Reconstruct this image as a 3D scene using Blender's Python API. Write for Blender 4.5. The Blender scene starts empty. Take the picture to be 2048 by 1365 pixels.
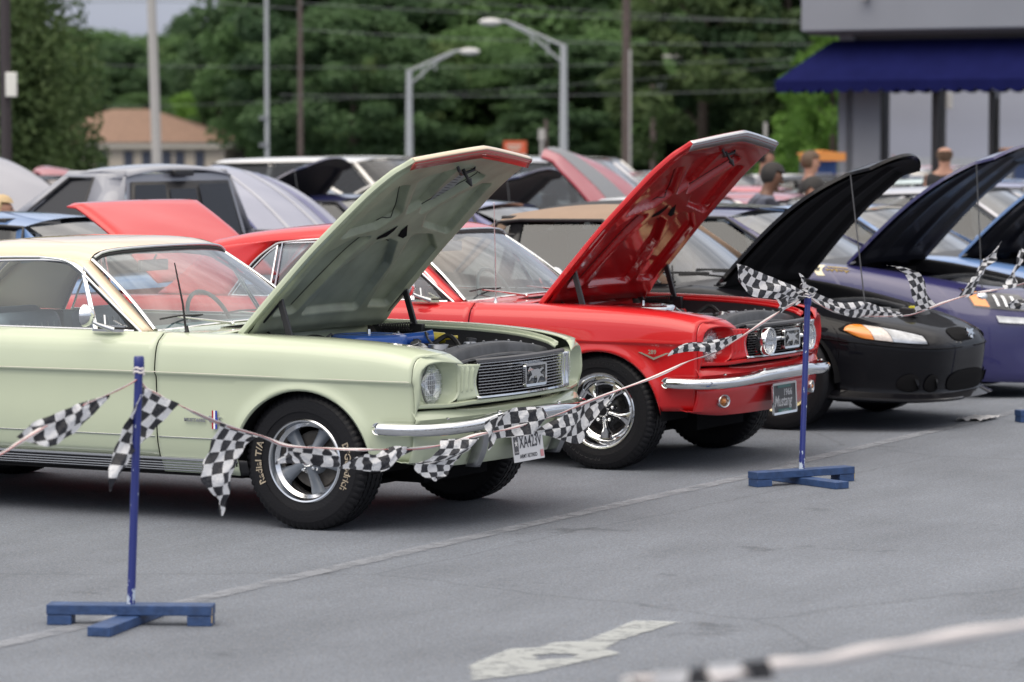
import bpy, bmesh, math, random
import numpy as np
from mathutils import Vector, Matrix
random.seed(7); np.random.seed(7)
sc = bpy.context.scene
COL = sc.collection
R = math.radians

# ---------------------------------------------------------------- camera
FPX = 6715.3
cam_d = bpy.data.cameras.new('camera'); cam = bpy.data.objects.new('camera', cam_d); COL.objects.link(cam)
cam_d.sensor_width = 36.0; cam_d.lens = FPX / 2048 * 36.0
cam_d.clip_start = 0.2; cam_d.clip_end = 2000
cam.location = (8.057, -13.8956, 1.8308)
cam.rotation_euler = (math.pi/2 - 0.0624948, 0, 0.4896059)
cam_d.dof.use_dof = True; cam_d.dof.focus_distance = 16.3; cam_d.dof.aperture_fstop = 3.1; cam_d.dof.aperture_blades = 7
sc.camera = cam
CAM = np.array(cam.location); YAW, PIT = 0.4896059, 0.0624948
RT = np.array([math.cos(YAW), math.sin(YAW), 0.0])
FW0 = np.array([-math.sin(YAW), math.cos(YAW), 0.0])

# ---------------------------------------------------------------- sky, sun, exposure
sc.view_settings.view_transform = 'Standard'; sc.view_settings.look = 'None'
sc.view_settings.exposure = 0.16; sc.view_settings.gamma = 1.0; sc.view_settings.use_curve_mapping = False
sc.cycles.use_denoising = True
sc.cycles.max_bounces = 8; sc.cycles.transparent_max_bounces = 24; sc.cycles.glossy_bounces = 5
sc.cycles.sample_clamp_indirect = 6.0
SUN_EL, SUN_AZ = R(60), R(185)      # azimuth of the sun, clockwise from +y
world = bpy.data.worlds.new('World'); sc.world = world; world.use_nodes = True
wn, wl = world.node_tree.nodes, world.node_tree.links
wn.clear()
wo = wn.new('ShaderNodeOutputWorld')
sky = wn.new('ShaderNodeTexSky'); sky.sky_type = 'NISHITA'; sky.sun_disc = False
sky.sun_elevation = SUN_EL; sky.sun_rotation = SUN_AZ; sky.air_density = 1.0; sky.dust_density = 3.0
b1 = wn.new('ShaderNodeBackground'); b1.inputs['Strength'].default_value = 0.05
wl.new(sky.outputs[0], b1.inputs['Color'])
# closed cloud deck: brighter overhead than at the horizon, uneven cloud
tc = wn.new('ShaderNodeTexCoord'); sep = wn.new('ShaderNodeSeparateXYZ'); wl.new(tc.outputs['Generated'], sep.inputs[0])
ramp = wn.new('ShaderNodeValToRGB'); e = ramp.color_ramp
e.elements[0].position = 0.0; e.elements[0].color = (0.27, 0.29, 0.375, 1)
e.elements[1].position = 1.0; e.elements[1].color = (1.55, 1.43, 1.24, 1)
for p_, c_ in ((0.10, (0.33, 0.35, 0.435)), (0.30, (0.60, 0.605, 0.64)), (0.6, (1.18, 1.10, 1.01))):
    q = e.elements.new(p_); q.color = (*c_, 1)
wl.new(sep.outputs['Z'], ramp.inputs[0])
mp = wn.new('ShaderNodeMapping'); mp.inputs['Scale'].default_value = (1.3, 1.3, 4.5); wl.new(tc.outputs['Generated'], mp.inputs[0])
cl = wn.new('ShaderNodeTexNoise'); cl.inputs['Scale'].default_value = 2.2; cl.inputs['Detail'].default_value = 6; cl.inputs['Roughness'].default_value = 0.55
wl.new(mp.outputs[0], cl.inputs['Vector'])
cr = wn.new('ShaderNodeMapRange'); cr.inputs['From Min'].default_value = 0.32; cr.inputs['From Max'].default_value = 0.68
cr.inputs['To Min'].default_value = 0.62; cr.inputs['To Max'].default_value = 1.42; wl.new(cl.outputs['Fac'], cr.inputs[0])
b2 = wn.new('ShaderNodeBackground'); wl.new(ramp.outputs[0], b2.inputs['Color']); wl.new(cr.outputs[0], b2.inputs['Strength'])
addw = wn.new('ShaderNodeAddShader'); wl.new(b1.outputs[0], addw.inputs[0]); wl.new(b2.outputs[0], addw.inputs[1])
wl.new(addw.outputs[0], wo.inputs['Surface'])
sun_d = bpy.data.lights.new('sun', 'SUN'); sun = bpy.data.objects.new('sun', sun_d); COL.objects.link(sun)
sun_d.energy = 1.75; sun_d.angle = R(66); sun_d.color = (1.0, 0.935, 0.835)
sdir = Vector((math.sin(SUN_AZ)*math.cos(SUN_EL), math.cos(SUN_AZ)*math.cos(SUN_EL), math.sin(SUN_EL)))
sun.rotation_euler = sdir.to_track_quat('Z', 'Y').to_euler(); sun.location = (0, 0, 40)

# ---------------------------------------------------------------- materials
MATS = {}
def mat(name, col=(0.5,0.5,0.5), rough=0.5, metal=0.0, coat=0.0, spec=0.5, noise=0.0, nscale=8.0, bump=0.0, bscale=60.0, sheen=0.0, emit=None, coat_rough=0.03):
    if name in MATS: return MATS[name]
    m = bpy.data.materials.new(name); m.use_nodes = True
    n, l = m.node_tree.nodes, m.node_tree.links
    b = n['Principled BSDF']
    b.inputs['Base Color'].default_value = (*col, 1); b.inputs['Roughness'].default_value = rough
    b.inputs['Metallic'].default_value = metal; b.inputs['Specular IOR Level'].default_value = spec
    b.inputs['Coat Weight'].default_value = coat; b.inputs['Coat Roughness'].default_value = coat_rough
    if sheen: b.inputs['Sheen Weight'].default_value = sheen
    if noise or bump:
        t = n.new('ShaderNodeTexCoord')
    if noise:
        z = n.new('ShaderNodeTexNoise'); z.inputs['Scale'].default_value = nscale; z.inputs['Detail'].default_value = 6
        l.new(t.outputs['Object'], z.inputs['Vector'])
        mr = n.new('ShaderNodeMapRange'); mr.inputs['From Min'].default_value = .3; mr.inputs['From Max'].default_value = .7
        mr.inputs['To Min'].default_value = 1-noise; mr.inputs['To Max'].default_value = 1+noise; l.new(z.outputs['Fac'], mr.inputs[0])
        mx = n.new('ShaderNodeMix'); mx.data_type = 'RGBA'; mx.blend_type = 'MULTIPLY'; mx.inputs['Factor'].default_value = 1
        mx.inputs['A'].default_value = (*col, 1); l.new(mr.outputs[0], mx.inputs['B']); l.new(mx.outputs['Result'], b.inputs['Base Color'])
    if bump:
        z2 = n.new('ShaderNodeTexNoise'); z2.inputs['Scale'].default_value = bscale; z2.inputs['Detail'].default_value = 4
        l.new(t.outputs['Object'], z2.inputs['Vector'])
        bp = n.new('ShaderNodeBump'); bp.inputs['Strength'].default_value = bump; bp.inputs['Distance'].default_value = 0.01
        l.new(z2.outputs['Fac'], bp.inputs['Height']); l.new(bp.outputs[0], b.inputs['Normal'])
    if emit:
        b.inputs['Emission Color'].default_value = (*emit[0], 1); b.inputs['Emission Strength'].default_value = emit[1]
    m.diffuse_color = (*col, 1)
    MATS[name] = m
    return m
def paint(name, col, rough=0.45, coat=1.0, flake=0.0, noise=0.0):
    return mat(name, col, rough=rough, coat=coat, metal=flake, spec=0.3, noise=noise, nscale=3.0, coat_rough=0.04)
def glass_mat(name, tint=(0.75,0.82,0.84), alpha=0.55, dark=(0.02,0.025,0.03), refl=0.11):
    """clear pane: see-through part, tinted, plus a mirror layer that grows at glancing angles"""
    if name in MATS: return MATS[name]
    m = bpy.data.materials.new(name); m.use_nodes = True
    n, l = m.node_tree.nodes, m.node_tree.links; n.clear()
    o = n.new('ShaderNodeOutputMaterial'); t = n.new('ShaderNodeBsdfTransparent'); t.inputs[0].default_value = (*tint, 1)
    d = n.new('ShaderNodeBsdfDiffuse'); d.inputs[0].default_value = (*dark, 1)
    g = n.new('ShaderNodeBsdfGlossy'); g.inputs['Roughness'].default_value = 0.0; g.inputs['Color'].default_value = (1,1,1,1)
    lw = n.new('ShaderNodeLayerWeight'); lw.inputs['Blend'].default_value = 0.5
    pw = n.new('ShaderNodeMath'); pw.operation = 'POWER'; pw.inputs[1].default_value = 4.0; l.new(lw.outputs['Facing'], pw.inputs[0])
    f = n.new('ShaderNodeMapRange'); f.inputs['To Min'].default_value = refl; f.inputs['To Max'].default_value = 1.0; l.new(pw.outputs[0], f.inputs[0])
    m1 = n.new('ShaderNodeMixShader'); m1.inputs[0].default_value = 1-alpha
    l.new(t.outputs[0], m1.inputs[1]); l.new(d.outputs[0], m1.inputs[2])
    m2 = n.new('ShaderNodeMixShader'); l.new(f.outputs[0], m2.inputs[0]); l.new(m1.outputs[0], m2.inputs[1]); l.new(g.outputs[0], m2.inputs[2])
    l.new(m2.outputs[0], o.inputs[0]); MATS[name] = m
    return m

M_CHROME = mat('chrome', (0.78,0.79,0.80), rough=0.06, metal=1.0)
M_CHROME_R = mat('brushed_trim', (0.62,0.63,0.65), rough=0.25, metal=1.0)
M_ALU = mat('polished_aluminium', (0.72,0.73,0.75), rough=0.14, metal=1.0)
M_TYRE = mat('tyre_rubber', (0.007,0.007,0.009), rough=0.5, spec=0.28, bump=0.15, bscale=90)
M_BLACK = mat('satin_black', (0.014,0.014,0.017), rough=0.45, noise=0.3)
M_BLACKG = mat('gloss_black_plastic', (0.01,0.01,0.012), rough=0.18)
M_RUBBER = mat('black_rubber', (0.012,0.012,0.013), rough=0.6)
M_UNDER = mat('underbody_black', (0.008,0.008,0.009), rough=0.9, spec=0.1)
M_ENG = mat('engine_grey', (0.05,0.053,0.06), rough=0.5, noise=0.4, nscale=14)
M_STEEL = mat('dull_steel', (0.33,0.34,0.36), rough=0.35, metal=0.9, noise=0.2)
M_GLASS = glass_mat('clear_auto_glass', (0.80,0.87,0.88), 0.93, (0.25,0.3,0.33))
M_GLASSD = glass_mat('tinted_auto_glass', (0.18,0.2,0.22), 0.6, (0.012,0.014,0.018), 0.045)
M_GLASSM = glass_mat('grey_auto_glass', (0.30,0.34,0.36), 0.85, (0.10,0.12,0.13), 0.14)
M_GLASSS = glass_mat('side_auto_glass', (0.34,0.38,0.41), 0.85, (0.09,0.105,0.12), 0.055)
M_LENS = glass_mat('lamp_lens', (0.93,0.95,0.96), 0.85, (0.55,0.57,0.6))
M_AMBER = mat('amber_lens', (0.75,0.24,0.03), rough=0.12, coat=1.0)
M_REDLENS = mat('red_lens', (0.4,0.01,0.01), rough=0.12, coat=1.0)
M_CREAMTXT = mat('raised_cream_letters', (0.33,0.28,0.21), rough=0.6)

# ---------------------------------------------------------------- mesh helpers
def tag(o, label=None, cat=None, group=None, kind=None):
    if label: o['label'] = label
    if cat: o['category'] = cat
    if group: o['group'] = group
    if kind: o['kind'] = kind
    return o
def empty(name, loc=(0,0,0), rz=0.0, label=None, cat=None, group=None):
    o = bpy.data.objects.new(name, None); COL.objects.link(o); o.location = loc; o.rotation_euler = (0,0,rz); o.empty_display_size = 0.2
    return tag(o, label, cat, group)
def copy_tree(o, parent=None):
    c = o.copy(); COL.objects.link(c); c.parent = parent
    for ch in list(o.children): copy_tree(ch, c)
    return c
def pchip(xq, pts):
    """smooth monotone interpolation through (x, y...) rows"""
    a = np.array(sorted(pts), float); x = a[:,0]; Y = a[:,1:]
    xq = np.atleast_1d(np.asarray(xq, float)); n = len(x)
    if n == 1: return np.repeat(Y, len(xq), 0)
    h = np.diff(x)[:,None]; d = np.diff(Y, axis=0)/h
    m = np.zeros_like(Y)
    if n > 2:
        w1 = 2*h[1:]+h[:-1]; w2 = h[1:]+2*h[:-1]; same = (d[:-1]*d[1:]) > 0
        with np.errstate(divide='ignore', invalid='ignore'):
            hm = (w1+w2)/(w1/np.where(d[:-1]==0,1,d[:-1])+w2/np.where(d[1:]==0,1,d[1:]))
        m[1:-1] = np.where(same, hm, 0)
    m[0] = d[0]; m[-1] = d[-1]
    i = np.clip(np.searchsorted(x, xq)-1, 0, n-2); t = np.clip((xq-x[i])/(x[i+1]-x[i]), 0, 1)[:,None]; hh = h[i]
    return (2*t**3-3*t**2+1)*Y[i]+(t**3-2*t**2+t)*hh*m[i]+(-2*t**3+3*t**2)*Y[i+1]+(t**3-t**2)*hh*m[i+1]
def catmull(P, n=8, closed=False):
    P = [np.array(p, float) for p in P]; out = []
    N = len(P)
    for i in range(N if closed else N-1):
        p0 = P[(i-1) % N] if (closed or i > 0) else 2*P[0]-P[1]
        p1, p2 = P[i], P[(i+1) % N]
        p3 = P[(i+2) % N] if (closed or i < N-2) else 2*P[-1]-P[-2]
        for k in range(n):
            t = k/n
            out.append(.5*((2*p1)+(-p0+p2)*t+(2*p0-5*p1+4*p2-p3)*t*t+(-p0+3*p1-3*p2+p3)*t**3))
    if not closed: out.append(P[-1])
    return out
class MB:
    def __init__(s): s.v = []; s.f = []
    def add(s, vs, fs, M=None):
        b = len(s.v)
        if M is not None: vs = [tuple(M @ Vector(v)) for v in vs]
        s.v += [tuple(map(float, v)) for v in vs]; s.f += [tuple(i+b for i in f) for f in fs]; return s
    def box(s, c, d, M=None, taper=1.0):
        x, y, z = (q/2 for q in d); vs = []
        for sz in (-1, 1):
            k = taper if sz > 0 else 1
            for sx, sy in ((-1,-1),(1,-1),(1,1),(-1,1)): vs.append((c[0]+sx*x*k, c[1]+sy*y*k, c[2]+sz*z))
        return s.add(vs, [(3,2,1,0),(4,5,6,7),(0,1,5,4),(1,2,6,5),(2,3,7,6),(3,0,4,7)], M)
    def bar(s, a, b, w, h=None, up=(0,0,1)):
        a, b = Vector(a), Vector(b); h = h or w; d = (b-a); L = d.length; d.normalize(); u = Vector(up)
        sd = d.cross(u)
        if sd.length < 1e-4: sd = d.cross(Vector((1,0,0)))
        sd.normalize(); u = sd.cross(d)
        M = Matrix(((d.x,sd.x,u.x,a.x),(d.y,sd.y,u.y,a.y),(d.z,sd.z,u.z,a.z),(0,0,0,1)))
        return s.box((L/2,0,0), (L,w,h), M)
    def tube(s, pts, r, n=8, closed=False, flat=None, up=None):
        pts = [Vector(p) for p in pts]; N = len(pts); rs = r if hasattr(r, '__len__') else [r]*N; vs = []; fs = []; prev = None
        for i, p in enumerate(pts):
            if closed: t = pts[(i+1) % N]-pts[i-1]
            else: t = pts[min(i+1, N-1)]-pts[max(i-1, 0)]
            if t.length < 1e-9: t = Vector((0,0,1))
            t.normalize()
            if up is not None: a = Vector(up)
            else: a = prev if prev is not None else (Vector((0,0,1)) if abs(t.z) < .9 else Vector((1,0,0)))
            a = a-t*a.dot(t)
            if a.length < 1e-6: a = Vector((1,0,0))-t*t.x
            a.normalize(); prev = a; b = t.cross(a)
            for k in range(n):
                g = 2*math.pi*k/n; f = flat or 1.0
                vs.append(p+a*(math.cos(g)*rs[i]*f)+b*(math.sin(g)*rs[i]))
        for i in range(N if closed else N-1):
            j = (i+1) % N
            for k in range(n): fs.append((i*n+k, i*n+(k+1)%n, j*n+(k+1)%n, j*n+k))
        if not closed: fs.append(tuple(range(n-1,-1,-1))); fs.append(tuple((N-1)*n+k for k in range(n)))
        return s.add(vs, fs)
    def grid(s, P, wrap_i=False, wrap_j=False, flip=False, hole=None):
        P = np.asarray(P, float); ni, nj = P.shape[:2]; fs = []
        for i in range(ni if wrap_i else ni-1):
            for j in range(nj if wrap_j else nj-1):
                if hole is not None and hole[i][j]: continue
                i2, j2 = (i+1) % ni, (j+1) % nj
                q = (i*nj+j, i2*nj+j, i2*nj+j2, i*nj+j2)
                fs.append(q[::-1] if flip else q)
        return s.add([tuple(x) for x in P.reshape(-1,3)], fs)
    def lathe(s, prof, n=32, M=None, mod=None):
        """profile of (r, h): turned about the local y axis"""
        P = np.zeros((len(prof), n, 3))
        for i, (r, h) in enumerate(prof):
            for k in range(n):
                g = 2*math.pi*k/n; rr = r+(mod(i, k) if mod else 0); P[i,k] = (rr*math.cos(g), h, rr*math.sin(g))
        if M is not None: P = np.array([[tuple(M @ Vector(q)) for q in row] for row in P])
        return s.grid(P, wrap_j=True)
    def prism(s, poly, a, b, f=lambda u, v, w: (u, v, w)):
        n = len(poly)
        vs = [f(u, v, a) for u, v in poly]+[f(u, v, b) for u, v in poly]
        return s.add(vs, [tuple(range(n-1,-1,-1)), tuple(range(n, 2*n))]+[(i, (i+1)%n, n+(i+1)%n, n+i) for i in range(n)])
    def ball(s, c, r, n=12, sc3=(1,1,1)):
        m = n//2+1; P = np.zeros((m, n, 3))
        for i in range(m):
            t = math.pi*i/(m-1)
            for k in range(n):
                g = 2*math.pi*k/n; P[i,k] = (c[0]+r*sc3[0]*math.sin(t)*math.cos(g), c[1]+r*sc3[1]*math.sin(t)*math.sin(g), c[2]+r*sc3[2]*math.cos(t))
        return s.grid(P, wrap_j=True)
    def mirror(s):
        s2 = MB(); s2.v = [(x,-y,z) for x,y,z in s.v]; s2.f = [f[::-1] for f in s.f]; return s2
    def both(s):
        m = s.mirror(); s.add(m.v, m.f); return s
    def build(s, name, m, parent=None, smooth=40, solid=0, bevel=0, sub=0, uv=None, loc=None):
        me = bpy.data.meshes.new(name); me.from_pydata(s.v, [], s.f); me.validate(); me.update()
        if smooth is not None:
            me.shade_smooth(); me.set_sharp_from_angle(angle=R(smooth))
        if m is not None: me.materials.append(m)
        if uv is not None:
            ul = me.uv_layers.new(name='uv'); li = np.array([lp.vertex_index for lp in me.loops])
            ul.data.foreach_set('uv', np.asarray(uv, float)[li].ravel())
        o = bpy.data.objects.new(name, me); COL.objects.link(o)
        if parent is not None: o.parent = parent
        if loc is not None: o.location = loc
        if sub: md = o.modifiers.new('sub', 'SUBSURF'); md.levels = sub; md.render_levels = sub
        if solid: md = o.modifiers.new('solid', 'SOLIDIFY'); md.thickness = solid; md.offset = 0
        if bevel: md = o.modifiers.new('bevel', 'BEVEL'); md.width = bevel; md.segments = 2; md.limit_method = 'ANGLE'; md.angle_limit = R(40)
        return o
def text_mesh(txt, size=1.0, extrude=0.0, bold=0.0, shear=0.0, res=2, align='LEFT', space=1.0):
    """flat letters as (verts, faces) in the x/y plane"""
    c = bpy.data.curves.new('t', 'FONT'); c.body = txt; c.size = size; c.extrude = extrude; c.offset = bold; c.shear = shear
    c.resolution_u = res; c.align_x = align; c.space_character = space
    o = bpy.data.objects.new('t', c); COL.objects.link(o)
    dg = bpy.context.evaluated_depsgraph_get(); me = bpy.data.meshes.new_from_object(o.evaluated_get(dg))
    vs = [tuple(v.co) for v in me.vertices]; fs = [tuple(p.vertices) for p in me.polygons]
    bpy.data.objects.remove(o); bpy.data.curves.remove(c); bpy.data.meshes.remove(me)
    return vs, fs
def smooth01(t): t = np.clip(t, 0, 1); return t*t*(3-2*t)
def gz(x, y):
    """height of the lot: level near the camera, falling gently beyond"""
    s = (x-CAM[0])*FW0[0]+(y-CAM[1])*FW0[1]
    return float(np.interp(s, [22.3,25,32,45,60,220,1400], [0,-.06,-.17,-.24,-.37,-1.8,-13]))
def at(u, dist, dz=0.0):
    """a spot on the ground given its bearing (in 1/2048 of the frame width) and distance from the camera"""
    p = CAM+FW0*dist+RT*((u-1024)/FPX*dist)
    return (float(p[0]), float(p[1]), gz(p[0], p[1])+dz)
# ---------------------------------------------------------------- wheels
def ring_text(mb, txt, size, r0, th0, h, deg=True, **kw):
    vs, fs = text_mesh(txt, size, **kw); out = []
    for x, y, z in vs:
        r = r0+y; th = R(th0)-x/(r0+size*0.35); out.append((r*math.cos(th), h(r)-z, r*math.sin(th)))
    mb.add(out, fs)
def tyre_mesh(rim, RR, hw, n=192, tread=True):
    k = RR-rim
    side = [(rim-.004, .80), (rim+.004, .93), (rim+.05*k/.13, 1.0), (rim+.3*k, 1.035), (rim+.55*k, 1.04), (rim+.70*k, 1.02), (rim+.705*k, 1.005), (rim+.80*k, .97), (rim+.9*k, .90), (RR-.006, .82)]
    tr = [(RR-.001, .76)]
    if tread:
        for c in (.56, .20): tr += [(RR, c+.045), (RR-.008, c+.035), (RR-.008, c-.035), (RR+.001, c-.045)]
    half = [(r, -hw*h) for r, h in side+tr]
    prof = half+[(RR+.001, 0)]+[(r, -h) for r, h in reversed(half)]
    ns = len(side); N = len(prof)
    def md(i, k2):
        d = i if i < N/2 else N-1-i
        if tread and ns-3 <= d <= ns: return -.007 if (k2+(1 if i < N/2 else 0)) % 3 == 0 else 0
        if tread and d > ns and (k2+d) % 4 == 0: return -.004
        return 0
    mb = MB(); mb.lathe(prof, n, mod=md)
    sd = sorted([(r, hw*h) for r, h in side])
    return mb, (lambda r: -float(np.interp(r, [a for a, b in sd], [b for a, b in sd])))
def spoke(mb, ang, r0, r1, w0, w1, h0, h1, crown, wm=None):
    P = []
    for i in range(9):
        t = i/8; r = r0+(r1-r0)*t; w = w0+(w1-w0)*t*t if wm is None else float(pchip(t, [(0,w0),(.45,wm),(.8,w1*.62),(1,w1)])[0,0])
        h = h0+(h1-h0)*smooth01(t)
        row = []
        for j in range(9):
            s = -1+2*j/8; u = s*w/2; hh = h-crown*(1-s*s)+(0.02 if abs(s) == 1 else 0)
            row.append((r, u, hh))
        P.append([(a*math.cos(ang)-b*math.sin(ang), c, a*math.sin(ang)+b*math.cos(ang)) for a, b, c in row])
    mb.grid(P)
def make_wheel(parent, loc, far, style, RR=.322, hw=.105, first={}):
    """wheel > tyre, rim, spokes, lug nuts ...; the outer face looks to -y"""
    w = bpy.data.objects.new('wheel', None); COL.objects.link(w); w.parent = parent; w.location = loc; w.empty_display_size = .1
    w.rotation_euler = (0, R(-4) if not far else 0, math.pi if far else 0)
    if style in first:
        for ch in first[style]:
            c = ch.copy(); COL.objects.link(c); c.parent = w
        return w
    rim = .189 if style == 'five_spoke' else (.203 if style == 'chrome_spoke' else .215)
    t, hs = tyre_mesh(rim, RR, hw, 192 if style in ('five_spoke', 'chrome_spoke') else 48, style in ('five_spoke', 'chrome_spoke'))
    L = [t.build('tyre', M_TYRE, w, smooth=30)]
    if style == 'five_spoke':
        tx = MB(); hh = lambda r: hs(r)-.0030
        ring_text(tx, 'Radial T/A', .046, .226, 204, hh, bold=.0012, space=1.05)
        ring_text(tx, 'BFGoodrich', .046, .226, 19, hh, bold=.0012, space=1.0)
        L.append(tx.build('tyre_lettering', M_CREAMTXT, w, smooth=None))
        rl = MB(); rl.lathe([(.194,-.088),(.195,-.099),(.189,-.104),(.182,-.102),(.178,-.090),(.174,-.074),(.166,-.066),(.158,-.058),(.154,-.045),(.151,-.02),(.150,.07)], 96)
        L.append(rl.build('rim', M_ALU, w, smooth=25))
        sp = mat('spoke_grey', (.13,.15,.18), rough=.42, coat=.3, noise=.1)
        for k in range(5):
            s = MB(); spoke(s, R(-84+72*k), .030, .153, .040, .074, -.058, -.028, .012); L.append(s.build('spoke', sp, w, smooth=50))
        hb = MB(); hb.lathe([(.001,-.060),(.045,-.060),(.062,-.050),(.070,-.02),(.072,.03)], 40); L.append(hb.build('hub', sp, w))
        cp = MB(); cp.lathe([(.0,-.088),(.018,-.088),(.024,-.085),(.030,-.072),(.033,-.058)], 32); L.append(cp.build('centre_cap', M_CHROME, w))
        em = MB(); em.lathe([(.0,-.0895),(.014,-.0895)], 20); L.append(em.build('cap_emblem', mat('emblem_red_blue', (.25,.03,.08), rough=.3), w))
        for k in range(5):
            nt = MB(); a = R(-48+72*k); nt.lathe([(.0,-.082),(.006,-.081),(.009,-.076),(.0095,-.055),(.013,-.052)], 6 if 0 else 12, Matrix.Translation((.047*math.cos(a), 0, .047*math.sin(a)))); L.append(nt.build('lug_nut', M_CHROME, w, smooth=50))
        br = MB(); br.lathe([(.02,.0),(.13,.0),(.135,.01),(.135,.03)], 40); L.append(br.build('brake_drum', mat('brake_drum', (.06,.055,.05), rough=.7, noise=.4, nscale=20), w))
    elif style == 'chrome_spoke':
        tx = MB(); hh = lambda r: hs(r)-.0008
        ring_text(tx, 'TRACKER  T/A', .034, .245, 100, hh, extrude=.0006, space=1.15)
        ring_text(tx, 'BFGOODRICH', .036, .243, 268, hh, extrude=.0006, space=1.1)
        L.append(tx.build('tyre_lettering', mat('moulded_black_letters', (.02,.02,.022), rough=.4), w, smooth=None))
        rl = MB(); rl.lathe([(.208,-.086),(.210,-.096),(.204,-.103),(.197,-.101),(.194,-.088),(.189,-.082),(.183,-.082),(.178,-.070),(.172,-.050),(.166,-.036),(.157,-.030),(.148,-.034),(.142,-.030)], 96)
        L.append(rl.build('rim', M_CHROME, w, smooth=25))
        for k in range(5):
            s = MB(); spoke(s, R(-92+72*k), .030, .150, .020, .105, -.052, -.034, .008, wm=.020); L.append(s.build('spoke', M_CHROME, w, smooth=50))
        bk = MB(); bk.lathe([(.0,-.036),(.05,-.036),(.075,-.018),(.12,-.012),(.148,-.020),(.15,.06)], 64); L.append(bk.build('wheel_centre', M_BLACKG, w))
        for k in range(5):
            s = MB(); a0 = R(-92+36+72*k); P = [[(r*math.cos(a0+da), -.0165-(.002 if r > .12 else 0), r*math.sin(a0+da)) for da in np.linspace(-.22,.22,7)] for r in (.088,.116)]
            s.grid(P); L.append(s.build('vent_slot', M_UNDER, w))
        cp = MB(); cp.lathe([(.028,-.070),(.031,-.075),(.034,-.070),(.036,-.045)], 32); cp.lathe([(.0,-.068),(.029,-.068)], 32); L.append(cp.build('centre_cap', M_CHROME, w))
        c2 = MB(); c2.lathe([(.0,-.0695),(.026,-.0695)], 24); L.append(c2.build('cap_emblem', M_BLACKG, w))
        for k in range(5):
            nt = MB(); a = R(-92+36+72*k); nt.lathe([(.0,-.064),(.007,-.062),(.010,-.056),(.0105,-.036),(.014,-.030)], 12, Matrix.Translation((.058*math.cos(a), 0, .058*math.sin(a)))); L.append(nt.build('lug_nut', M_CHROME, w, smooth=50))
    else:
        colr = {'cream': M_CREAMW, 'dark': M_ENG, 'silver': M_STEEL}[style.split('_')[0]]
        rl = MB(); rl.lathe([(rim+.004,-hw*.85),(rim,-hw*.95),(rim-.012,-hw*.85),(rim-.02,-hw*.3),(rim-.03,.04)], 40); L.append(rl.build('rim', colr, w))
        s = MB()
        for k in range(5): spoke(s, R(18+72*k), .03, rim-.02, .05, .075, -hw*.5, -hw*.55, .01)
        s.lathe([(.0,-hw*.7),(.03,-hw*.7),(.04,-hw*.4)], 16)
        L.append(s.build('spokes', colr, w)); bk = MB(); bk.lathe([(.0,.01),(rim-.025,.012)], 24); L.append(bk.build('brake_disc', M_ENG, w))
    first[style] = L
    return w
M_CREAMW = paint('cream_wheel_paint', (.72,.62,.36), coat=.6)
# ---------------------------------------------------------------- the classic coupe (two in the row, same body)
AXC, AZC, AR = .015, .285, .360       # front arch
WB = 2.743
def sec66(X):
    """control points (w, z) of half a body section, rocker to top edge"""
    X = float(X)
    zt = float(pchip(X, [(-3.85,.845),(-3.3,.872),(-2.4,.884),(-.95,.886),(-.45,.886),(0,.880),(.25,.869),(.40,.856),(.50,.840),(.56,.826),(.62,.803)])[0,0])
    ws = float(pchip(X, [(-3.85,.90),(-3.4,.955),(-2.7,.995),(-2.0,1.0),(-.1,1.0),(.25,.99),(.45,.975),(.60,.955)])[0,0])
    wt = float(pchip(X, [(-3.85,.62),(-2.4,.70),(-1.0,.745),(-.80,.745),(-.62,.67),(-.45,.655),(.2,.64),(.5,.605),(.62,.57)])[0,0])
    wt = min(wt, .76)
    c = float(pchip(X, [(-3.85,.72),(-2.0,.700),(-.8,.705),(.62,.700)])[0,0]); h = zt-c
    k = smooth01((X-.30)/.3)*.03        # the nose tucks under
    rows = [(.790-k*1.6, .235), (.822-k*1.3, .310), (.846-k, .405), (.851-k*.6, .50), (.849-k*.3, .60), (.853, .686), (.866, c), (.861, c+.30*h), (.852, c+.57*h), (.832, c+.79*h), (.797, c+.93*h), (.760 if wt < .73 else .785, c+.985*h), (wt/ws, zt)]
    return [(w*ws, z) for w, z in rows]
TT = np.arange(13)
def pt66(X, t, cache={}):
    key = round(float(X), 5)
    if key not in cache: cache[key] = sec66(X)
    return pchip(t, [(i, a, b) for i, (a, b) in enumerate(cache[key])])
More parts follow.
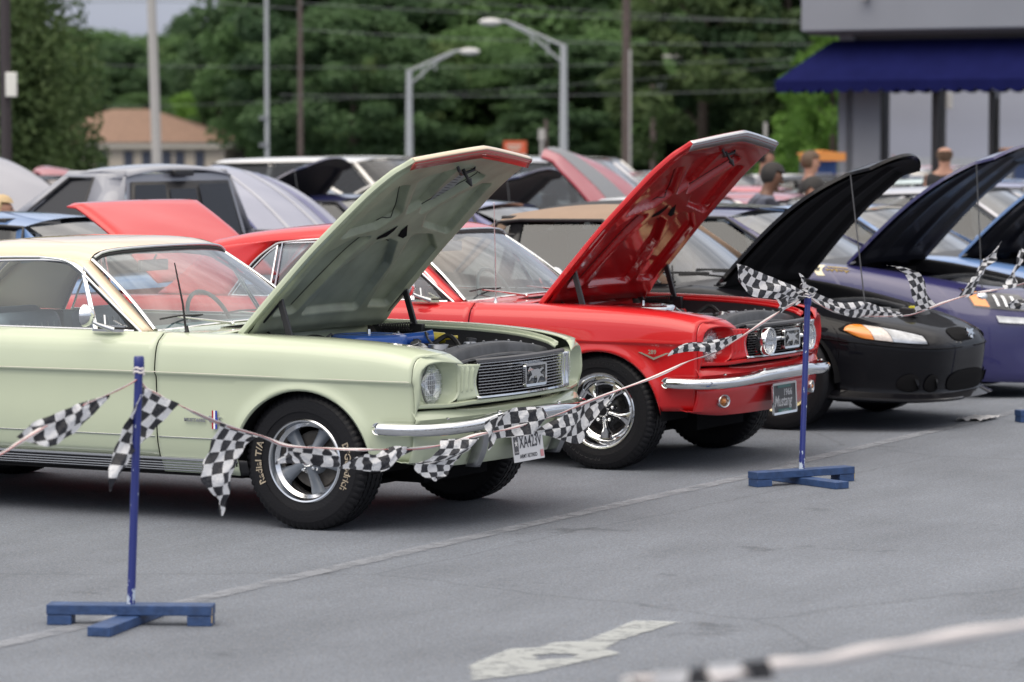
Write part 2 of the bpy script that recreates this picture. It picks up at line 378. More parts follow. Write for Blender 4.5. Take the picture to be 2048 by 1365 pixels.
def side66(X0, X1, nx, t0, t1, nt, arch=None, zmin=None, xs=None, dx=None, lip=True):
    """near-side skin (y<0) as a grid; arch=(xc,zc,r) cuts the wheel opening out"""
    X = list(np.linspace(X0, X1, nx)) if xs is None else list(xs)
    if arch:
        xc, zc, r = arch
        X = [x for x in X if not (xc-r-.004 < x < xc+r+.004)]
        X += [xc+r*math.cos(a) for a in np.linspace(.0, math.pi, 49)]+[xc-r-.0015, xc+r+.0015]
        X = sorted(x for x in X if X0-1e-6 <= x <= X1+1e-6)
    P = []
    for x in X:
        tt = np.linspace(t0, t1, 60); q = pt66(x, tt); z = q[:,1]; lo = t0
        zb = None
        if arch and abs(x-arch[0]) <= arch[2]+1e-4: zb = arch[1]+math.sqrt(max(0, arch[2]**2-(x-arch[0])**2))
        elif zmin is not None: zb = zmin(x)
        if zb is not None: lo = float(np.interp(zb, z[:42], tt[:42])) if zb > z[0] else t0
        # keep rows on the crease
        tr = np.linspace(lo, t1, nt); ic = int(np.argmin(abs(tr-6)))
        if lo < 5.5 < t1:
            tr = np.concatenate([np.linspace(lo, 5.0, nt//2), [5.5, 5.85, 6.0, 6.12, 6.5], np.linspace(7, t1, nt-nt//2)])
        q = pt66(x, tr); row = []
        for (w, zz), t in zip(q, tr):
            xx = x
            if dx is not None: xx = x+dx(x, t)
            if lip:
                for (xc, zc, r) in ARCHES66:
                    d = math.hypot(x-xc, zz-zc)-r
                    if -.02 < d < .12: w += .017*math.exp(-(d/.040)**2)-(.010*math.exp(-(d/.006)**2))
            row.append((xx, -w, zz))
        P.append(row)
    return P
ARCHES66 = [(AXC, AZC, AR), (-WB, AZC, .355)]
def horse_poly():
    p = [(-.50,.18),(-.44,.30),(-.36,.36),(-.30,.30),(-.22,.25),(-.05,.22),(.12,.24),(.22,.20),(.30,.24),(.42,.26),(.52,.20),(.42,.20),(.34,.14),(.26,.10),
         (.30,.02),(.44,-.04),(.50,-.16),(.44,-.14),(.40,-.08),(.24,-.10),(.18,-.20),(.08,-.36),(-.02,-.38),(.06,-.28),(.08,-.14),(.04,-.04),(-.08,-.04),
         (-.14,-.12),(-.28,-.10),(-.38,-.22),(-.44,-.20),(-.34,-.04),(-.24,.00),(-.26,.08),(-.34,.18),(-.42,.20),(-.48,.12)]
    return p
def oriented(o, ex, ey):
    """map (u,v,w) -> o + u*ex + v*ey + w*n"""
    o, ex, ey = Vector(o), Vector(ex).normalized(), Vector(ey).normalized(); n = ex.cross(ey)
    return lambda u, v, w=0: tuple(o+ex*u+ey*v+n*w)
def put_text(mb, txt, size, f, **kw):
    vs, fs = text_mesh(txt, size, **kw); mb.add([f(*v) for v in vs], fs)
def rect_frame(mb, f, w, h, t, d, rad=.0):
    """rounded rectangular ring"""
    def rr(w, h, r, n=5):
        out = []
        for cx, cy, a0 in ((w/2-r,h/2-r,0),(-w/2+r,h/2-r,90),(-w/2+r,-h/2+r,180),(w/2-r,-h/2+r,270)):
            for k in range(n): a = R(a0+90*k/(n-1)); out.append((cx+r*math.cos(a), cy+r*math.sin(a)))
        return out
    o, i = rr(w, h, rad), rr(w-2*t, h-2*t, max(rad-t, .002))
    P = [[f(*p, 0) for p in o], [f(*p, d) for p in o], [f(p[0]*.985+q[0]*.015, p[1]*.985+q[1]*.015, d+.002) for p, q in zip(o, i)], [f(*p, d) for p in i], [f(*p, 0) for p in i]]
    mb.grid(P, wrap_j=True)
def sdf_poly(px, py, poly):
    d = np.full(px.shape, 1e9); inside = np.zeros(px.shape, bool); n = len(poly)
    for i in range(n):
        ax, ay = poly[i]; bx, by = poly[(i+1) % n]; ex, ey = bx-ax, by-ay
        t = np.clip(((px-ax)*ex+(py-ay)*ey)/(ex*ex+ey*ey), 0, 1); d = np.minimum(d, np.hypot(px-ax-t*ex, py-ay-t*ey))
        c = ((ay > py) != (by > py)) & (px < (bx-ax)*(py-ay)/((by-ay) if by != ay else 1e-9)+ax); inside ^= c
    return np.where(inside, -d, d)

def classic_coupe(loc, opt, label, group):
    body, roofm, innerm = opt['body'], opt['roof'], opt['inner']
    root = empty('classic_coupe', loc, 0, label, 'car', group)
    def two(mb, name, m, **k):
        """the same part on both flanks"""
        mb.build(name, m, root, **k); mb.mirror().build(name, m, root, **k)
    # --- flanks
    dx = lambda x, t: smooth01((x-.25)/.33)*(.055*smooth01((t-9.5)/2.5))-smooth01((x-.25)/.33)*.02*smooth01((4-t)/3)
    fr = MB(); fr.grid(side66(-.775, .582, 58, 0, 12, 26, (AXC, AZC, AR), lambda x: .335 if x > .3 else .235, dx=dx)); two(fr, 'front_fender', body, solid=.004)
    dr = MB(); dr.grid(side66(-1.985, -.783, 30, 1.02, 11.9, 24, lip=False)); two(dr, 'door', body, solid=.004)
    rk = MB(); rk.grid(side66(-2.38, -.30, 20, 0, .96, 5, lip=False)); two(rk, 'rocker_panel', M_BLACK, solid=.003)
    qp = MB(); qp.grid(side66(-3.80, -1.993, 60, 0, 12, 26, (-WB, AZC, .355), lambda x: .30 if x < -WB else .235)); two(qp, 'rear_quarter', body, solid=.004)
    # thin cowl-side strip closes the shoulder between fender, pillar and door
    # --- door dark gap behind seams
    g = MB()
    for x in (-.779, -1.989):
        q = pt66(x, np.linspace(1.0, 12, 40)); g.grid([[(x+s, -(w-.012), z-.0) for w, z in q] for s in (-.012, .012)])
    g.grid([[(x, -(.818-s*.01), .318+s*.012) for s in (-1, 1)] for x in np.linspace(-1.99,-.78,12)])
    two(g, 'door_shut_recess', M_UNDER)
    # --- lower trim
    st = MB()
    for z, r in ((.301,.009),(.2815,.0042),(.269,.0042),(.2565,.0042),(.245,.0036)):
        st.tube([(x, -(float(np.interp(z, [.235,.31], [.795,.829]))), z) for x in np.linspace(-2.36,-.345,14)], r, 6)
    two(st, 'rocker_moulding', M_CHROME_R)
    lc = MB(); lc.tube([(x, -.8505, .404) for x in np.linspace(-1.98,-.79,10)], .0026, 5); two(lc, 'door_lower_moulding', M_CHROME_R)
    lc = MB(); lc.tube([(x, -.8505, .404) for x in np.linspace(-.77,-.40,6)], .0026, 5); two(lc, 'fender_lower_moulding', M_CHROME_R)
    if opt.get('crease_line'):  # thin cream line following the side crease
        ps = MB(); ps.tube([(x, -(pt66(x, 6.0)[0,0]+.0005), pt66(x, 6.0)[0,1]+.003) for x in np.linspace(-3.2,.57,60)], .0024, 5)
        two(ps, 'crease_stripe', mat('cream_stripe', (.75,.72,.62), rough=.35))
    # --- wheel houses and underside
    wh = MB()
    for xc in (AXC, -WB):
        r = AR+.006
        P = [[(xc+r*math.cos(a), y, AZC+r*math.sin(a)) for y in (-.835,-.72,-.52,-.50)] for a in np.linspace(-.02, math.pi+.02, 30)]
        wh.grid(P)
        two(wh, 'wheel_house', M_UNDER); wh = MB()
        wh.prism([(r*math.cos(a), r*math.sin(a)) for a in np.linspace(0, math.pi, 24)], -.505, -.495, lambda u, v, w, xc=xc: (xc+u, w, AZC+v)); two(wh, 'wheel_house_panel', M_UNDER); wh = MB()
    un = MB(); un.box((-1.32,0,.245),(1.95,1.57,.05)); un.box((-3.25,0,.33),(.75,1.3,.16)); un.box((-.1,0,.24),(.9,.62,.10)); un.box((.36,0,.345),(.42,1.0,.05)); un.box((-.37,0,.30),(.06,1.50,.1))
    un.tube([(0,-.70,.28),(0,.70,.28)], .03, 8); un.tube([(-WB,-.70,.30),(-WB,.70,.30)], .045, 8); un.tube([(.18,-.45,.20),(.18,.45,.20)], .014, 6)
    un.tube([(-.4,-.35,.2),(-2.2,-.35,.2),(-3.4,-.4,.24)], .03, 8); un.build('underbody', M_UNDER, root)
    # --- nose: fender extension ring around each lamp
    ringA = []   # where the fender skin ends
    for t in np.linspace(3.1, 12, 15):
        w, z = pt66(.582, t)[0]; ringA.append((.582+dx(.582, t), -w, z))
    lipc = [(.600,.790,.600),(.612,.806,.660),(.612,.800,.735),(.622,.765,.776),(.642,.700,.788),(.664,.620,.781),(.690,.535,.768)]
    lip = np.array(catmull(lipc, 4)); s_ = np.linspace(0, len(lip)-1, 15); lip = np.array([[np.interp(v, range(len(lip)), lip[:,k]) for k in range(3)] for v in s_])
    A = np.array(ringA); Bq = np.stack([lip[:,0], -lip[:,1], lip[:,2]], 1)
    P = []
    for k, u in enumerate(np.linspace(0, 1, 7)):
        q = A*(1-u)+Bq*u; bul = np.zeros_like(q); bul[:,0] = .012*math.sin(math.pi*u)*0; bul[:,1] = -.006*math.sin(math.pi*u); bul[:,2] = .006*math.sin(math.pi*u)*np.linspace(0,1,15)
        P.append(q+bul)
    P[0][:,0] += .003
    ext = MB(); ext.grid(P)
    # closed loop from the lip into the lamp bowl
    loop = catmull([(.600,.790,.600),(.612,.806,.665),(.612,.800,.735),(.624,.762,.777),(.650,.665,.786),(.668,.585,.776),(.676,.548,.745),(.672,.540,.680),(.668,.548,.625),(.650,.590,.598),(.625,.690,.590)], 5, True)
    n = len(loop); C = np.array([.578,.645,.680]); rr = .093; rows = []
    lp = np.array(loop); ang = np.unwrap([math.atan2(p[2]-C[2], p[1]-C[1]) for p in lp])
    cir = np.array([[C[0]-.010*math.cos(a)*0-.0, C[1]+rr*math.cos(a)*.98, C[2]+rr*math.sin(a)] for a in ang])
    for u, dep in ((0,0),(.08,.004),(.35,.030),(.7,.058),(1.0,.0)):
        q = lp*(1-u)+cir*u
        if 0 < u < 1:
            q[:,0] = lp[:,0]*(1-u)+cir[:,0]*u-.022*math.sin(math.pi*u)
        rows.append(q)
    rows = np.array(rows); rows[:,:,1] *= -1; ext.grid(rows, wrap_j=True)
    two(ext, 'headlight_bezel', body, solid=.003, smooth=50)
    # gill panel between bezel and grille
    gp = MB(); P = []
    for u in np.linspace(0, 1, 25):
        top = np.array([.668+.040*u, .546-.132*u, .770-.006*u]); bot = np.array([.664+.042*u, .546-.128*u, .600+.012*u]); row = []
        for v in np.linspace(0, 1, 15):
            q = bot*(1-v)+top*v; q[0] -= .014*math.sin(math.pi*v)*u+.006*(1-u); q[1] += .012*math.sin(math.pi*v)*u
            if .28 < v < .92:
                for gc in (.22, .46, .70):
                    if abs(u-gc) < .045: q[0] += .009*(1 if abs(u-gc) < .03 else .4)
            row.append((q[0], -q[1], q[2]))
        P.append(row)
    gp.grid(P); two(gp, 'gill_panel', body, solid=.004, smooth=25)
    # head lamps
    hl = MB(); ch = MB(); Mh = Matrix.Translation((.578,-.645,.680)) @ Matrix.Rotation(R(90), 4, 'Z') @ Matrix.Rotation(R(0), 4, 'X')
    hl.lathe([(.0,-.030),(.03,-.0285),(.055,-.023),(.075,-.013),(.086,-.002),(.088,.004)], 40, Mh)
    ch.lathe([(.087,.004),(.095,-.002),(.097,.006),(.094,.016)], 40, Mh)
    rf = MB(); rf.lathe([(.0,.055),(.04,.045),(.07,.022),(.087,.002)], 32, Mh)
    fl = MB()
    for k in range(-4, 5): fl.bar((.590,-.645+k*.018,.68-.075*math.sqrt(max(.05,1-(k*.018/.09)**2))), (.590,-.645+k*.018,.68+.075*math.sqrt(max(.05,1-(k*.018/.09)**2))), .0012, .002)
    for k in range(-3, 4): fl.bar((.592,-.645-.08*math.sqrt(1-(k*.022/.09)**2),.68+k*.022), (.592,-.645+.08*math.sqrt(1-(k*.022/.09)**2),.68+k*.022), .0010, .002)
    for mbx, nm, mm in ((rf,'headlight_reflector',M_CHROME),(fl,'headlight_fluting',mat('glass_rib', (.80,.82,.85), rough=.15)),(ch,'headlight_ring',M_CHROME),(hl,'headlight',M_LENS)): two(mbx, nm, mm)
    # --- grille opening
    gx = lambda w: .702+.036*(1-(w/.42)**2)
    gb = MB(); W = np.linspace(-.425,.425,25)
    gb.grid([[(gx(w)-.05, w, z) for z in np.linspace(.60,.775,4)] for w in W]); gb.build('grille_backing', M_UNDER, root)
    br = MB()
    for z in np.linspace(.627,.765,11): br.grid([[(gx(w)-.004+a, w, z+b) for a, b in ((-.006,-.0022),(.004,-.0018),(.004,.0018),(-.006,.0022))] for w in np.linspace(-.418,.418,21)])
    tag(br.build('grille_bars', M_CHROME_R if not opt.get('dark_grille') else mat('dark_grille_bar', (.06,.06,.065), rough=.3, metal=.6), root), kind='stuff')
    vb = MB()
    for i, z in enumerate(np.linspace(.627,.765,11)[:-1]):
        for k in range(-9, 10):
            w = (k+.5*(i % 2))*.044
            if abs(w) < .41: vb.box((gx(w)-.010, w, z+.007), (.004,.003,.0125))
    tag(vb.build('grille_uprights', mat('grille_dark', (.03,.03,.033), rough=.4), root), kind='stuff')
    tb = MB(); tb.grid([[(gx(w)+a, w, .778+b) for a, b in ((-.03,.006),(-.004,.010),(.004,.004),(.004,-.006),(-.01,-.008))] for w in np.linspace(-.44,.44,25)]); tb.build('grille_top_bar', mat('bar_dark_grey',(.07,.072,.08),rough=.35), root, solid=.003)
    # chrome surround: bottom strip and two side flares
    cs = MB()
    cs.grid([[(gx(w)+a+.002, w, .612+b) for a, b in ((-.006,.008),(.008,.003),(.010,-.004),(.0,-.008))] for w in np.linspace(-.44,.44,29)])
    cs.build('grille_lower_moulding', M_CHROME, root, solid=.002)
    for s in (-1, 1):
        c2 = MB(); P = []
        for z in np.linspace(.606,.772,12):
            k = math.sin(math.pi*(z-.606)/.166); P.append([(.698-.012*k, s*(.424+.010*k), z), (.704-.012*k, s*(.438+.010*k), z), (.700-.012*k, s*(.470+.008*k), z), (.708-.008*k, s*(.480+.008*k), z)])
        if s > 0: c2.grid(P); c2.build('grille_side_moulding', M_ALU, root, solid=.002)
        else:
            P = [[(p[0][0], p[0][1], p[0][2]), (p[1][0]-.0, p[0][1]-.006, p[0][2])] for p in P]; c2.grid(P); c2.build('grille_side_moulding', M_CHROME, root, solid=.003)
    # emblem box with horse
    f = oriented((.762,0,.694), (0,1,0), (0,0,1))
    em = MB(); rect_frame(em, f, .215, .108, .012, .018, .018); em.grid([[f(*p, w) for p in ((-.1075,-.054),(.1075,-.054),(.1075,.054),(-.1075,.054))] for w in (-.075, .004)], wrap_j=True)
    em.build('emblem_frame', M_CHROME, root, smooth=30)
    eb = MB(); eb.add([f(-.100,-.046,.003), f(.100,-.046,.003), f(.100,.046,.003), f(-.100,.046,.003)], [(0,1,2,3)]); eb.build('emblem_back', mat('emblem_dark', (.05,.055,.06), rough=.25, metal=.5), root)
    hs = MB(); hs.prism([(u*.165, v*.115-.002) for u, v in horse_poly()], .004, .018, f); hs.build('horse_emblem', M_CHROME, root, smooth=30)
    if opt.get('fogs'):
        for s in (-1, 1):
            F = Matrix.Translation((.765, s*.275, .690)) @ Matrix.Rotation(R(90), 4, 'Z')
            a = MB(); a.lathe([(.066,.075),(.074,.03),(.077,-.002),(.074,-.010),(.067,-.008),(.066,.002)], 40, F); a.build('fog_lamp_shell', M_CHROME, root)
            a = MB(); a.lathe([(.0,.035),(.04,.028),(.066,.004)], 28, F); a.build('fog_lamp_reflector', M_ALU, root)
            a = MB(); a.lathe([(.0,-.010),(.035,-.007),(.066,.002)], 32, F); a.build('fog_lamp_lens', M_LENS, root)
            a = MB(); a.bar((.779, s*.275-.066, .690), (.779, s*.275+.066, .690), .004); a.bar((.779, s*.275, .624), (.779, s*.275, .756), .0035); a.build('fog_lamp_cross', M_CHROME, root)
            a = MB(); a.grid([[(.752+c, s*w, .696+b) for b, c in ((.012,0),(.006,.008),(-.006,.008),(-.012,0))] for w in np.linspace(.09,.20,5)], wrap_j=True); a.build('grille_bar_ornament', M_CHROME, root)
    # body-colour strip under the grille, joined to the bezels
    ls = MB(); P = []
    for w in np.linspace(-.80,.80,61):
        a = abs(w); x = .600+.07*smooth01((.80-a)/.26) if a > .54 else gx(min(a,.42))-.012-(.02 if a > .42 else 0)+.0
        x = float(pchip(a, [(0,.742),(.25,.728),(.42,.708),(.55,.672),(.68,.632),(.78,.602),(.82,.585)])[0,0])
        z0 = float(pchip(a, [(0,.604),(.42,.603),(.6,.595),(.8,.60)])[0,0]); P.append([(x-.012, w, z0+.002), (x, w, z0-.004), (x-.002, w, z0-.014), (x-.012, w, z0-.020), (x-.05, w, z0-.020)])
    ls.grid(P); ls.build('grille_lower_panel', body, root, solid=.002)
    # stone deflector and valance
    vx = [(0,.690),(.3,.678),(.5,.655),(.65,.625),(.76,.596),(.805,.578)]
    sd = MB(); P = []
    for w in np.linspace(-.806,.806,61):
        a = abs(w); x = float(pchip(a, vx)[0,0]); g_ = .012*smooth01((.7-a)/.4); P.append([(x-.07, w, .566-g_), (x-.012, w, .565-g_), (x-.004, w, .560-g_), (x+.014, w, .528), (x+.004, w, .50), (x-.01, w, .47)])
    sd.grid(P); sd.build('stone_deflector', body, root, solid=.003)
    va = MB(); P = []
    for w in np.linspace(-.812,.812,73):
        a = abs(w); x = float(pchip(a, vx)[0,0]); zb = float(pchip(a, [(0,.292),(.5,.298),(.7,.315),(.81,.335)])[0,0])
        P.append([(x-.01, w, .47), (x+.004, w, .45), (x+.002, w, .42), (x-.006, w, .38), (x-.022, w, .335), (x-.045, w, zb+.004), (x-.060, w, zb), (x-.10, w, zb+.01)])
    va.grid(P); va.build('front_valance', body, root, solid=.003)
    dk = MB(); dk.grid([[(x_, w, z) for x_, z in ((.56,.60),(.56,.50))] for w in np.linspace(-.78,.78,9)]); dk.box((.60,.25,.585),(.05,.30,.03)); dk.build('nose_recess', M_UNDER, root)
    # turn signals
    for s in (-1, 1):
        F = Matrix.Translation((.640, s*.600, .383)) @ Matrix.Rotation(R(90+s*13), 4, 'Z') @ Matrix.Diagonal((1.15,1,.85,1))
        a = MB(); a.lathe([(.040,.02),(.043,-.006),(.040,-.011),(.034,-.008),(.030,.004)], 32, F); a.build('turn_signal_ring', M_CHROME_R, root)
        a = MB(); a.lathe([(.0,-.001),(.018,.0),(.031,.006)], 24, F); a.build('turn_signal_recess', mat('turn_signal_recess', (.35,.12,.02), rough=.4), root)
        a = MB(); a.lathe([(.0,-.016),(.010,-.013),(.016,-.004),(.018,.005)], 20, F); a.build('turn_signal', M_AMBER, root)
    # bumper
    bp = catmull([(.395,.858,.489),(.44,.864,.489),(.52,.855,.488),(.60,.82,.487),(.66,.745,.487),(.70,.64,.488),(.722,.50,.492),(.742,.30,.503),(.752,.12,.508),(.754,0,.509)], 5)
    P = []
    full = [np.array((p[0], -p[1], p[2])) for p in bp]+[np.array(p) for p in reversed(bp[:-1])]
    for i, p in enumerate(full):
        t = full[min(i+1, len(full)-1)]-full[max(i-1, 0)]; t /= np.linalg.norm(t); nrm = np.array((-t[1], t[0], 0))*-1
        if nrm[0] < -.001 or (abs(t[1]) < .3 and nrm[1]*p[1] < 0): nrm = -nrm
        e_ = min(i, len(full)-1-i)/6.0; k = math.sqrt(max(.02, 1-(1-min(e_, 1))**2)); hh = .030*k+(.004 if abs(p[1]) < .42 else 0)*smooth01((.42-abs(p[1]))/.1)
        prof = ((-.010,1.0),(.010,.97),(.024,.78),(.033,.40),(.036,.0),(.031,-.45),(.022,-.80),(.008,-.98),(-.010,-1.0))
        P.append([tuple(p+nrm*a*(.35+.65*k)+np.array((0,0,b*hh))) for a, b in prof])
    bm = MB(); bm.grid(P); bm.build('front_bumper', M_CHROME, root, solid=.002, smooth=60)
    bl = MB()
    for w, x in ((-.66,.665),(-.30,.735),(.30,.735),(.66,.665)): bl.ball((x+.010, w, .530 if abs(w) > .5 else .540), .011, 10, (1,1,.6))
    tag(bl.build('bumper_bolts', M_CHROME, root), kind='stuff')
    if opt.get('guards'):
        for s in (-1, 1):
            a = MB(); P = []
            for v in np.linspace(0, 1, 8):
                z = .455-.165*v; x = .735-.05*v*v; wd = .030-.008*v; P.append([(x-.05, s*(.40-wd), z), (x, s*(.40-wd*.9), z), (x+.012, s*.40, z), (x, s*(.40+wd*.9), z), (x-.05, s*(.40+wd), z)])
            a.grid(P); a.build('bumper_guard', M_STEEL, root, solid=.003)
    opt['plate'](root)
    # rear bumper, simple tail
    tl = MB(); q = [pt66(-3.80, t)[0] for t in np.linspace(0, 12, 20)]
    tl.grid([[(-3.80, -w, z) for w, z in q], [(-3.81, 0, z) for w, z in q], [(-3.80, w, z) for w, z in q]]); tl.build('tail_panel', body, root)
    for s in (-1, 1):
        for k in range(3): a = MB(); a.box((-3.815, s*(.50+k*.06), .66), (.02,.045,.14)); a.build('tail_light', M_REDLENS, root)
    rb = MB(); rb.tube([(-3.55,-.87,.48),(-3.80,-.83,.48),(-3.88,-.6,.48),(-3.90,0,.48),(-3.88,.6,.48),(-3.80,.83,.48),(-3.55,.87,.48)], .035, 10); rb.build('rear_bumper', M_CHROME, root)
    # --- deck between belt lines, trunk
    tr = MB(); P = []
    for x in np.linspace(-3.80,-2.86,8):
        w, z = pt66(x, 12)[0]; P.append([(x, y*w, z+.035*(1-y*y)) for y in np.linspace(-1,1,13)])
    tr.grid(P)
    if opt.get('trunk_open'): raised_trunk(root, opt)
    else: tr.build('trunk_lid', body, root)
    # --- cowl between screen and bonnet
    cw = MB(); P = []
    base = lambda y: (-.80-.11*(abs(y)/.68)**2.2, y, .905-.018*(abs(y)/.68)**2)
    for y in np.linspace(-.745,.745,41):
        a = abs(y); bx = -.80-.11*(min(a,.70)/.68)**2.2; row = []
        for v in np.linspace(0, 1, 9):
            x = bx*(1-v)+(-.475)*v; w12, z12 = pt66(x, 12)[0]
            row.append((x, y, .884+.020*(1-(a/.745)**2.5)+(.0)*v-.010*math.sin(math.pi*v)*(1-(a/.745)**4)*1.0))
        P.append(row)
    cw.grid(P); cw.build('cowl', body, root, solid=.003)
    vt = MB()
    for s in (-1,1):
        for k in range(7): vt.bar((-.70+k*.016, s*.12, .8985), (-.70+k*.016, s*.42, .8955), .005, .002)
    tag(vt.build('cowl_vents', M_UNDER, root), kind='stuff')
    # --- roof
    rail = lambda X: pchip(X, [(-2.60,.625,1.150),(-2.45,.620,1.178),(-2.20,.622,1.198),(-1.85,.622,1.220),(-1.60,.620,1.226),(-1.45,.612,1.222),(-1.34,.592,1.205)])[0]
    P = []
    for u in np.linspace(0, 1, 29):
        Xs = -1.335-u*1.285; wr, zr = rail(max(Xs, -2.60)); zc = float(pchip(Xs, [(-2.62,1.212),(-2.4,1.256),(-2.1,1.290),(-1.8,1.309),(-1.55,1.307),(-1.42,1.295),(-1.335,1.272)])[0,0])
        row = []
        half = [(1,0),(.992,.16),(.975,.34),(.945,.52),(.90,.66),(.82,.79),(.68,.89),(.5,.95),(.25,.99),(0,1)]
        for a, b in half+[(-a, b) for a, b in half[-2::-1]]:
            bow = (.050*(1-a*a))*(1-u)**3-(.05*(1-a*a))*max(0,(u-.8)/.2)
            row.append((Xs+bow, -a*wr, zr+(zc-zr)*b))
        P.append(row)
    rfm = MB(); rfm.grid(P); rfm.build('roof', roofm, root, smooth=60)
    Phead = P[0]; Prear = P[-1]
    hd = MB(); hd.grid([[(x, y*.96, z-.022) for x, y, z in row] for row in P]); hd.build('headliner', innerm, root)
    # A pillars: between drip line and screen edge
    ap = MB()
    o_top, o_bot = np.array((-1.385,-.632,1.172)), np.array((-.925,-.752,.882))
    i_top, i_bot = np.array((-1.335,-.585,1.208)), np.array((-.893,-.690,.884))
    drip = np.array(catmull([(-.925,-.752,.882),(-1.10,-.712,.998),(-1.25,-.675,1.098),(-1.355,-.645,1.165),(-1.45,-.630,1.207),(-1.60,-.624,1.221)], 6))
    sc_e = np.array([i_bot+(i_top-i_bot)*t for t in np.linspace(0,1,19)])
    dd = np.array([[np.interp(v, range(len(drip)), drip[:,k]) for k in range(3)] for v in np.linspace(0, 24, 19)])
    ap.grid([dd, dd*.5+sc_e*.5+np.array((.006,-.012,.006)), sc_e]); 
    # blend of pillar head into the roof side
    ap.grid([[tuple(drip[-7]), tuple(drip[-4]), tuple(drip[-1])], [(-1.335,-.592,1.2055), (-1.45,-.612,1.222), (-1.60,-.620,1.226)]])
    two(ap, 'windshield_pillar', roofm, solid=.004, smooth=50)
    # C pillars
    cp = MB()
    dr2 = np.array(catmull([(-2.0,-.626,1.206),(-2.12,-.628,1.198),(-2.20,-.636,1.165),(-2.30,-.665,1.07),(-2.37,-.690,.98),(-2.43,-.712,.886)], 5))
    rw = np.array(catmull([(-2.0,-.621,1.211),(-2.30,-.6215,1.190),(-2.60,-.622,1.152),(-2.74,-.622,1.06),(-2.86,-.632,.96),(-2.97,-.655,.882)], 5))
    cp.grid([dr2*(1-t)+rw*t+np.array((0,-.020*math.sin(math.pi*t),.004*math.sin(math.pi*t))) for t in np.linspace(0,1,7)])
    rwi = np.array(catmull([(-2.605,-.60,1.168),(-2.62,-.56,1.175),(-2.70,-.545,1.10),(-2.80,-.55,1.02),(-2.88,-.56,.95),(-2.96,-.58,.895)], 5))
    cp.grid([rw[10:], rwi[10:]]) if 0 else cp.grid([rw, rwi])
    two(cp, 'rear_pillar', roofm, solid=.003, smooth=60)
    rg = MB(); rg.grid([[(-2.64-.05*(1-y*y)+ -.30*v, y*(.54+.03*v), 1.185+.015*(1-y*y)-.285*v) for y in np.linspace(-1,1,9)] for v in (0,.5,1)]); rg.build('rear_window', M_GLASS, root)
    # drip rails, chrome
    dpt = [tuple(p) for p in drip]+catmull([(-1.60,-.627,1.222),(-1.85,-.630,1.216),(-2.10,-.634,1.195),(-2.18,-.640,1.168),(-2.30,-.668,1.07),(-2.43,-.715,.886)], 5)
    dp = MB(); dp.tube([(p[0]-.001, p[1]-.006, p[2]) for p in dpt], .0065, 8); two(dp, 'drip_rail', M_CHROME, smooth=60)
    dk = MB(); dk.tube([(p[0]-.012*(1 if p[0] > -1.4 else .3), p[1]+.006, p[2]-.012) for p in dpt], .008, 6); two(dk, 'door_weatherstrip', M_RUBBER)
    # --- windscreen
    topc = [(Phead[j][0]+.004, Phead[j][1], Phead[j][2]-.020) for j in range(len(Phead))]
    def tope(y): # y in -1..1
        xs_ = [p[1] for p in topc]; return np.array([np.interp(y*.575, xs_, [p[0] for p in topc]), y*.575, np.interp(y*.575, xs_, [p[2] for p in topc])])
    def bote(y): return np.array([-.80-.095*abs(y)**2.2, y*.685, .912-.022*y*y])
    Y = np.linspace(-1, 1, 25); wsP = [[tope(y)*v+bote(y)*(1-v)+np.array((.030*math.sin(math.pi*v),0,.018*math.sin(math.pi*v)))*(1-.6*y*y) for v in np.linspace(0,1,9)] for y in Y]
    ws = MB(); ws.grid(wsP); ws.build('windshield', M_GLASS, root, smooth=60)
    for s in (-1, 1):
        e_ = wsP[0] if s < 0 else wsP[-1]
        a = MB(); a.tube([(p[0]+.004, p[1]+s*.010, p[2]+.004) for p in e_], .0105, 8, flat=.6); a.build('windshield_side_moulding', M_CHROME, root, smooth=60)
        a = MB(); a.tube([(p[0]+.002, p[1]-s*.004, p[2]+.001) for p in e_], .006, 6); a.build('windshield_seal', M_RUBBER, root)
    a = MB(); a.tube([tuple(bote(y)+np.array((.008,0,-.004))) for y in Y], .010, 8, flat=.6); a.build('windshield_lower_moulding', M_CHROME, root, smooth=60)
    a = MB(); a.tube([tuple(tope(y)+np.array((.006,0,-.004))) for y in Y], .009, 8); a.build('windshield_top_seal', M_RUBBER, root, smooth=60)
    a = MB(); a.tube([tuple(tope(y)+np.array((.006,0,.012))) for y in Y], .008, 8); a.build('windshield_top_moulding', M_CHROME_R, root, smooth=60)
    # --- side glass: plane leaning in
    def sg(x, z): return (x, -(.742-(z-.886)*.345), z)
    vent = [(-1.005,.893),(-1.185,.893),(-1.318,1.152)]
    door = [(-1.205,.893),(-1.335,1.165),(-1.42,1.192),(-1.60,1.203),(-2.10,1.186),(-2.10,.893)]
    quar = [(-2.145,.893),(-2.145,1.170),(-2.205,1.120),(-2.30,1.02),(-2.385,.893)]
    for nm, pl in (('vent_window', vent), ('door_window', door), ('quarter_window', quar)):
        a = MB(); a.add([sg(*p) for p in pl], [tuple(range(len(pl)))]); two(a, nm, M_GLASS)
    a = MB(); a.tube([sg(-1.205,.89), sg(-1.345,1.170)], .0085, 8); a.tube([sg(-1.19,.89), sg(-1.325,1.155)], .005, 8); two(a, 'vent_divider', M_CHROME)
    a = MB(); a.tube(catmull([sg(-1.345,1.170), sg(-1.42,1.198), sg(-1.60,1.208), sg(-2.10,1.190)], 5), .0065, 8); two(a, 'door_glass_frame', M_CHROME)
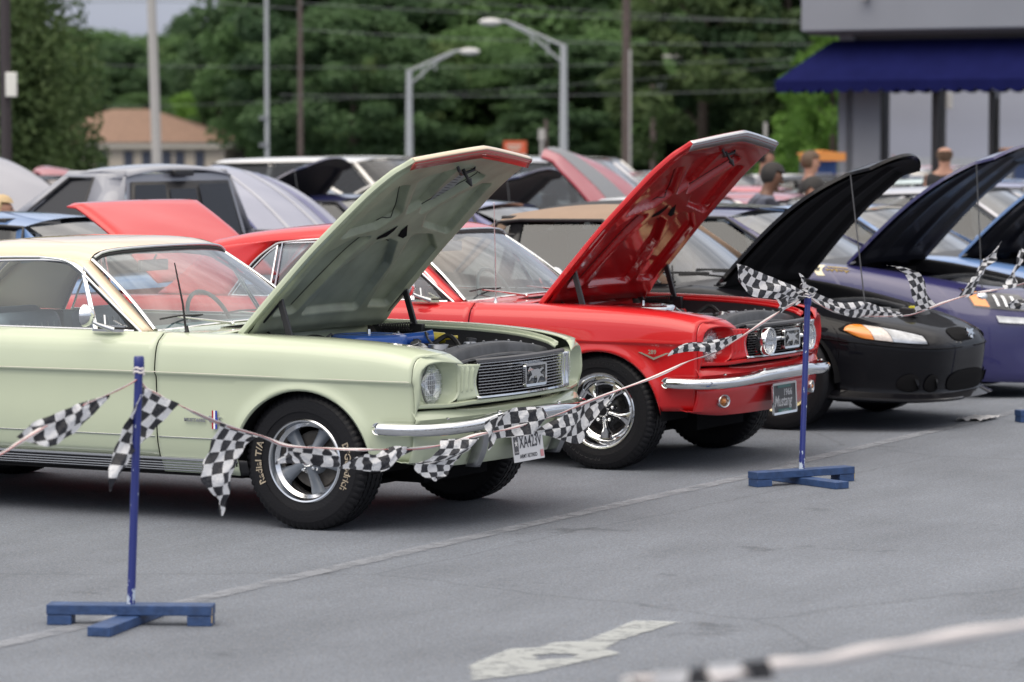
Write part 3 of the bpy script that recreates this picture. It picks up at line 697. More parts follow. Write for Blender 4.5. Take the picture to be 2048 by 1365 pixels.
    a = MB(); a.tube([sg(-2.115,.89), sg(-2.115,1.188)], .010, 8, flat=.5); a.tube([sg(-2.147,.89), sg(-2.147,1.176)], .006, 8); a.tube(catmull([sg(-2.147,1.172), sg(-2.21,1.125), sg(-2.305,1.02), sg(-2.39,.893)],4), .006, 8); two(a, 'quarter_glass_frame', M_CHROME)
    a = MB(); a.tube([sg(-.990,.897), sg(-1.16,1.03), sg(-1.318,1.158)], .007, 8); a.tube([sg(-1.003,.898), sg(-1.19,.898)], .006, 8); two(a, 'vent_frame', M_RUBBER)
    a = MB(); a.tube([sg(-.955,.893), sg(-1.14,1.035), sg(-1.335,1.176)], .0075, 8); a.tube([sg(-.975,.886), sg(-1.2,.886)], .008, 8); two(a, 'vent_trim', M_CHROME)
    a = MB(); a.tube([(x, -(.742), .889) for x in (-1.2,-2.40)], .006, 8); two(a, 'belt_moulding', M_CHROME_R)
    a = MB(); a.bar(sg(-1.05,.91), sg(-1.10,.93), .02, .006); a.bar(sg(-1.17,.905), sg(-1.03,.905), .014, .008); a.bar(sg(-1.15,.91), sg(-1.165,.955), .008, .008); two(a, 'vent_latch', M_CHROME)
    # --- mirror on the near door, far mirror
    for s in (-1, 1):
        a = MB(); F = Matrix.Translation((-1.145, s*.90, .962)) @ Matrix.Rotation(R(90-s*10), 4, 'Z')
        a.lathe([(.0,.024),(.030,.022),(.052,.010),(.060,-.004),(.061,-.010),(.057,-.013),(.0,-.013)] if 0 else [(.0,-.046),(.018,-.043),(.034,-.033),(.047,-.017),(.053,.0),(.0535,.008),(.050,.011),(.0,.011)], 36, F)
        a.tube([(-1.145,s*.895,.945),(-1.10,s*.86,.918),(-1.045,s*.815,.893)], [.008,.009,.014], 8)
        P_ = [(-1.18,.80),(-1.02,.795),(-.99,.81),(-1.02,.825),(-1.16,.815)]
        a.prism(P_, .884, .896, lambda u, v, w, s=s: (u, s*v, w)); a.build('side_mirror', M_CHROME, root, smooth=50)
    # --- wipers
    for y0 in (-.36, .18):
        a = MB(); a.tube([(-.735,y0+.10,.905),(-.80,y0-.02,.925),(-.875,y0-.17,.945)], [.007,.005,.004], 6); a.ball((-.735,y0+.10,.905), .012, 8); a.build('wiper_arm', M_CHROME_R, root)
        a = MB(); a.tube([(-.845,y0-.36,.945),(-.872,y0-.17,.950),(-.862,y0+.03,.946)], .0045, 6); a.build('wiper_blade', M_RUBBER, root)
    # --- antenna
    a = MB()
    if opt['antenna'] == 'short': a.tube([(-.695,-.722,.868),(-.715,-.722,1.02),(-.76,-.722,1.212)], [.0058,.005,.0032], 8); a.lathe([(.0,-.050),(.006,-.050),(.010,-.028),(.018,-.008),(.020,.0)], 16, Matrix.Translation((-.693,-.722,.868)) @ Matrix.Rotation(R(-90),4,'X')); a.build('antenna', M_RUBBER, root)
    else:
        a.tube([(-.683,-.722,.870),(-.688,-.722,1.15)], .0036, 8); a.tube([(-.688,-.722,1.15),(-.692,-.722,1.30)], .0028, 8); a.tube([(-.692,-.722,1.30),(-.695,-.722,1.435)], .0021, 8); a.ball((-.695,-.722,1.437), .004, 8)
        a.lathe([(.0,-.045),(.007,-.045),(.009,-.030),(.018,-.012),(.020,.0)], 16, Matrix.Translation((-.683,-.722,.868)) @ Matrix.Rotation(R(-90),4,'X')); a.build('antenna', M_CHROME_R, root)
    # --- badges
    f = oriented((-.449, -.866, .495), (1,0,0), (0,0,1))
    a = MB(); f2 = lambda u, v, w=0: f(u, v, -w)
    for k, cc in enumerate(((.35,.02,.03),(.85,.85,.85),(.03,.05,.35))):
        b = MB(); b.prism([(-.0135+k*.009,-.043),(-.0045+k*.009,-.043),(-.0045+k*.009,.043),(-.0135+k*.009,.043)], 0, -.004, f); b.build('tribar_stripe', mat('tribar_%d' % k, cc, rough=.3), root)
    a.prism([(-u*.075*-1, v*.052) for u, v in horse_poly()], -.004, -.010, f); a.build('horse_badge', M_CHROME, root, smooth=30)
    b = MB(); put_text(b, 'MUSTANG', .021, oriented((-.615,-.8655,.483), (1,0,0), (0,0,1)), bold=.0012, extrude=.002, space=1.25); b.build('name_badge', M_STEEL, root, smooth=None)
    if opt.get('v8badge'):
        f = oriented((.345,-.8525,.632), (1,0,0), (0,0,1)); a = MB()
        a.prism([(-.095,.018),(.0,-.022),(.095,.018),(.075,.018),(.0,-.010),(-.075,.018)], 0, -.006, f); put_text(a, '289', .032, oriented((-.030+.345,-.857,.642), (1,0,0), (0,0,1)), bold=.001, extrude=.002); a.build('engine_badge', M_CHROME, root, smooth=None)
    interior66(root, opt)
    engine66(root, opt)
    bonnet66(root, opt)
    for x, far in ((0, False), (0, True), (-WB, False), (-WB, True)):
        make_wheel(root, (x, .705 if far else -.705, .318), far, opt['wheel'], .322)
    return root
def interior66(root, opt):
    im, sm = opt['inner'], opt['seat']
    a = MB(); a.box((-1.55,0,.31),(1.9,1.4,.04)); a.box((-.75,0,.58),(.04,1.44,.55)); a.build('cabin_floor', mat('cabin_carpet', opt.get('carpet', (.05,.05,.055)), rough=.9), root)
    for s in (-1, 1):
        a = MB(); a.grid([[(x, s*w, z) for w, z in ((.74,.884),(.70,.88),(.70,.70),(.72,.34))] for x in np.linspace(-2.42,-.80,6)]); a.build('door_inner_panel', im, root)
    a = MB(); P = []
    for y in np.linspace(-.68,.68,15): P.append([(-.86,y,.885),(-.98,y,.902),(-1.06,y,.885),(-1.09,y,.83),(-1.07,y,.74),(-1.0,y,.66)])
    a.grid(P); a.build('dashboard', mat('dash_'+opt['key'], opt.get('dash', (.10,.16,.17)), rough=.5), root)
    for s in (-1, 1):
        a = MB(); a.box((-1.55,s*.36,.50),(.50,.52,.16)); a.build('seat_cushion', sm, root, bevel=.04)
        a = MB(); M_ = Matrix.Translation((-1.86,s*.36,.70)) @ Matrix.Rotation(R(-14),4,'Y'); a.box((0,0,0),(.14,.50,.48), M_)
        a.build('seat_back', sm, root, bevel=.05)
        b = MB()
        for k in range(-4, 5): b.bar(tuple(M_ @ Vector((.074,k*.05,-.18))), tuple(M_ @ Vector((.074,k*.05,.17))), .006, .006)
        tag(b.build('seat_piping', im, root), kind='stuff')
    a = MB(); a.box((-2.25,0,.48),(.45,1.25,.16)); a.build('rear_seat_cushion', sm, root, bevel=.04)
    a = MB(); a.box((0,0,0),(.14,1.30,.48), Matrix.Translation((-2.50,0,.68)) @ Matrix.Rotation(R(-20),4,'Y')); a.build('rear_seat_back', sm, root, bevel=.05)
    a = MB(); a.box((-2.75,0,.875),(.40,1.28,.02)); a.build('parcel_shelf', im, root)
    # steering wheel on the far (left) side
    c = Vector((-1.26,.36,.845)); M_ = Matrix.Translation(c) @ Matrix.Rotation(R(66),4,'Y')
    a = MB(); a.tube([tuple(M_ @ Vector((.19*math.cos(g), .19*math.sin(g), 0))) for g in np.linspace(0, 2*math.pi, 33)[:-1]], .011, 8, closed=True)
    for g in (0.5*math.pi, 1.5*math.pi, math.pi*0): a.bar(tuple(M_ @ Vector((0,0,-.03))), tuple(M_ @ Vector((.18*math.cos(g), .18*math.sin(g), 0))), .018, .006)
    a.tube([tuple(M_ @ Vector((0,0,-.02))), (-1.0,.36,.76)], .022, 8); a.build('steering_wheel', mat('wheel_dark_teal', (.05,.09,.10), rough=.35), root)
    a = MB(); a.box((-1.37,0,1.165),(.02,.24,.055)); a.tube([(-1.37,0,1.18),(-1.35,0,1.22)], .006, 6); a.build('interior_mirror', M_STEEL, root, bevel=.008)
    for s in (-1,1):
        a = MB(); a.box((-1.50,s*.31,1.222),(.14,.44,.010)); a.build('sun_visor', im, root, bevel=.004)

def engine66(root, opt):
    bodym = opt['body']; apron = opt['apron']
    a = MB()     # hood-opening gutters
    P = []
    for x in np.linspace(-.50,.60,24):
        w, z = pt66(x, 12)[0]; P.append([(x+.0, -w+.001, z-.001), (x, -w+.004, z-.016), (x, -w+.030, z-.020), (x, -w+.034, z-.030)])
    a.grid(P); a.build('hood_gutter', bodym, root, solid=.002); a.mirror().build('hood_gutter', bodym, root, solid=.002)
    a = MB()     # inner aprons
    P = []
    for x in np.linspace(-.50,.62,14):
        w, z = pt66(x, 12)[0]; P.append([(x, -w+.034, z-.030), (x, -w+.05, z-.08), (x, -.50, z-.20), (x, -.42, .40)])
    a.grid(P); a.build('inner_apron', apron, root); a.mirror().build('inner_apron', apron, root)
    a = MB(); a.box((-.545,0,.70),(.02,1.28,.34)); a.grid([[(-.535+dx_, y, z) for dx_, z in ((-.03,.880),(.03,.872),(.045,.80),(.03,.70))] for y in np.linspace(-.62,.62,9)]); a.build('firewall', opt['firewall'], root)
    a = MB(); a.tube([(-.475-.02*(abs(y)/.6)**2, y, .884-.012*(abs(y)/.6)**2) for y in np.linspace(-.60,.60,25)], .010, 8); a.build('cowl_seal', M_RUBBER, root)
    for s in (-1, 1):
        a = MB(); a.box((-.20,s*.46,.72),(.24,.16,.18), taper=.8); a.build('shock_tower', opt['firewall'] if s > 0 else apron, root, bevel=.012)
    a = MB(); a.box((.05,0,.42),(1.15,.84,.04)); a.build('engine_bay_floor', M_UNDER, root)
    # radiator support with its curved top
    a = MB(); P = []
    for w in np.linspace(-.60,.60,31):
        k = 1-(abs(w)/.60)**2.2; zt = .770+.062*k; P.append([(.56,w,.52),(.555,w,zt-.012),(.545,w,zt),(.50,w,zt+.004),(.455,w,zt-.002),(.45,w,zt-.03)])
    a.grid(P); a.build('radiator_support', M_ENG, root, solid=.003)
    a = MB()
    for w in np.linspace(-.5,.5,9): a.ball((.50,w,.776+.062*(1-(abs(w)/.60)**2.2)), .008, 6)
    tag(a.build('support_bolts', M_STEEL, root), kind='stuff')
    a = MB(); a.tube([(.575,w,.745+.030*(1-(abs(w)/.5)**2)) for w in np.linspace(-.46,.46,17)], .012, 8); a.box((.60,-.02,.735),(.03,.10,.06)); a.box((.60,.14,.74),(.02,.05,.05)); a.tube([(.60,-.30,.72),(.60,-.25,.76),(.58,-.2,.70)], .01, 6); a.ball((.61,-.33,.735), .030, 10); a.ball((.61,.28,.735), .028, 10); a.ball((.60,-.47,.775), .016, 8); a.tube([(.60,-.47,.74),(.60,-.47,.77)], .006, 6); a.build('hood_latch_hardware', M_ENG, root)
    a = MB(); a.box((.40,0,.66),(.05,.60,.28)); a.build('radiator', M_BLACK, root, bevel=.006)
    a = MB(); a.lathe([(.0,-.02),(.03,-.02),(.035,.0)], 14, Matrix.Translation((.40,.05,.81)) @ Matrix.Rotation(R(-90),4,'X')); a.build('radiator_cap', M_STEEL, root)
    a = MB(); a.box((-.06,0,.66),(.52,.30,.20)); a.build('engine_block', M_ENG, root, bevel=.02)
    for s in (-1,1):
        a = MB(); a.box((-.08,s*.21,.735),(.48,.13,.09)); a.build('valve_cover', opt['engine'], root, bevel=.02)
    # air cleaner
    c = (-.145,.03,.79)
    a = MB(); M_ = Matrix.Translation(c) @ Matrix.Rotation(R(-90),4,'X')
    a.lathe([(.0,-.066),(.045,-.066),(.055,-.062),(.11,-.062),(.12,-.066),(.168,-.064),(.182,-.056),(.186,-.045),(.186,.015),(.17,.025)] , 56, M_)
    a.build('air_cleaner', opt['cleaner'], root, smooth=35)
    a = MB(); a.lathe([(.0,-.088),(.008,-.088),(.010,-.066)], 10, M_); a.build('wing_nut', M_CHROME, root)
    if opt['snorkel']:
        a = MB(); a.tube([(-.10,.16,.815),(.02,.27,.825),(.055,.30,.827)], [.030,.032,.040], 20); a.build('air_intake_snorkel', opt['cleaner'], root)
        a = MB(); a.tube([(.055,.30,.827),(.10,.34,.825)], [.030,.026], 14); a.tube([(.10,.34,.825),(.15,.38,.828)], .010, 8); a.build('breather_cap', mat('gold_yellow', (.45,.36,.02), rough=.4), root)
        a = MB(); a.tube([(-.30,-.26,.815),(-.27,-.22,.818)], .012, 8); a.build('wiring_boot', mat('gold_yellow', (.5,.4,.02)), root)
    hs = MB()
    for pts in (((-.40,-.50,.86),(-.34,-.40,.845),(-.30,-.30,.80),(-.22,-.20,.79)), ((-.42,-.30,.80),(-.34,-.24,.83),(-.25,-.22,.80)), ((-.5,-.1,.82),(-.42,.0,.84),(-.34,.05,.80)), ((.06,.1,.80),(.20,.12,.80),(.36,.1,.79)), ((.08,.26,.80),(.14,.30,.84),(.22,.26,.80),(.25,.2,.76)), ((.10,-.1,.76),(.25,-.15,.80),(.36,-.1,.78)), ((-.44,-.52,.86),(-.41,-.48,.885),(-.37,-.50,.87),(-.39,-.53,.855))):
        hs.tube(catmull(pts, 5), .0055 if pts[0][0] < 0 else .012, 6)
    tag(hs.build('engine_hoses', M_RUBBER, root), kind='stuff')
    rs = random.Random(5 if opt['key'] == 'green' else 9)
    for nm, m_, n_ in (('bay_fittings', M_ENG, 16), ('bay_brackets', M_STEEL, 9)):
        a = MB()
        for k in range(n_):
            x, y, z = rs.uniform(-.38,.42), rs.uniform(-.44,.44), rs.uniform(.735,.80)
            if math.hypot(x+.145, y-.03) < .22: x += .30
            M_ = Matrix.Translation((x,y,z)) @ Matrix.Rotation(rs.uniform(-.6,.6),4,'X') @ Matrix.Rotation(rs.uniform(0,3),4,'Z'); q = rs.random()
            if q < .4: a.box((0,0,0),(rs.uniform(.04,.11),rs.uniform(.02,.05),rs.uniform(.02,.06)), M_)
            elif q < .75: a.lathe([(.0,-.03),(rs.uniform(.015,.03),-.03),(.022,.0),(.03,.03)], 12, M_ @ Matrix.Rotation(R(-90),4,'X'))
            else: a.tube([(0,0,0),(.03,.02,.04),(.08,.02,.05),(.12,.0,.0)] if k % 2 else [(0,0,0),(.0,.06,.03),(.04,.12,.02)], .006, 6) if 0 else a.tube([tuple(M_ @ Vector(p_)) for p_ in ((0,0,0),(.03,.02,.04),(.08,.02,.05),(.12,.0,.0))], .007, 6)
        tag(a.build(nm, m_, root, bevel=.002), kind='stuff')
    a = MB(); a.box((.30,-.42,.72),(.26,.17,.17)); a.build('battery', M_BLACK, root, bevel=.006)
    a = MB(); a.ball((.16,-.02,.77), .055, 14); a.lathe([(.0,-.04),(.05,-.04),(.06,.0)], 18, Matrix.Translation((.20,.10,.77)) @ Matrix.Rotation(R(-90),4,'X')); a.box((.12,.18,.76),(.10,.10,.07)); a.build('alternator', M_STEEL if opt['key'] == 'green' else M_ENG, root)

HOODW = [(0,.652),(.3,.645),(.7,.628),(1.0,.606),(1.16,.588),(1.215,.575)]
def bonnet66(root, opt):
    H = np.array((-.455, .888)); T = np.array(opt['hood_tip'])        # hinge and tip (x,z) at the centre
    L = float(np.hypot(*(T-H))); ch = (T-H)/L; nr = np.array((-ch[1], ch[0]))      # up-side normal
    def pos(s, v, drop=0.0):
        w = float(pchip(s, HOODW)[0,0])
        sl = L*(1-.062*(abs(v)**1.15))                                   # bowed front edge
        ss = s/1.28*sl
        h = float(pchip(s/1.28, [(0,0),(.25,.022),(.5,.038),(.75,.040),(.9,.028),(1,0)])[0,0])+.024*(1-v*v)*math.sin(math.pi*min(1, .15+s/1.28*.9))-.024*0-drop
        q = H+ch*ss+nr*h
        return (float(q[0]), v*w, float(q[1]))
    S = np.linspace(0, 1.28, 60); V = np.linspace(-1, 1, 61)
    a = MB(); a.grid([[pos(s, v) for v in V] for s in S]); a.build('hood', opt['body'], root, smooth=60)
    skin = bpy.data.objects[root.children[-1].name] if False else None
    # edge flange
    a = MB()
    loop = [(s, -1) for s in S]+[(1.28, v) for v in V]+[(s, 1) for s in S[::-1]]
    a.grid([[pos(s, v, d) for s, v in loop] for d in (0, .012, .024)]+[[pos(min(s, 1.262) if s > .012 else .012, v*.974, .0335) for s, v in loop]]); a.build('hood_flange', opt['body'], root, solid=.002)
    a = MB(); a.grid([[pos(1.28-b, v, d) for v in np.linspace(-1,1,31)] for b, d in ((0,.001),(-.004,.006),(-.004,.020),(-.001,.026))]); a.build('hood_lip_moulding', opt['liptop'], root, solid=.002)
    a = MB(); a.grid([[pos(1.28-b, v, d) for v in np.linspace(-1,1,31)] for b, d in ((.001,.0275),(.022,.034),(.048,.048))]); a.build('hood_lip_underside', opt['lip'], root, solid=.002)
    # pressed inner frame: ribs with pockets between them
    pockets = [
        [(.15,-.36),(.15,.36),(.42,.32),(.56,.15),(.58,0),(.56,-.15),(.42,-.32)],
        [(.17,-.80),(.55,-.80),(.63,-.58),(.62,-.36),(.50,-.44),(.17,-.56)], [(.17,.80),(.55,.80),(.63,.58),(.62,.36),(.50,.44),(.17,.56)],
        [(.70,-.78),(1.03,-.72),(1.02,-.60),(.80,-.26),(.73,-.36)], [(.70,.78),(1.03,.72),(1.02,.60),(.80,.26),(.73,.36)],
        [(.82,-.10),(1.08,-.46),(1.11,-.12),(.86,-.04)], [(.82,.10),(1.08,.46),(1.11,.12),(.86,.04)]]
    slots = [[(.615,-.20),(.635,-.22),(.71,-.07),(.67,-.055),(.63,-.085)], [(.615,.20),(.635,.22),(.71,.07),(.67,.055),(.63,.085)]]
    Sg = np.linspace(.012, 1.262, 190); Vg = np.linspace(-.975, .975, 170); SS, VV = np.meshgrid(Sg, Vg, indexing='ij'); WW = VV*.62
    dep = np.full(SS.shape, .044)
    for pk in pockets:
        d = sdf_poly(SS, WW, [(s, v*.62) for s, v in pk])-.018
        dep -= .034*smooth01((.012-d)/.016)
    for pk in slots:
        d = sdf_poly(SS, WW, [(s, v*.62) for s, v in pk])-.010; dep = np.maximum(dep, .044*smooth01((.030-d)/.02))
    dep -= .012*smooth01((np.abs(VV)-.93)/.05)+.012*smooth01((SS-1.21)/.04)
    dep += .008*np.exp(-((SS-.06)/.035)**2)
    P = [[pos(Sg[i], Vg[j], max(.0035, dep[i, j])) for j in range(len(Vg))] for i in range(len(Sg))]
    a = MB(); a.grid(P); a.build('hood_inner_frame', opt['hoodinner'], root, smooth=60)
    a = MB()
    for pk in slots: a = MB(); a.add([pos(s, v, .0460) for s, v in pk], [tuple(range(len(pk)))]); a.build('frame_slot', M_UNDER, root)
    a = MB()     # black sealer runs along the pocket edges
    for pk, i0, i1 in ((pockets[0],3,6),(pockets[1],3,5),(pockets[2],3,5),(pockets[3],2,4),(pockets[4],2,4),(pockets[5],0,1),(pockets[6],0,2)):
        pl = catmull([(pk[k % len(pk)][0], pk[k % len(pk)][1]) for k in range(i0, i1+1)], 6)
        pts = []
        for s, v in pl:
            i = int(np.argmin(abs(Sg-s))); j = int(np.argmin(abs(Vg-v))); pts.append(pos(s, v, dep[i, j]+.0015))
        a.tube(pts, .0022, 5)
    tag(a.build('sealer_bead', M_RUBBER, root), kind='stuff')
    # latch striker
    a = MB(); z = lambda s, w, d: pos(s, w/.6, .022+d)
    a.tube([z(1.17,-.10,.0), z(1.15,-.09,.04), z(1.12,-.03,.045), z(1.10,0,.035)], .008, 8); a.tube([z(1.17,.08,.0), z(1.14,.09,.03), z(1.10,0,.035)], .008, 8)
    a.tube([z(1.13,0,.0), z(1.115,0,.07), z(1.112,0,.085)], [.009,.008,.008], 8); a.tube([z(1.113,0,.080), z(1.106,0,.115)], [.017,.004], 10)
    a.box((0,0,0),(.001,.001,.001)); a.build('hood_latch', M_BLACK, root)
    if opt.get('decal'):
        a = MB(); a.grid([[pos(s, v/.6, .0135) for v in (.10,.20)] for s in np.linspace(.86,1.05,5)]); a.build('hood_decal', mat('grey_decal', (.33,.33,.34), rough=.6), root)
        a = MB()
        for k in range(9): a.bar(pos(.875+k*.02, .115/.6, .015), pos(.875+k*.02, (.165 if k % 3 else .185)/.6, .015), .006, .001)
        tag(a.build('decal_print', M_RUBBER, root), kind='stuff')
    a = MB()
    for s, v in ((.3,-.95),(.42,-.95),(.62,-.95),(.83,-.93),(.95,-.93),(.3,.95),(.5,.95),(.8,.93),(1.0,.90),(1.1,-.8),(1.1,.8)): a.bar(pos(s,v,.024), pos(s+.03,v,.024), .008, .004)
    tag(a.build('hood_buffers', M_RUBBER, root), kind='stuff')
    # hinges
    for s in (-1, 1):
        y = s*.585; A = lambda ss, d=.045: np.array((pos(ss, 0)[0], y, pos(ss, 1, d)[2]+.0))
        p0, p1 = A(.03), A(.29)
        a = MB(); a.bar(tuple(p0), tuple(p1), .030, .045); a.bar(tuple(p1), (p1[0]+.075, y, .815), .018, .030); a.bar(tuple(p0), (p0[0]+.055, y, .81), .016, .030)
        a.bar((p0[0]+.03, y, .825), (p1[0]+.09, y, .825), .012, .05); a.box((p1[0]+.075,y,.84),(.07,.03,.07)); a.build('hood_hinge', M_BLACK, root, bevel=.003)
        a = MB(); N = 100; x0, x1 = p0[0]+.06, p1[0]+.06
        a.tube([(x0+(x1-x0)*k/N, y-s*.03+.022*math.cos(2*math.pi*k/8), .848+.022*math.sin(2*math.pi*k/8)+.012*k/N) for k in range(N)], .0042, 5); a.build('hinge_spring', M_RUBBER, root)

# --- paint schemes
MINT = paint('mint_green_paint', (.465,.520,.385), rough=.5, noise=.02)
CREAMP = paint('cream_roof_paint', (.68,.545,.395), rough=.5)
REDP = paint('bright_red_paint', (.52,.006,.009), rough=.45, coat=.85)
def green_plate(root):
    f = oriented((.735,.0,.362), (0,1,0), (-.13,0,1))
    a = MB(); a.add([f(u, v, w) for w in (0,.003) for u, v in ((-.152,-.076),(.152,-.076),(.152,.076),(-.152,.076))], [(3,2,1,0),(4,5,6,7),(0,1,5,4),(1,2,6,5),(2,3,7,6),(3,0,4,7)]); a.build('licence_plate', mat('plate_white', (.62,.63,.66), rough=.4), root, bevel=.002)
    a = MB(); put_text(a, 'XA423V', .082, lambda u, v, w=0: f(u*.78-.088, v-.012, w+.0042), bold=.0012); put_text(a, 'ARMY RETIRED', .026, lambda u, v, w=0: f(u-.095, v-.060, w+.0042), bold=.0004); a.build('plate_characters', mat('plate_ink', (.03,.03,.04), rough=.5), root, smooth=None)
    a = MB(); a.add([f(u, v, .0040) for u, v in ((-.143,-.040),(-.098,-.040),(-.098,.045),(-.143,.045))], [(0,1,2,3)]); a.build('plate_seal', mat('plate_ink2', (.07,.07,.08)), root)
    a = MB(); st = [( -.1205+(.019 if k % 2 == 0 else .008)*math.sin(math.pi*k/5), .012+(.019 if k % 2 == 0 else .008)*math.cos(math.pi*k/5)) for k in range(10)]
    a.add([f(u, v, .0050) for u, v in st], [tuple(range(10))]); put_text(a, 'U.S.ARMY', .010, lambda u, v, w=0: f(u-.143, v-.032, w+.0052)); a.build('plate_star', mat('plate_white2', (.7,.7,.7)), root, smooth=None)
    a = MB(); a.add([f(u, v, .0048) for u, v in ((.112,-.066),(.143,-.066),(.143,-.034),(.112,-.034))], [(0,1,2,3)]); a.build('plate_sticker', mat('sticker_red', (.55,.25,.27)), root)
def red_plate(root):
    f = oriented((.731,.0,.362), (0,1,0), (-.05,0,1))
    a = MB(); rect_frame(a, f, .325, .175, .013, .008, .012); a.build('plate_frame', M_CHROME, root)
    a = MB(); a.add([f(u, v, w) for w in (0,.003) for u, v in ((-.152,-.080),(.152,-.080),(.152,.080),(-.152,.080))], [(3,2,1,0),(4,5,6,7),(0,1,5,4),(1,2,6,5),(2,3,7,6),(3,0,4,7)]); a.build('licence_plate', mat('plate_black', (.035,.036,.04), rough=.35), root)
    for v in (.070,-.070):
        a = MB(); a.add([f(u, w, .0060) for u, w in ((-.09,v-.012),(.09,v-.012),(.09,v+.012),(-.09,v+.012))], [(0,1,2,3)]); a.build('frame_legend', mat('plate_frame_green', (.03,.12,.11), rough=.4), root)
    a = MB(); put_text(a, '1966', .052, lambda u, v, w=0: f(u*1.15-.010, v+.014, w+.0042), bold=.0012); put_text(a, 'Mustang', .074, lambda u, v, w=0: f(u*.95-.138, v*1.15-.042, w+.0042), bold=.001, shear=.35); put_text(a, 'MUSTANG CLUB', .018, lambda u, v, w=0: f(u-.070, v+.063, w+.0070)) if 0 else None
    put_text(a, 'OF AMERICA', .018, lambda u, v, w=0: f(u-.055, v-.076, w+.0068)); a.build('plate_characters', mat('plate_silver', (.42,.43,.45), rough=.35), root, smooth=None)
GREEN = dict(key='green', body=MINT, roof=CREAMP, inner=mat('pale_aqua_trim', (.36,.40,.40), rough=.6), seat=mat('grey_blue_vinyl', (.20,.23,.26), rough=.5), wheel='five_spoke',
    hood_tip=(.500,1.762), hoodinner=mat('mint_underhood', (.30,.335,.245), rough=.5, noise=.22, nscale=6, coat=.12, coat_rough=.3), lip=paint('hood_lip_reflection', (.42,.05,.04)), liptop=CREAMP, apron=M_BLACK, firewall=paint('mint_firewall', (.42,.47,.34), coat=.4), cleaner=paint('engine_blue', (.02,.10,.42), coat=.7), engine=paint('engine_blue', (.02,.10,.42)),  # lip underside: reflection of the red car painted in as colour
    snorkel=True, antenna='short', crease_line=True, guards=True, decal=True, plate=green_plate, carpet=(.06,.07,.07))
REDC = dict(key='red', body=REDP, roof=REDP, inner=mat('black_trim', (.06,.06,.065), rough=.6), seat=mat('red_brown_vinyl', (.16,.05,.05), rough=.5), wheel='chrome_spoke', dash=(.03,.03,.03),
    hood_tip=(.482,1.835), hoodinner=paint('red_underhood', (.40,.005,.008), rough=.3), lip=mat('lip_silver', (.36,.36,.38), rough=.3, metal=.7), liptop=mat('lip_chrome', (.7,.7,.7), rough=.15, metal=1), apron=M_BLACK, firewall=REDP, cleaner=M_CHROME, engine=M_ENG,
    snorkel=False, antenna='long', fogs=True, dark_grille=True, v8badge=True, plate=red_plate)
ROWG = 'cars with raised hoods in the front row'
def raised_trunk(root, opt):
    a = MB(); P = []; piv = np.array((-2.96, .925)); ang = R(37)
    for s in np.linspace(0, 1, 16):
        row = []
        for y in np.linspace(-1, 1, 25):
            ln = .80*s; hh = .012*(1-y*y)+.035*math.sin(math.pi*s)-(.035*smooth01((s-.93)/.07))-.03*max(0, abs(y)-.95)/.05*(s**.5)
            row.append((piv[0]-.61*s+.55*hh, y*.66, piv[1]+.475*s+.62*hh+.02))
        P.append(row)
    a.grid(P); a.build('trunk_lid', opt['body'], root, solid=.012)
    a = MB(); a.grid([[(x, y, .80) for y in (-.66,.66)] for x in (-3.78,-2.95)]); a.build('trunk_well', M_UNDER, root)
REDC['trunk_open'] = True
green_car = classic_coupe((0,0,0), GREEN, 'mint green classic coupe with cream roof and raised hood, nearest car in the row', ROWG)
red_car = classic_coupe((-.034,3.1017,0), REDC, 'bright red classic coupe with raised hood and chrome fog lamps in its grille', ROWG)
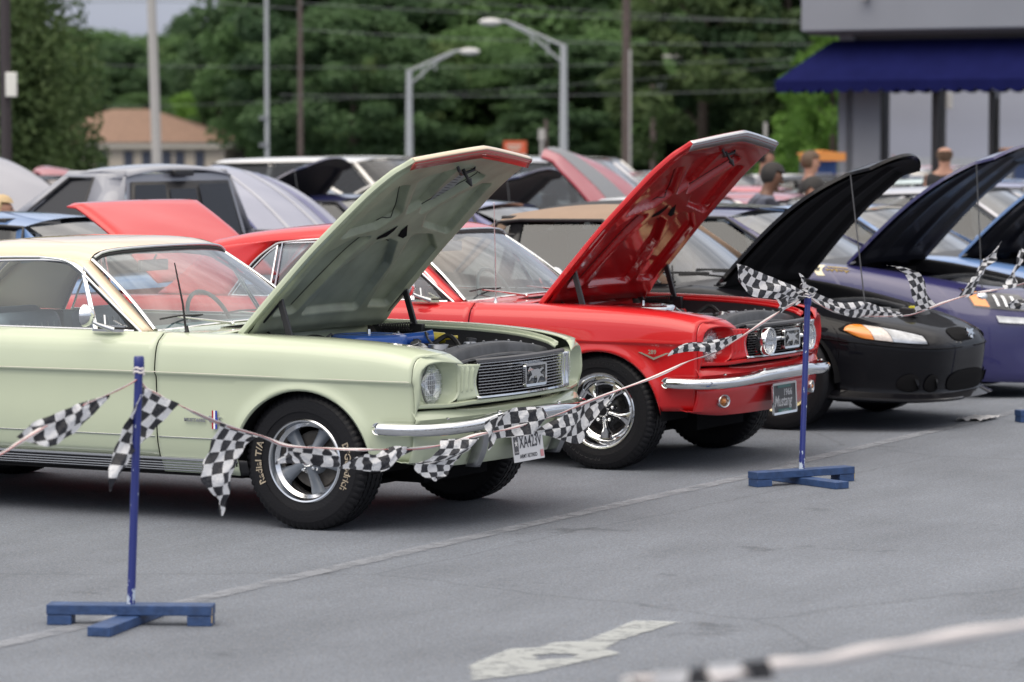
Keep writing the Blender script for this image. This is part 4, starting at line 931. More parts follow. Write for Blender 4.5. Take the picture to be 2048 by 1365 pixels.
# ---------------------------------------------------------------- generic later cars
MC = {}
def modern_car(loc, rz, label, group, body, kind='coupe', hood=None, hoodin=None, roofm=None, wheel='silver', stripe=None, glass=None, tint=None, low=False, nose=None, hoodlen=1.22, name=None, detail=False, opentop=False, hoodtop=None, roofz=None):
    K = dict(coupe=dict(W=.935, F=.93, WB=2.70, RO=1.10, belt=.92, nz=.74, roof=1.37, at=-1.42, ab=-.72, ct=-2.35, cb=-3.10, tz=1.0, rw=.60),
             old=dict(W=.90, F=.92, WB=2.57, RO=1.05, belt=.86, nz=.665, roof=1.30, at=-1.28, ab=-.70, ct=-2.35, cb=-2.95, tz=.93, rw=.56),
             sedan=dict(W=.92, F=.92, WB=2.80, RO=1.10, belt=.95, nz=.74, roof=1.45, at=-1.45, ab=-.65, ct=-2.55, cb=-3.25, tz=1.05, rw=.60),
             suv=dict(W=.94, F=.90, WB=2.80, RO=.95, belt=1.08, nz=.92, roof=1.72, at=-1.35, ab=-.62, ct=-3.35, cb=-3.62, tz=1.12, rw=.64))[kind]
    W, F, WB, RO, belt, nz, rf = K['W'], K['F'], K['WB'], K['RO'], K['belt'], K['nz'], K['roof']
    if tint == 'soft': K.update(ct=-2.12, cb=-2.86, roof=K['roof']+.015)
    if roofz: K['roof'] = roofz
    rf = K['roof']
    root = empty(name or {'suv':'parked_suv','truck':'pickup_truck'}.get(kind, 'parked_car'), loc, rz, label, 'car' if kind != 'suv' else 'suv', group)
    xr = -(WB+RO)
    LV = [  # z front, z mid, z rear, width, xf, xr, nf
        (.17,.20,.24,.955,F-.07,xr+.10,3.6), (.24,.26,.30,.975,F-.01,xr+.06,3.6), (.36,.42,.46,.995,F-.015,xr+.02,3.4), (.50,.58,.62,1.0,F+.0,xr+.0,3.2),
        (nz-.16,.72,.80,1.0,F-.03,xr+.0,3.0), (nz-.06,belt-.08,K['tz']-.10,.985,F-.10,xr+.02,2.8), (nz-.02,belt-.02,K['tz']-.02,.955,F-.17,xr+.05,2.7), (nz+.01,belt+.005,K['tz'],.885,F-.24,xr+.08,2.8), (nz+.025,belt+.015,K['tz']+.01,.80,F-.30,xr+.12,3.0)]
    if nose: LV = nose(LV, F)
    AR_, AZ = (.355, .30)
    # sample angles of the half outline, denser round the wheel openings
    ref = LV[3]; xm = -1.4; cache = MC.setdefault((kind, nose.__name__ if nose else None), {})
    ZT = [(lambda X_, Z_: (lambda x: np.interp(x, X_, Z_)))(np.linspace(l[5], l[4], 160), pchip(np.linspace(l[5], l[4], 160), [(l[5],l[2]),(-2.4,l[1]),(-.75,l[1]),(l[4],l[0])])[:,0]) for l in LV]
    def xy(l, th):
        x0 = l[4]-xm if th < math.pi/2 else xm-l[5]; n = l[6] if th < math.pi/2 else 4.0
        c = abs(math.cos(th))**(2/n); s = abs(math.sin(th))**(2/n)
        return xm+(x0*c if th < math.pi/2 else -x0*c), W*l[3]*s
    tg = np.linspace(0, math.pi, 2000); pts = np.array([xy(ref, t) for t in tg]); ds = np.r_[0, np.cumsum(np.hypot(*np.diff(pts, axis=0).T))]
    th = list(np.interp(np.linspace(0, ds[-1], 90), ds, tg))
    arch = [(0, AZ, AR_), (-WB, AZ, AR_)]
    for xc, zc, r in arch:
        for a in np.linspace(0, math.pi, 25): th.append(float(np.interp(-(xc+r*math.cos(a)), -pts[:,0], tg)))
        for e in (-.002, .002): th.append(float(np.interp(-(xc-r+e if e < 0 else xc+r+e), -pts[:,0], tg)))
    th = sorted(set(round(t, 5) for t in th))
    def column(t):
        key = round(float(t), 6)
        if key in cache: return cache[key]
        out = []
        for l, zf_ in zip(LV, ZT):
            x, y = xy(l, t); out.append((x, y, float(zf_(x))))
        cache[key] = np.array(out); return cache[key]
    def skin(cond, t1=8, ngr=20):
        rows = []; ck = ('skin', cond(-.3), cond(-1.0), t1)
        if ck in cache: return cache[ck]
        for t in th:
            c = column(t)
            if not cond(c[3,0]): continue
            tt = np.linspace(0, t1, 48); q = pchip(tt, [(i, *p) for i, p in enumerate(c)]); lo = 0.0
            for xc, zc, r in arch:
                if abs(c[3,0]-xc) <= r and c[3,1] > .5*W:
                    zb = zc+math.sqrt(max(0, r*r-(c[3,0]-xc)**2)); lo = float(np.interp(zb, q[:34,2], tt[:34]))
            q = pchip(np.linspace(lo, t1, ngr), [(i, *p) for i, p in enumerate(c)]); rows.append([(p[0], -p[1], p[2]) for p in q])
        cache[ck] = rows; return rows
    def both(name, rows, m, **k):
        a = MB(); a.grid(rows); a.build(name, m, root, **k); b = a.mirror(); b.build(name, m, root, **k)
    both('front_body', skin(lambda x: x > -.60), body, smooth=50)
    both('door', skin(lambda x: -1.95 < x <= -.60+.03), body, smooth=50)
    both('rear_body', skin(lambda x: x <= -1.93), body, smooth=50)
    a = MB()
    for x in (-.58, -1.94):
        c = column(float(np.interp(-x, -pts[:,0], tg))); q = pchip(np.linspace(.6, 7, 20), [(i, *p) for i, p in enumerate(c)]); 
        for s in (-1, 1): a.tube([(p[0], s*(p[1]+.001), p[2]) for p in q], .004, 4)
    a.build('door_seam', M_UNDER, root)
    wh = MB()
    for xc, zc, r in arch:
        for s in (-1, 1): wh.grid([[(xc+(r+.01)*math.cos(g), s*y, zc+(r+.01)*math.sin(g)) for y in (W-.03, W-.40)] for g in np.linspace(0, math.pi, 18)]); wh.box((xc, s*(W-.42), .45), (.7,.02,.5))
    wh.box((-1.35,0,.24),(WB+.9,1.5,.08)); wh.box((xr+.45,0,.36),(.8,1.5,.2)); wh.box((F-.48,0,.31),(.42,.95,.10)); wh.build('underbody', M_UNDER, root)
    # upper edge line of the front: (x, w, z) of level 8
    top = np.array([column(t)[8] for t in th]); front = top[(top[:,0] > -.62)]
    i_s = np.argsort(top[:,0]); top_s = top[i_s]
    def edge(x): 
        i = slice(None); top = top_s; return float(np.interp(x, top[i,0], top[i,1])), float(np.interp(x, top[i,0], top[i,2]))
    hx = -.50
    def hoodpos(s, v, d=0.0):      # closed bonnet surface, s from hinge to lip
        xl = LV[8][4]; x = hx+(xl-hx)*s*(1-.10*v*v*s); w, z = edge(min(x, xl-.22)); w = min(w, .80*W)*(1-.12*smooth01((s-.7)/.3))
        zz = float(pchip(x, [(hx, belt+.03), (0, belt-.005), (xl, nz+.03)])[0,0])
        return (x, v*w, zz+.030*(1-v*v)*(1-.4*s)-d)
    Vs = np.linspace(-1,1,21); Ss = np.linspace(0,1,18)
    if hood is None:
        a = MB(); a.grid([[hoodpos(s, v, -.004) for v in Vs] for s in Ss]); a.build('hood', hoodtop or body, root, smooth=60)
    else:
        ang = R(hood); piv = np.array((hx, belt+.01)); fac = hoodlen/(LV[8][4]-hx)
        def op(s, v, d=0):
            x, y, z = hoodpos(s, v); dx, dz = (x-piv[0])*fac, (z-piv[1])*.55-d-(.045*max(0, s-.88)/.12)
            dz += .035*math.sin(math.pi*s)
            ln = math.sin(ang)*dx+math.cos(ang)*dz
            return (piv[0]+math.cos(ang)*dx-math.sin(ang)*dz, y*1.0, piv[1]+ln)
        a = MB(); a.grid([[op(s, v) for v in Vs] for s in Ss]); a.build('hood', hoodtop or body, root, smooth=60)
        a = MB(); a.grid([[op(s, v, .02+.022*(1 if (abs(v) > .82 or s < .08 or s > .86 or (detail and abs(abs(v)-.35) < .06)) else 0)) for v in np.linspace(-.985,.985,41)] for s in np.linspace(.01,.985,40)]); a.build('hood_inner_frame', hoodin or M_BLACK, root, smooth=50)
        lp = [(s, -1) for s in Ss]+[(1, v) for v in Vs]+[(s, 1) for s in Ss[::-1]]
        a = MB(); a.grid([[op(s, v, d) for s, v in lp] for d in (0, .022)]); a.build('hood_flange', body, root)
        if stripe:
            for v0, v1, m_ in stripe:
                a = MB(); a.grid([[op(s, v, -.003) for v in np.linspace(v0, v1, 4)] for s in Ss]); a.build('hood_stripe', m_, root)
        p1 = op(.80, -.72, .03); a = MB(); a.tube([(.46, -.60, nz+.03), (p1[0]+.08, -.50, p1[2]+.03)], .0045, 6); a.build('hood_prop_rod', M_ENG, root)
        # engine bay
        a = MB(); w0, z0 = edge(-.1); a.box((.0,0,.54),(.95,1.15,.05)); a.box((hx-.03,0,.72),(.03,1.30,.30)); a.box((.52,0,nz-.13),(.05,.90,.16)); a.build('engine_bay', M_UNDER, root)
        a = MB(); a.box((-.05,.05,nz-.06),(.55,.42,.16)); a.box((-.08,-.30,nz-.05),(.45,.14,.12)); a.box((-.08,.40,nz-.05),(.45,.14,.12)); a.box((.35,-.40,nz-.06),(.28,.20,.14)); a.tube(catmull([(.05,-.2,nz+.02),(.25,-.3,nz+.06),(.42,-.15,nz+.02),(.5,.1,nz)],5), .04, 10); a.tube(catmull([(-.3,.3,nz+.05),(.0,.5,nz+.07),(.3,.45,nz+.03)],5), .022, 8)
        a.build('engine', M_ENG, root, bevel=.012); a = MB()
        for k in range(5): a.box((.18+.0*k,-.16+.07*k,nz+.035),(.30,.045,.03))
        a.build('engine_cover', mat('engine_cover_grey', (.16,.165,.18), rough=.4), root, bevel=.008)
        a = MB(); P = []
        for p in front: P.append([tuple(p), (p[0]-.02, p[1]*.965, p[2]-.02), (p[0]-.05, p[1]*.94, p[2]-.09)])
        both('hood_gutter', [[(q[0], -q[1], q[2]) for q in r_] for r_ in P], M_BLACK)
    # cowl + trunk deck
    a = MB(); a.grid([[(x, v*edge(x)[0], edge(x)[1]+.025*(1-v*v)) for v in Vs] for x in np.linspace(-.98, hx-.0, 5)]); a.build('cowl', M_BLACK if hood is not None else body, root)
    # cabin
    Ab, At, Ct, Cb = K['ab'], K['at'], K['ct'], K['cb']; wb = .835*W; wt = K['rw']; zb = belt+.015; zt = rf-.055; zr = K['tz']+.01
    def P4(kx, kz, w0): return np.array((kx, w0, kz))
    aB, aT, cT, cB = np.array((Ab-.14, wb, zb)), np.array((At-.06, wt, zt)), np.array((Ct, wt, zt-.02)), np.array((Cb+.10, wb*.95, zr))
    gm = glass or M_GLASSM
    a = MB(); xs = np.linspace(Cb+.02, xr+.10, 8); a.grid([[(x, v*edge(x)[0]*.995, edge(x)[1]+.02*(1-v*v)+.002) for v in Vs] for x in xs]); a.build('trunk_lid', body, root)
    if not opentop:
        def wsp(y, t): p = aB*(1-t)+aT*t; return (p[0]+(.16*(1-t)+.10*t)*(1-y*y), y*p[1], p[2]+.035*t*(1-y*y)+.02*math.sin(math.pi*t))
        a = MB(); a.grid([[wsp(y, t) for y in np.linspace(-.97,.97,15)] for t in np.linspace(.0,1,6)]); a.build('windshield', gm, root)
        rm = roofm or body
        def rfp(s, y): p = aT*(1-s)+cT*s; return (p[0]+.10*(1-y*y)*(1-s)-.06*(1-y*y)*s, y*p[1], p[2]+((.055+.02*math.sin(math.pi*s)) if tint != 'soft' else (.050+.045*math.sin(math.pi*(s*.9+.1))))*(1-abs(y)**2.6)+.004)
        a = MB(); a.grid([[rfp(s, y) for y in np.linspace(-1,1,21)] for s in np.linspace(0,1,10)]); a.build('roof', rm, root, smooth=60)
        def rg(y, t): p = cT*(1-t)+cB*t; return (p[0]-.06*(1-y*y), y*p[1], p[2]+.035*(1-t)*(1-y*y)+.03*math.sin(math.pi*t))
        a = MB(); a.grid([[rg(y, t) for y in np.linspace(-.93,.93,13)] for t in np.linspace(.03,1,6)]); a.build('rear_window', roofm if (roofm and tint == 'soft') else gm, root)
        for s in (-1, 1):
            S3 = np.array((1, s, 1)); bl = lambda x: np.array((x, wb*(1-.03*max(0, (-1.9-x))), zb+(zr-zb)*smooth01((-1.6-x)/1.6)))
            side = [aB, aT, cT, cB]
            dB = np.array((-1.98, 0, 0)); up = lambda x: float(np.interp(-x, [-aT[0], -cT[0]], [zt-.02, zt-.04]))
            f1 = [aB+(-.10,0,.0), aT+(-.04,0,-.025), np.array((-1.93, wt+.003, up(-1.93))), np.array((-1.93, wb, bl(-1.93)[2]))]
            f2 = [np.array((-2.03, wb, bl(-2.03)[2])), np.array((-2.03, wt+.003, up(-2.03))), cT+(.04,0,-.03), np.array((cB[0]+(.42 if kind != 'suv' else .06), wb*.98, bl(cB[0]+.42)[2]+.01))]
            for nm, q in (('front_side_window', f1), ('rear_side_window', f2)):
                a = MB(); a.add([tuple(p*S3+np.array((0, s*.004, 0))) for p in q], [(0,1,2,3)]); a.build(nm, tint if isinstance(tint, bpy.types.Material) else (M_GLASSS if gm is M_GLASSM else gm), root)
            def strip(p, q, w0, w1, nm, d=(1,0,0), m=None):
                d = np.array(d); b_ = MB(); b_.grid([[tuple((p-d*w0/2)*S3), tuple((p+d*w0/2)*S3+np.array((0,s*.012,0)))], [tuple((q-d*w1/2)*S3), tuple((q+d*w1/2)*S3+np.array((0,s*.012,0)))]]); b_.build(nm, m or rm if nm != 'window_pillar' else M_BLACKG, root, solid=.012)
            strip(aB, aT, .13, .09, 'windshield_pillar'); strip(f1[3]+(-.05,0,0), f1[2]+(-.05,0,0), .10, .09, 'window_pillar')
            a = MB(); q = [tuple(p*S3+np.array((0,s*.006,0))) for p in (f2[2]+(.02,0,.0), cT+(-.0,0,.0), cB, f2[3]+(.04,0,0))]; a.add(q, [(0,1,2,3)]); a.build('rear_pillar', rm, root, solid=.010)
            a = MB(); a.tube([tuple(p*S3) for p in (aB+(-.02,.012,.0), aT+(-.02,.010,.0), np.array((-1.95,wt+.012,up(-1.95)+.03)), cT+(0,.010,0), f2[3]+(0,.01,0))], .012, 6); a.build('window_surround', M_BLACK, root)
            a = MB(); a.ball((Ab-.24, s*(W+.075), belt+.07), .085, 12, (.6,1.05,.75)); a.tube([(Ab-.22,s*(W-.05),belt),(Ab-.24,s*(W+.03),belt+.05)], .02, 6); a.build('side_mirror', body, root)
    a = MB()
    for s in (-1,1): a.box((-1.75,s*.37,.62),(.5,.50,.30)); a.box((-2.05,s*.37,.92),(.16,.48,.50), Matrix.Translation((0,0,0))); a.box((-2.10,s*.37,1.20),(.08,.24,.16))
    a.box((-2.75,0,.75),(.3,1.25,.5)); a.box((-.98,0,belt-.05),(.35,1.4,.12)); a.tube([(-1.25+.05*math.sin(g),.37+.18*math.cos(g),belt+.02+.17*math.sin(g)) for g in np.linspace(0,6.283,25)[:-1]], .014, 6, closed=True); a.build('cabin_seats', mat('seat_black', (.02,.02,.022), rough=.6), root, bevel=.03)
    # lights
    for s in (-1, 1):
        def onb(x, t):
            c = column(float(np.interp(-x, -pts[:,0], tg))); q = pchip(t, [(i, *p) for i, p in enumerate(c)])[0]; return (q[0]+.004, s*(q[1]+.004), q[2])
        x1, x2 = F-.42, F-.10
        a = MB(); a.grid([[onb(x, t) for t in np.linspace(4.25, 5.9 if not low else 6.0, 5)] for x in np.linspace(x1, x2, 8)]); a.build('headlight', M_LAMP, root)
        a = MB(); a.grid([[onb(x, t) for t in np.linspace(4.35, 5.6, 4)] for x in np.linspace(x1+.01, x1+.10, 3)]); 
        c_ = a; c_.v = [(x+.003, y+s*.003, z) for x, y, z in c_.v]; a.build('side_marker', M_AMBER, root)
        a = MB(); yr = W*.62; a.box((xr+.03, s*yr, K['tz']-.20), (.06, W*.5, .14)); a.build('tail_light', M_REDLENS, root, bevel=.01)
    a = MB(); a.grid([[(xy(LV[3], t)[0]+.006, sgn*xy(LV[3], t)[1], z) for z in (.36,.50)] for sgn, t in [(-1, t) for t in np.linspace(.46,.0,9)]+[(1, t) for t in np.linspace(.0,.46,9)]]); a.build('front_grille', M_UNDER, root)
    for x, far in ((0, False), (0, True), (-WB, False), (-WB, True)): make_wheel(root, (x, (W-.115) if far else -(W-.115), .325), far, wheel, .325 if True else 0)
    root['_w'] = 0; del root['_w']
    return root, column, pts, tg, LV
M_LAMP = mat('clear_lamp', (.45,.47,.50), rough=.12, metal=.5, coat=1.0, noise=.35, nscale=12)
BLACKP = mat('black_paint', (.004,.004,.006), rough=.5, spec=.05, coat=.4, coat_rough=.02)
PURPLE = paint('deep_purple_blue_paint', (.022,.021,.098), rough=.4, flake=.05)
LTBLUE = paint('light_blue_paint', (.11,.20,.40), rough=.35)
NAVY = paint('navy_paint', (.012,.015,.06), rough=.35)
WHITEP = paint('white_paint', (.74,.72,.68), rough=.4)
SILVER = paint('silver_paint', (.40,.40,.44), rough=.4, flake=.15)
LAVEND = paint('blue_grey_paint', (.17,.175,.32), rough=.35, flake=.2)
GREYP = paint('grey_paint', (.22,.23,.27), rough=.42)
MAROON = paint('dark_red_paint', (.28,.02,.035), rough=.4)
REDB = paint('red_paint', (.45,.02,.025), rough=.4)
AQUA = paint('pale_aqua_paint', (.50,.62,.62), rough=.4)
TANTOP = mat('tan_canvas', (.26,.185,.135), rough=.9, noise=.08, nscale=3, bump=.2, bscale=200)
CANVBLK = mat('black_canvas', (.035,.037,.042), rough=.9)

# black convertible, third in the row
def nose_black(LV, F):
    return [(.165,.20,.24,.955,F-.07,LV[0][5],3.6), (.185,.24,.30,.985,F-.015,LV[1][5],3.6), (.235,.34,.42,.985,F-.05,LV[2][5],3.6), (.37,.50,.58,1.0,F-.03,LV[3][5],3.6),
        (.49,.64,.78,1.005,F-.02,LV[4][5],3.6), (.56,.75,.86,.995,F-.06,LV[5][5],3.5), (.625,.82,.91,.965,F-.17,LV[6][5],3.3), (.655,.855,.93,.90,F-.27,LV[7][5],3.2), (.675,.87,.935,.80,F-.34,LV[8][5],3.0)]
BX, BY = -.15, 5.86
M_DKIN0 = mat('dark_underhood_liner', (.006,.006,.008), rough=.75, spec=.2)
r_, column, pts_, tg_, LVb = modern_car((BX,BY,0), 0, 'black convertible with tan soft top, raised hood and amber corner lamps', ROWG, BLACKP, kind='old', hood=45.5, hoodin=M_DKIN0, roofm=TANTOP, tint='soft', wheel='cream', nose=nose_black, hoodlen=1.28, detail=True)
blk = r_
for ch in list(blk.children):
    if ch.name.split('.')[0] in ('headlight', 'side_marker', 'front_grille'): bpy.data.objects.remove(ch)
def onblk(th, t, s=-1, out=.004):
    c = column(th); q = pchip(t, [(i, *p) for i, p in enumerate(c)])[0]; return (q[0]+out, s*(q[1]+out), q[2])
def thx(y, t=3.0):
    """angle of the outline where its half width is y"""
    return float(np.interp(abs(y), THT[:,1], THT[:,0]))
THT = np.array([(q, column(q)[3,1]) for q in np.linspace(0, 1.2, 60)])
def oval(name, m, y, t, a_, b_, out=.012, sq=1.0):
    mb = MB(); P = []
    for r in (0, .5, .85, 1.0):
        row = []
        for k in range(20):
            g = 2*math.pi*k/20; cx_, sx_ = math.cos(g), math.sin(g); cx_ = math.copysign(abs(cx_)**sq, cx_); sx_ = math.copysign(abs(sx_)**sq, sx_)
            yy = y+a_*r*cx_; tt = t+b_*r*sx_; row.append(onblk(thx(yy), tt, -1 if yy < 0 else 1, out*(1-r**4*.4)))
        P.append(row)
    mb.grid(P, wrap_j=True); return mb.build(name, m, blk, smooth=60)
for s in (-1, 1):
    def lamp(t0, t1, nm='headlight', m=None, out=.012, grow=0.0):
        a = MB(); P = []
        for u in np.linspace(0, 1, 15):
            th = t0+(t1-t0)*u; g = min(1, max(0, (th-.335)/(.865-.335))); top = 4.72+.86*(math.sin(math.pi*min(1, .12+.60*g))**.8)*math.sqrt(max(.02, 1-(max(0, (g-.72)/.28))**2.2)); bot = 4.42-.0*g+.42*max(0, (g-.80)/.20)**2
            P.append([onblk(th, bot-grow+(top-bot+2*grow)*v, s, out*(math.sin(math.pi*min(max(v,.05),.95))**.5)) for v in np.linspace(0,1,9)])
        a.grid(P); a.build(nm, m, blk, smooth=60)
    lamp(.325, .885, 'headlight_surround', M_UNDER, .005, .10)
    lamp(.345, .60, 'headlight', M_LAMP, .014); lamp(.603, .715, 'corner_lamp', mat('clear_corner_lens', (.62,.56,.52), rough=.25, coat=1, noise=.15, nscale=60), .014); lamp(.718, .862, 'turn_signal', M_AMBER, .014)
oval('grille_opening', M_UNDER, .0, 5.15, .20, .55, .010, .7)
f = oriented((.905,.0,.575), (0,1,0), (-.3,0,1)); a = MB(); a.prism([(u*.13, v*.10) for u, v in horse_poly()], 0, .012, f); a.build('horse_emblem', M_CHROME, blk, smooth=30)
for y in (-.44,-.58,.44,.58):
    oval('brake_duct', M_UNDER, y, 2.35, .058, .42, .010)
    a = MB(); a.grid([[onblk(thx(y+.012+.035*v), 2.62-.5*v, -1 if y < 0 else 1, .022), onblk(thx(y+.040+.02*v), 2.55-.5*v, -1 if y < 0 else 1, .012)] for v in np.linspace(0,1,4)]); a.build('duct_fin', BLACKP, blk)
oval('lower_air_intake', M_UNDER, .03, 2.35, .32, .52, .010, .7)
a = MB(); P = []
for sg_, th in [(-1, q) for q in np.linspace(1.15,.0,24)]+[(1, q) for q in np.linspace(.05,1.15,23)]:
    P.append([onblk(th, 1.75, sg_, .0), onblk(th, 1.4, sg_, .016), onblk(th, 1.0, sg_, .036), onblk(th, .55, sg_, .028), onblk(th, .2, sg_, .0)])
a.grid(P); a.build('chin_spoiler', BLACKP, blk, smooth=60)
a = MB(); a.tube([(-.80,-.70,.885),(-.81,-.70,.99)], [.006,.004], 6); a.ball((-.80,-.70,.885), .018, 8, (1,1,.6)); a.build('antenna', M_RUBBER, blk)
a = MB(); a.box((.55,-.12,.705),(.10,.08,.05)); a.build('hood_latch', M_BLACK, blk, bevel=.006)
a = MB(); a.box((.585,-.12,.725),(.05,.05,.03)); a.build('latch_lever', mat('bright_yellow_plastic', (.65,.58,.02), rough=.4), blk)
for y0 in (-.45,.05):
    a = MB(); a.tube([(-.66,y0+.25,.90),(-.73,y0,.925),(-.76,y0-.25,.93)], .007, 6); a.tube([(-.72,y0+.1,.93),(-.80,y0-.40,.95)], .008, 5); a.build('wiper', M_RUBBER, blk)

for t_ in (4.05,):
    a = MB(); a.tube([onblk(th, t_, -1, .003) for th in np.linspace(.02, 1.25, 40)], .0035, 4); a.tube([onblk(th, t_, 1, .003) for th in np.linspace(.02, .9, 20)], .0035, 4); tag(a.build('bumper_seam', M_UNDER, blk), kind='stuff')
a = MB(); a.tube([onblk(th, 1.05, -1, .040) for th in np.linspace(.05, 1.0, 40)], .010, 6); a.build('chin_lip', M_BLACKG, blk)
# deep purple coupe, fourth
def nose_new(LV, F):
    L2 = list(LV); L2[0] = (.12,.17,.24,.97,F+.02,LV[0][5],3.2); L2[1] = (.15,.24,.30,.985,F+.04,LV[1][5],3.2); return L2
PX, PY = -.50, 8.86
r_, columnp, ptp, tgp, _ = modern_car((PX,PY,gz(PX,PY)), 0, 'deep purple coupe with raised navy hood and gold signature on its fender', ROWG, PURPLE, kind='coupe', hood=43.5, hoodin=mat('dark_navy_underhood', (.003,.004,.012), rough=.5, coat=.15), wheel='dark', nose=nose_new, hoodlen=1.36, detail=True, roofm=None, roofz=1.30)
shl = r_
a = MB(); a.grid([[(x, y, z+.004) for (x, y, z) in [(-1.40-.95*s, v*.26, 1.308+.018*math.sin(math.pi*s)+.0) for v in (-1,0,1)]] for s in np.linspace(0,1,6)]); a.build('roof_stripe', SILVER, shl)
for ch in list(shl.children):
    if ch.name.split('.')[0] == 'headlight': ch.data.materials.clear(); ch.data.materials.append(mat('smoked_lamp', (.03,.032,.04), rough=.08, coat=1))
def onp(x, t, s=-1, out=.006):
    c = columnp(float(np.interp(-x, -ptp[:,0], tgp))); q = pchip(t, [(i, *p) for i, p in enumerate(c)])[0]; return (q[0]+out*.6, s*(q[1]+out), q[2])
for s in (-1, 1):
    a = MB()
    for k in range(3): a.grid([[onp(x+.02*v, 4.45+1.0*v, s, .012) for x in (.66+k*.045, .675+k*.045)] for v in (0,.5,1)])
    a.build('running_light', mat('white_light_bar', (.8,.82,.85), rough=.2), shl)
    a = MB(); a.ball(onp(.60, 4.9, s, -.02), .045, 12); a.build('projector_lamp', M_CHROME, shl)
    a = MB(); a.grid([[onp(x, t, s, .012) for t in (3.3,3.55,3.8)] for x in np.linspace(.62,.78,5)]); a.build('fog_lamp', M_LAMP, shl)
a = MB(); f = lambda u, v, w=0: onp(-.46+u, 6.2+v*3.2, -1, .004)
a.grid([[f(u, v) for v in np.linspace(-.30,.30,5)] for u in np.linspace(-.03,.03,3)]); a.build('shield_decal', mat('cream_decal', (.8,.72,.5), rough=.4), shl)
a = MB(); a.grid([[onp(-.46+u, 6.05+v*3.2, -1, .006) for v in np.linspace(-.10,.12,4)] for u in np.linspace(-.015,.015,3)]); a.build('shield_print', mat('dark_decal', (.05,.05,.05)), shl)
a = MB(); cur = [(.06+.012*i+.01*math.sin(i*2.1), (.05 if i % 3 == 0 else -.06)+.03*math.sin(i*1.3)) for i in range(16)]
a.tube([onp(-.46+u, 6.05+v*2.2, -1, .006) for u, v in catmull(cur, 4)], .0035, 4); a.tube([onp(-.40+u, 6.62, -1, .005) for u in np.linspace(0,.16,6)], .003, 4); a.build('signature_decal', mat('gold_decal', (.55,.38,.04), rough=.4), shl)
# light blue coupe, fifth, and two more behind it
modern_car((-.78,11.85,gz(-.78,11.85)), 0, 'light blue coupe with raised dark hood, fifth car of the front row', ROWG, LTBLUE, kind='coupe', hood=43, hoodin=mat('dark_navy_underhood', (.003,.004,.012)), wheel='silver', hoodlen=1.36, detail=True, roofz=1.31)
modern_car((-.9,14.9,gz(-.9,14.9)), 0, 'silver coupe just beyond the light blue one, its roof showing between raised hoods', ROWG, SILVER, kind='sedan', hood=38, hoodin=M_BLACK)
modern_car((-1.0,18.0,gz(-1,18)), 0, 'pale grey car seen past the silver one near the right edge', ROWG, SILVER, kind='coupe', glass=M_GLASSD)
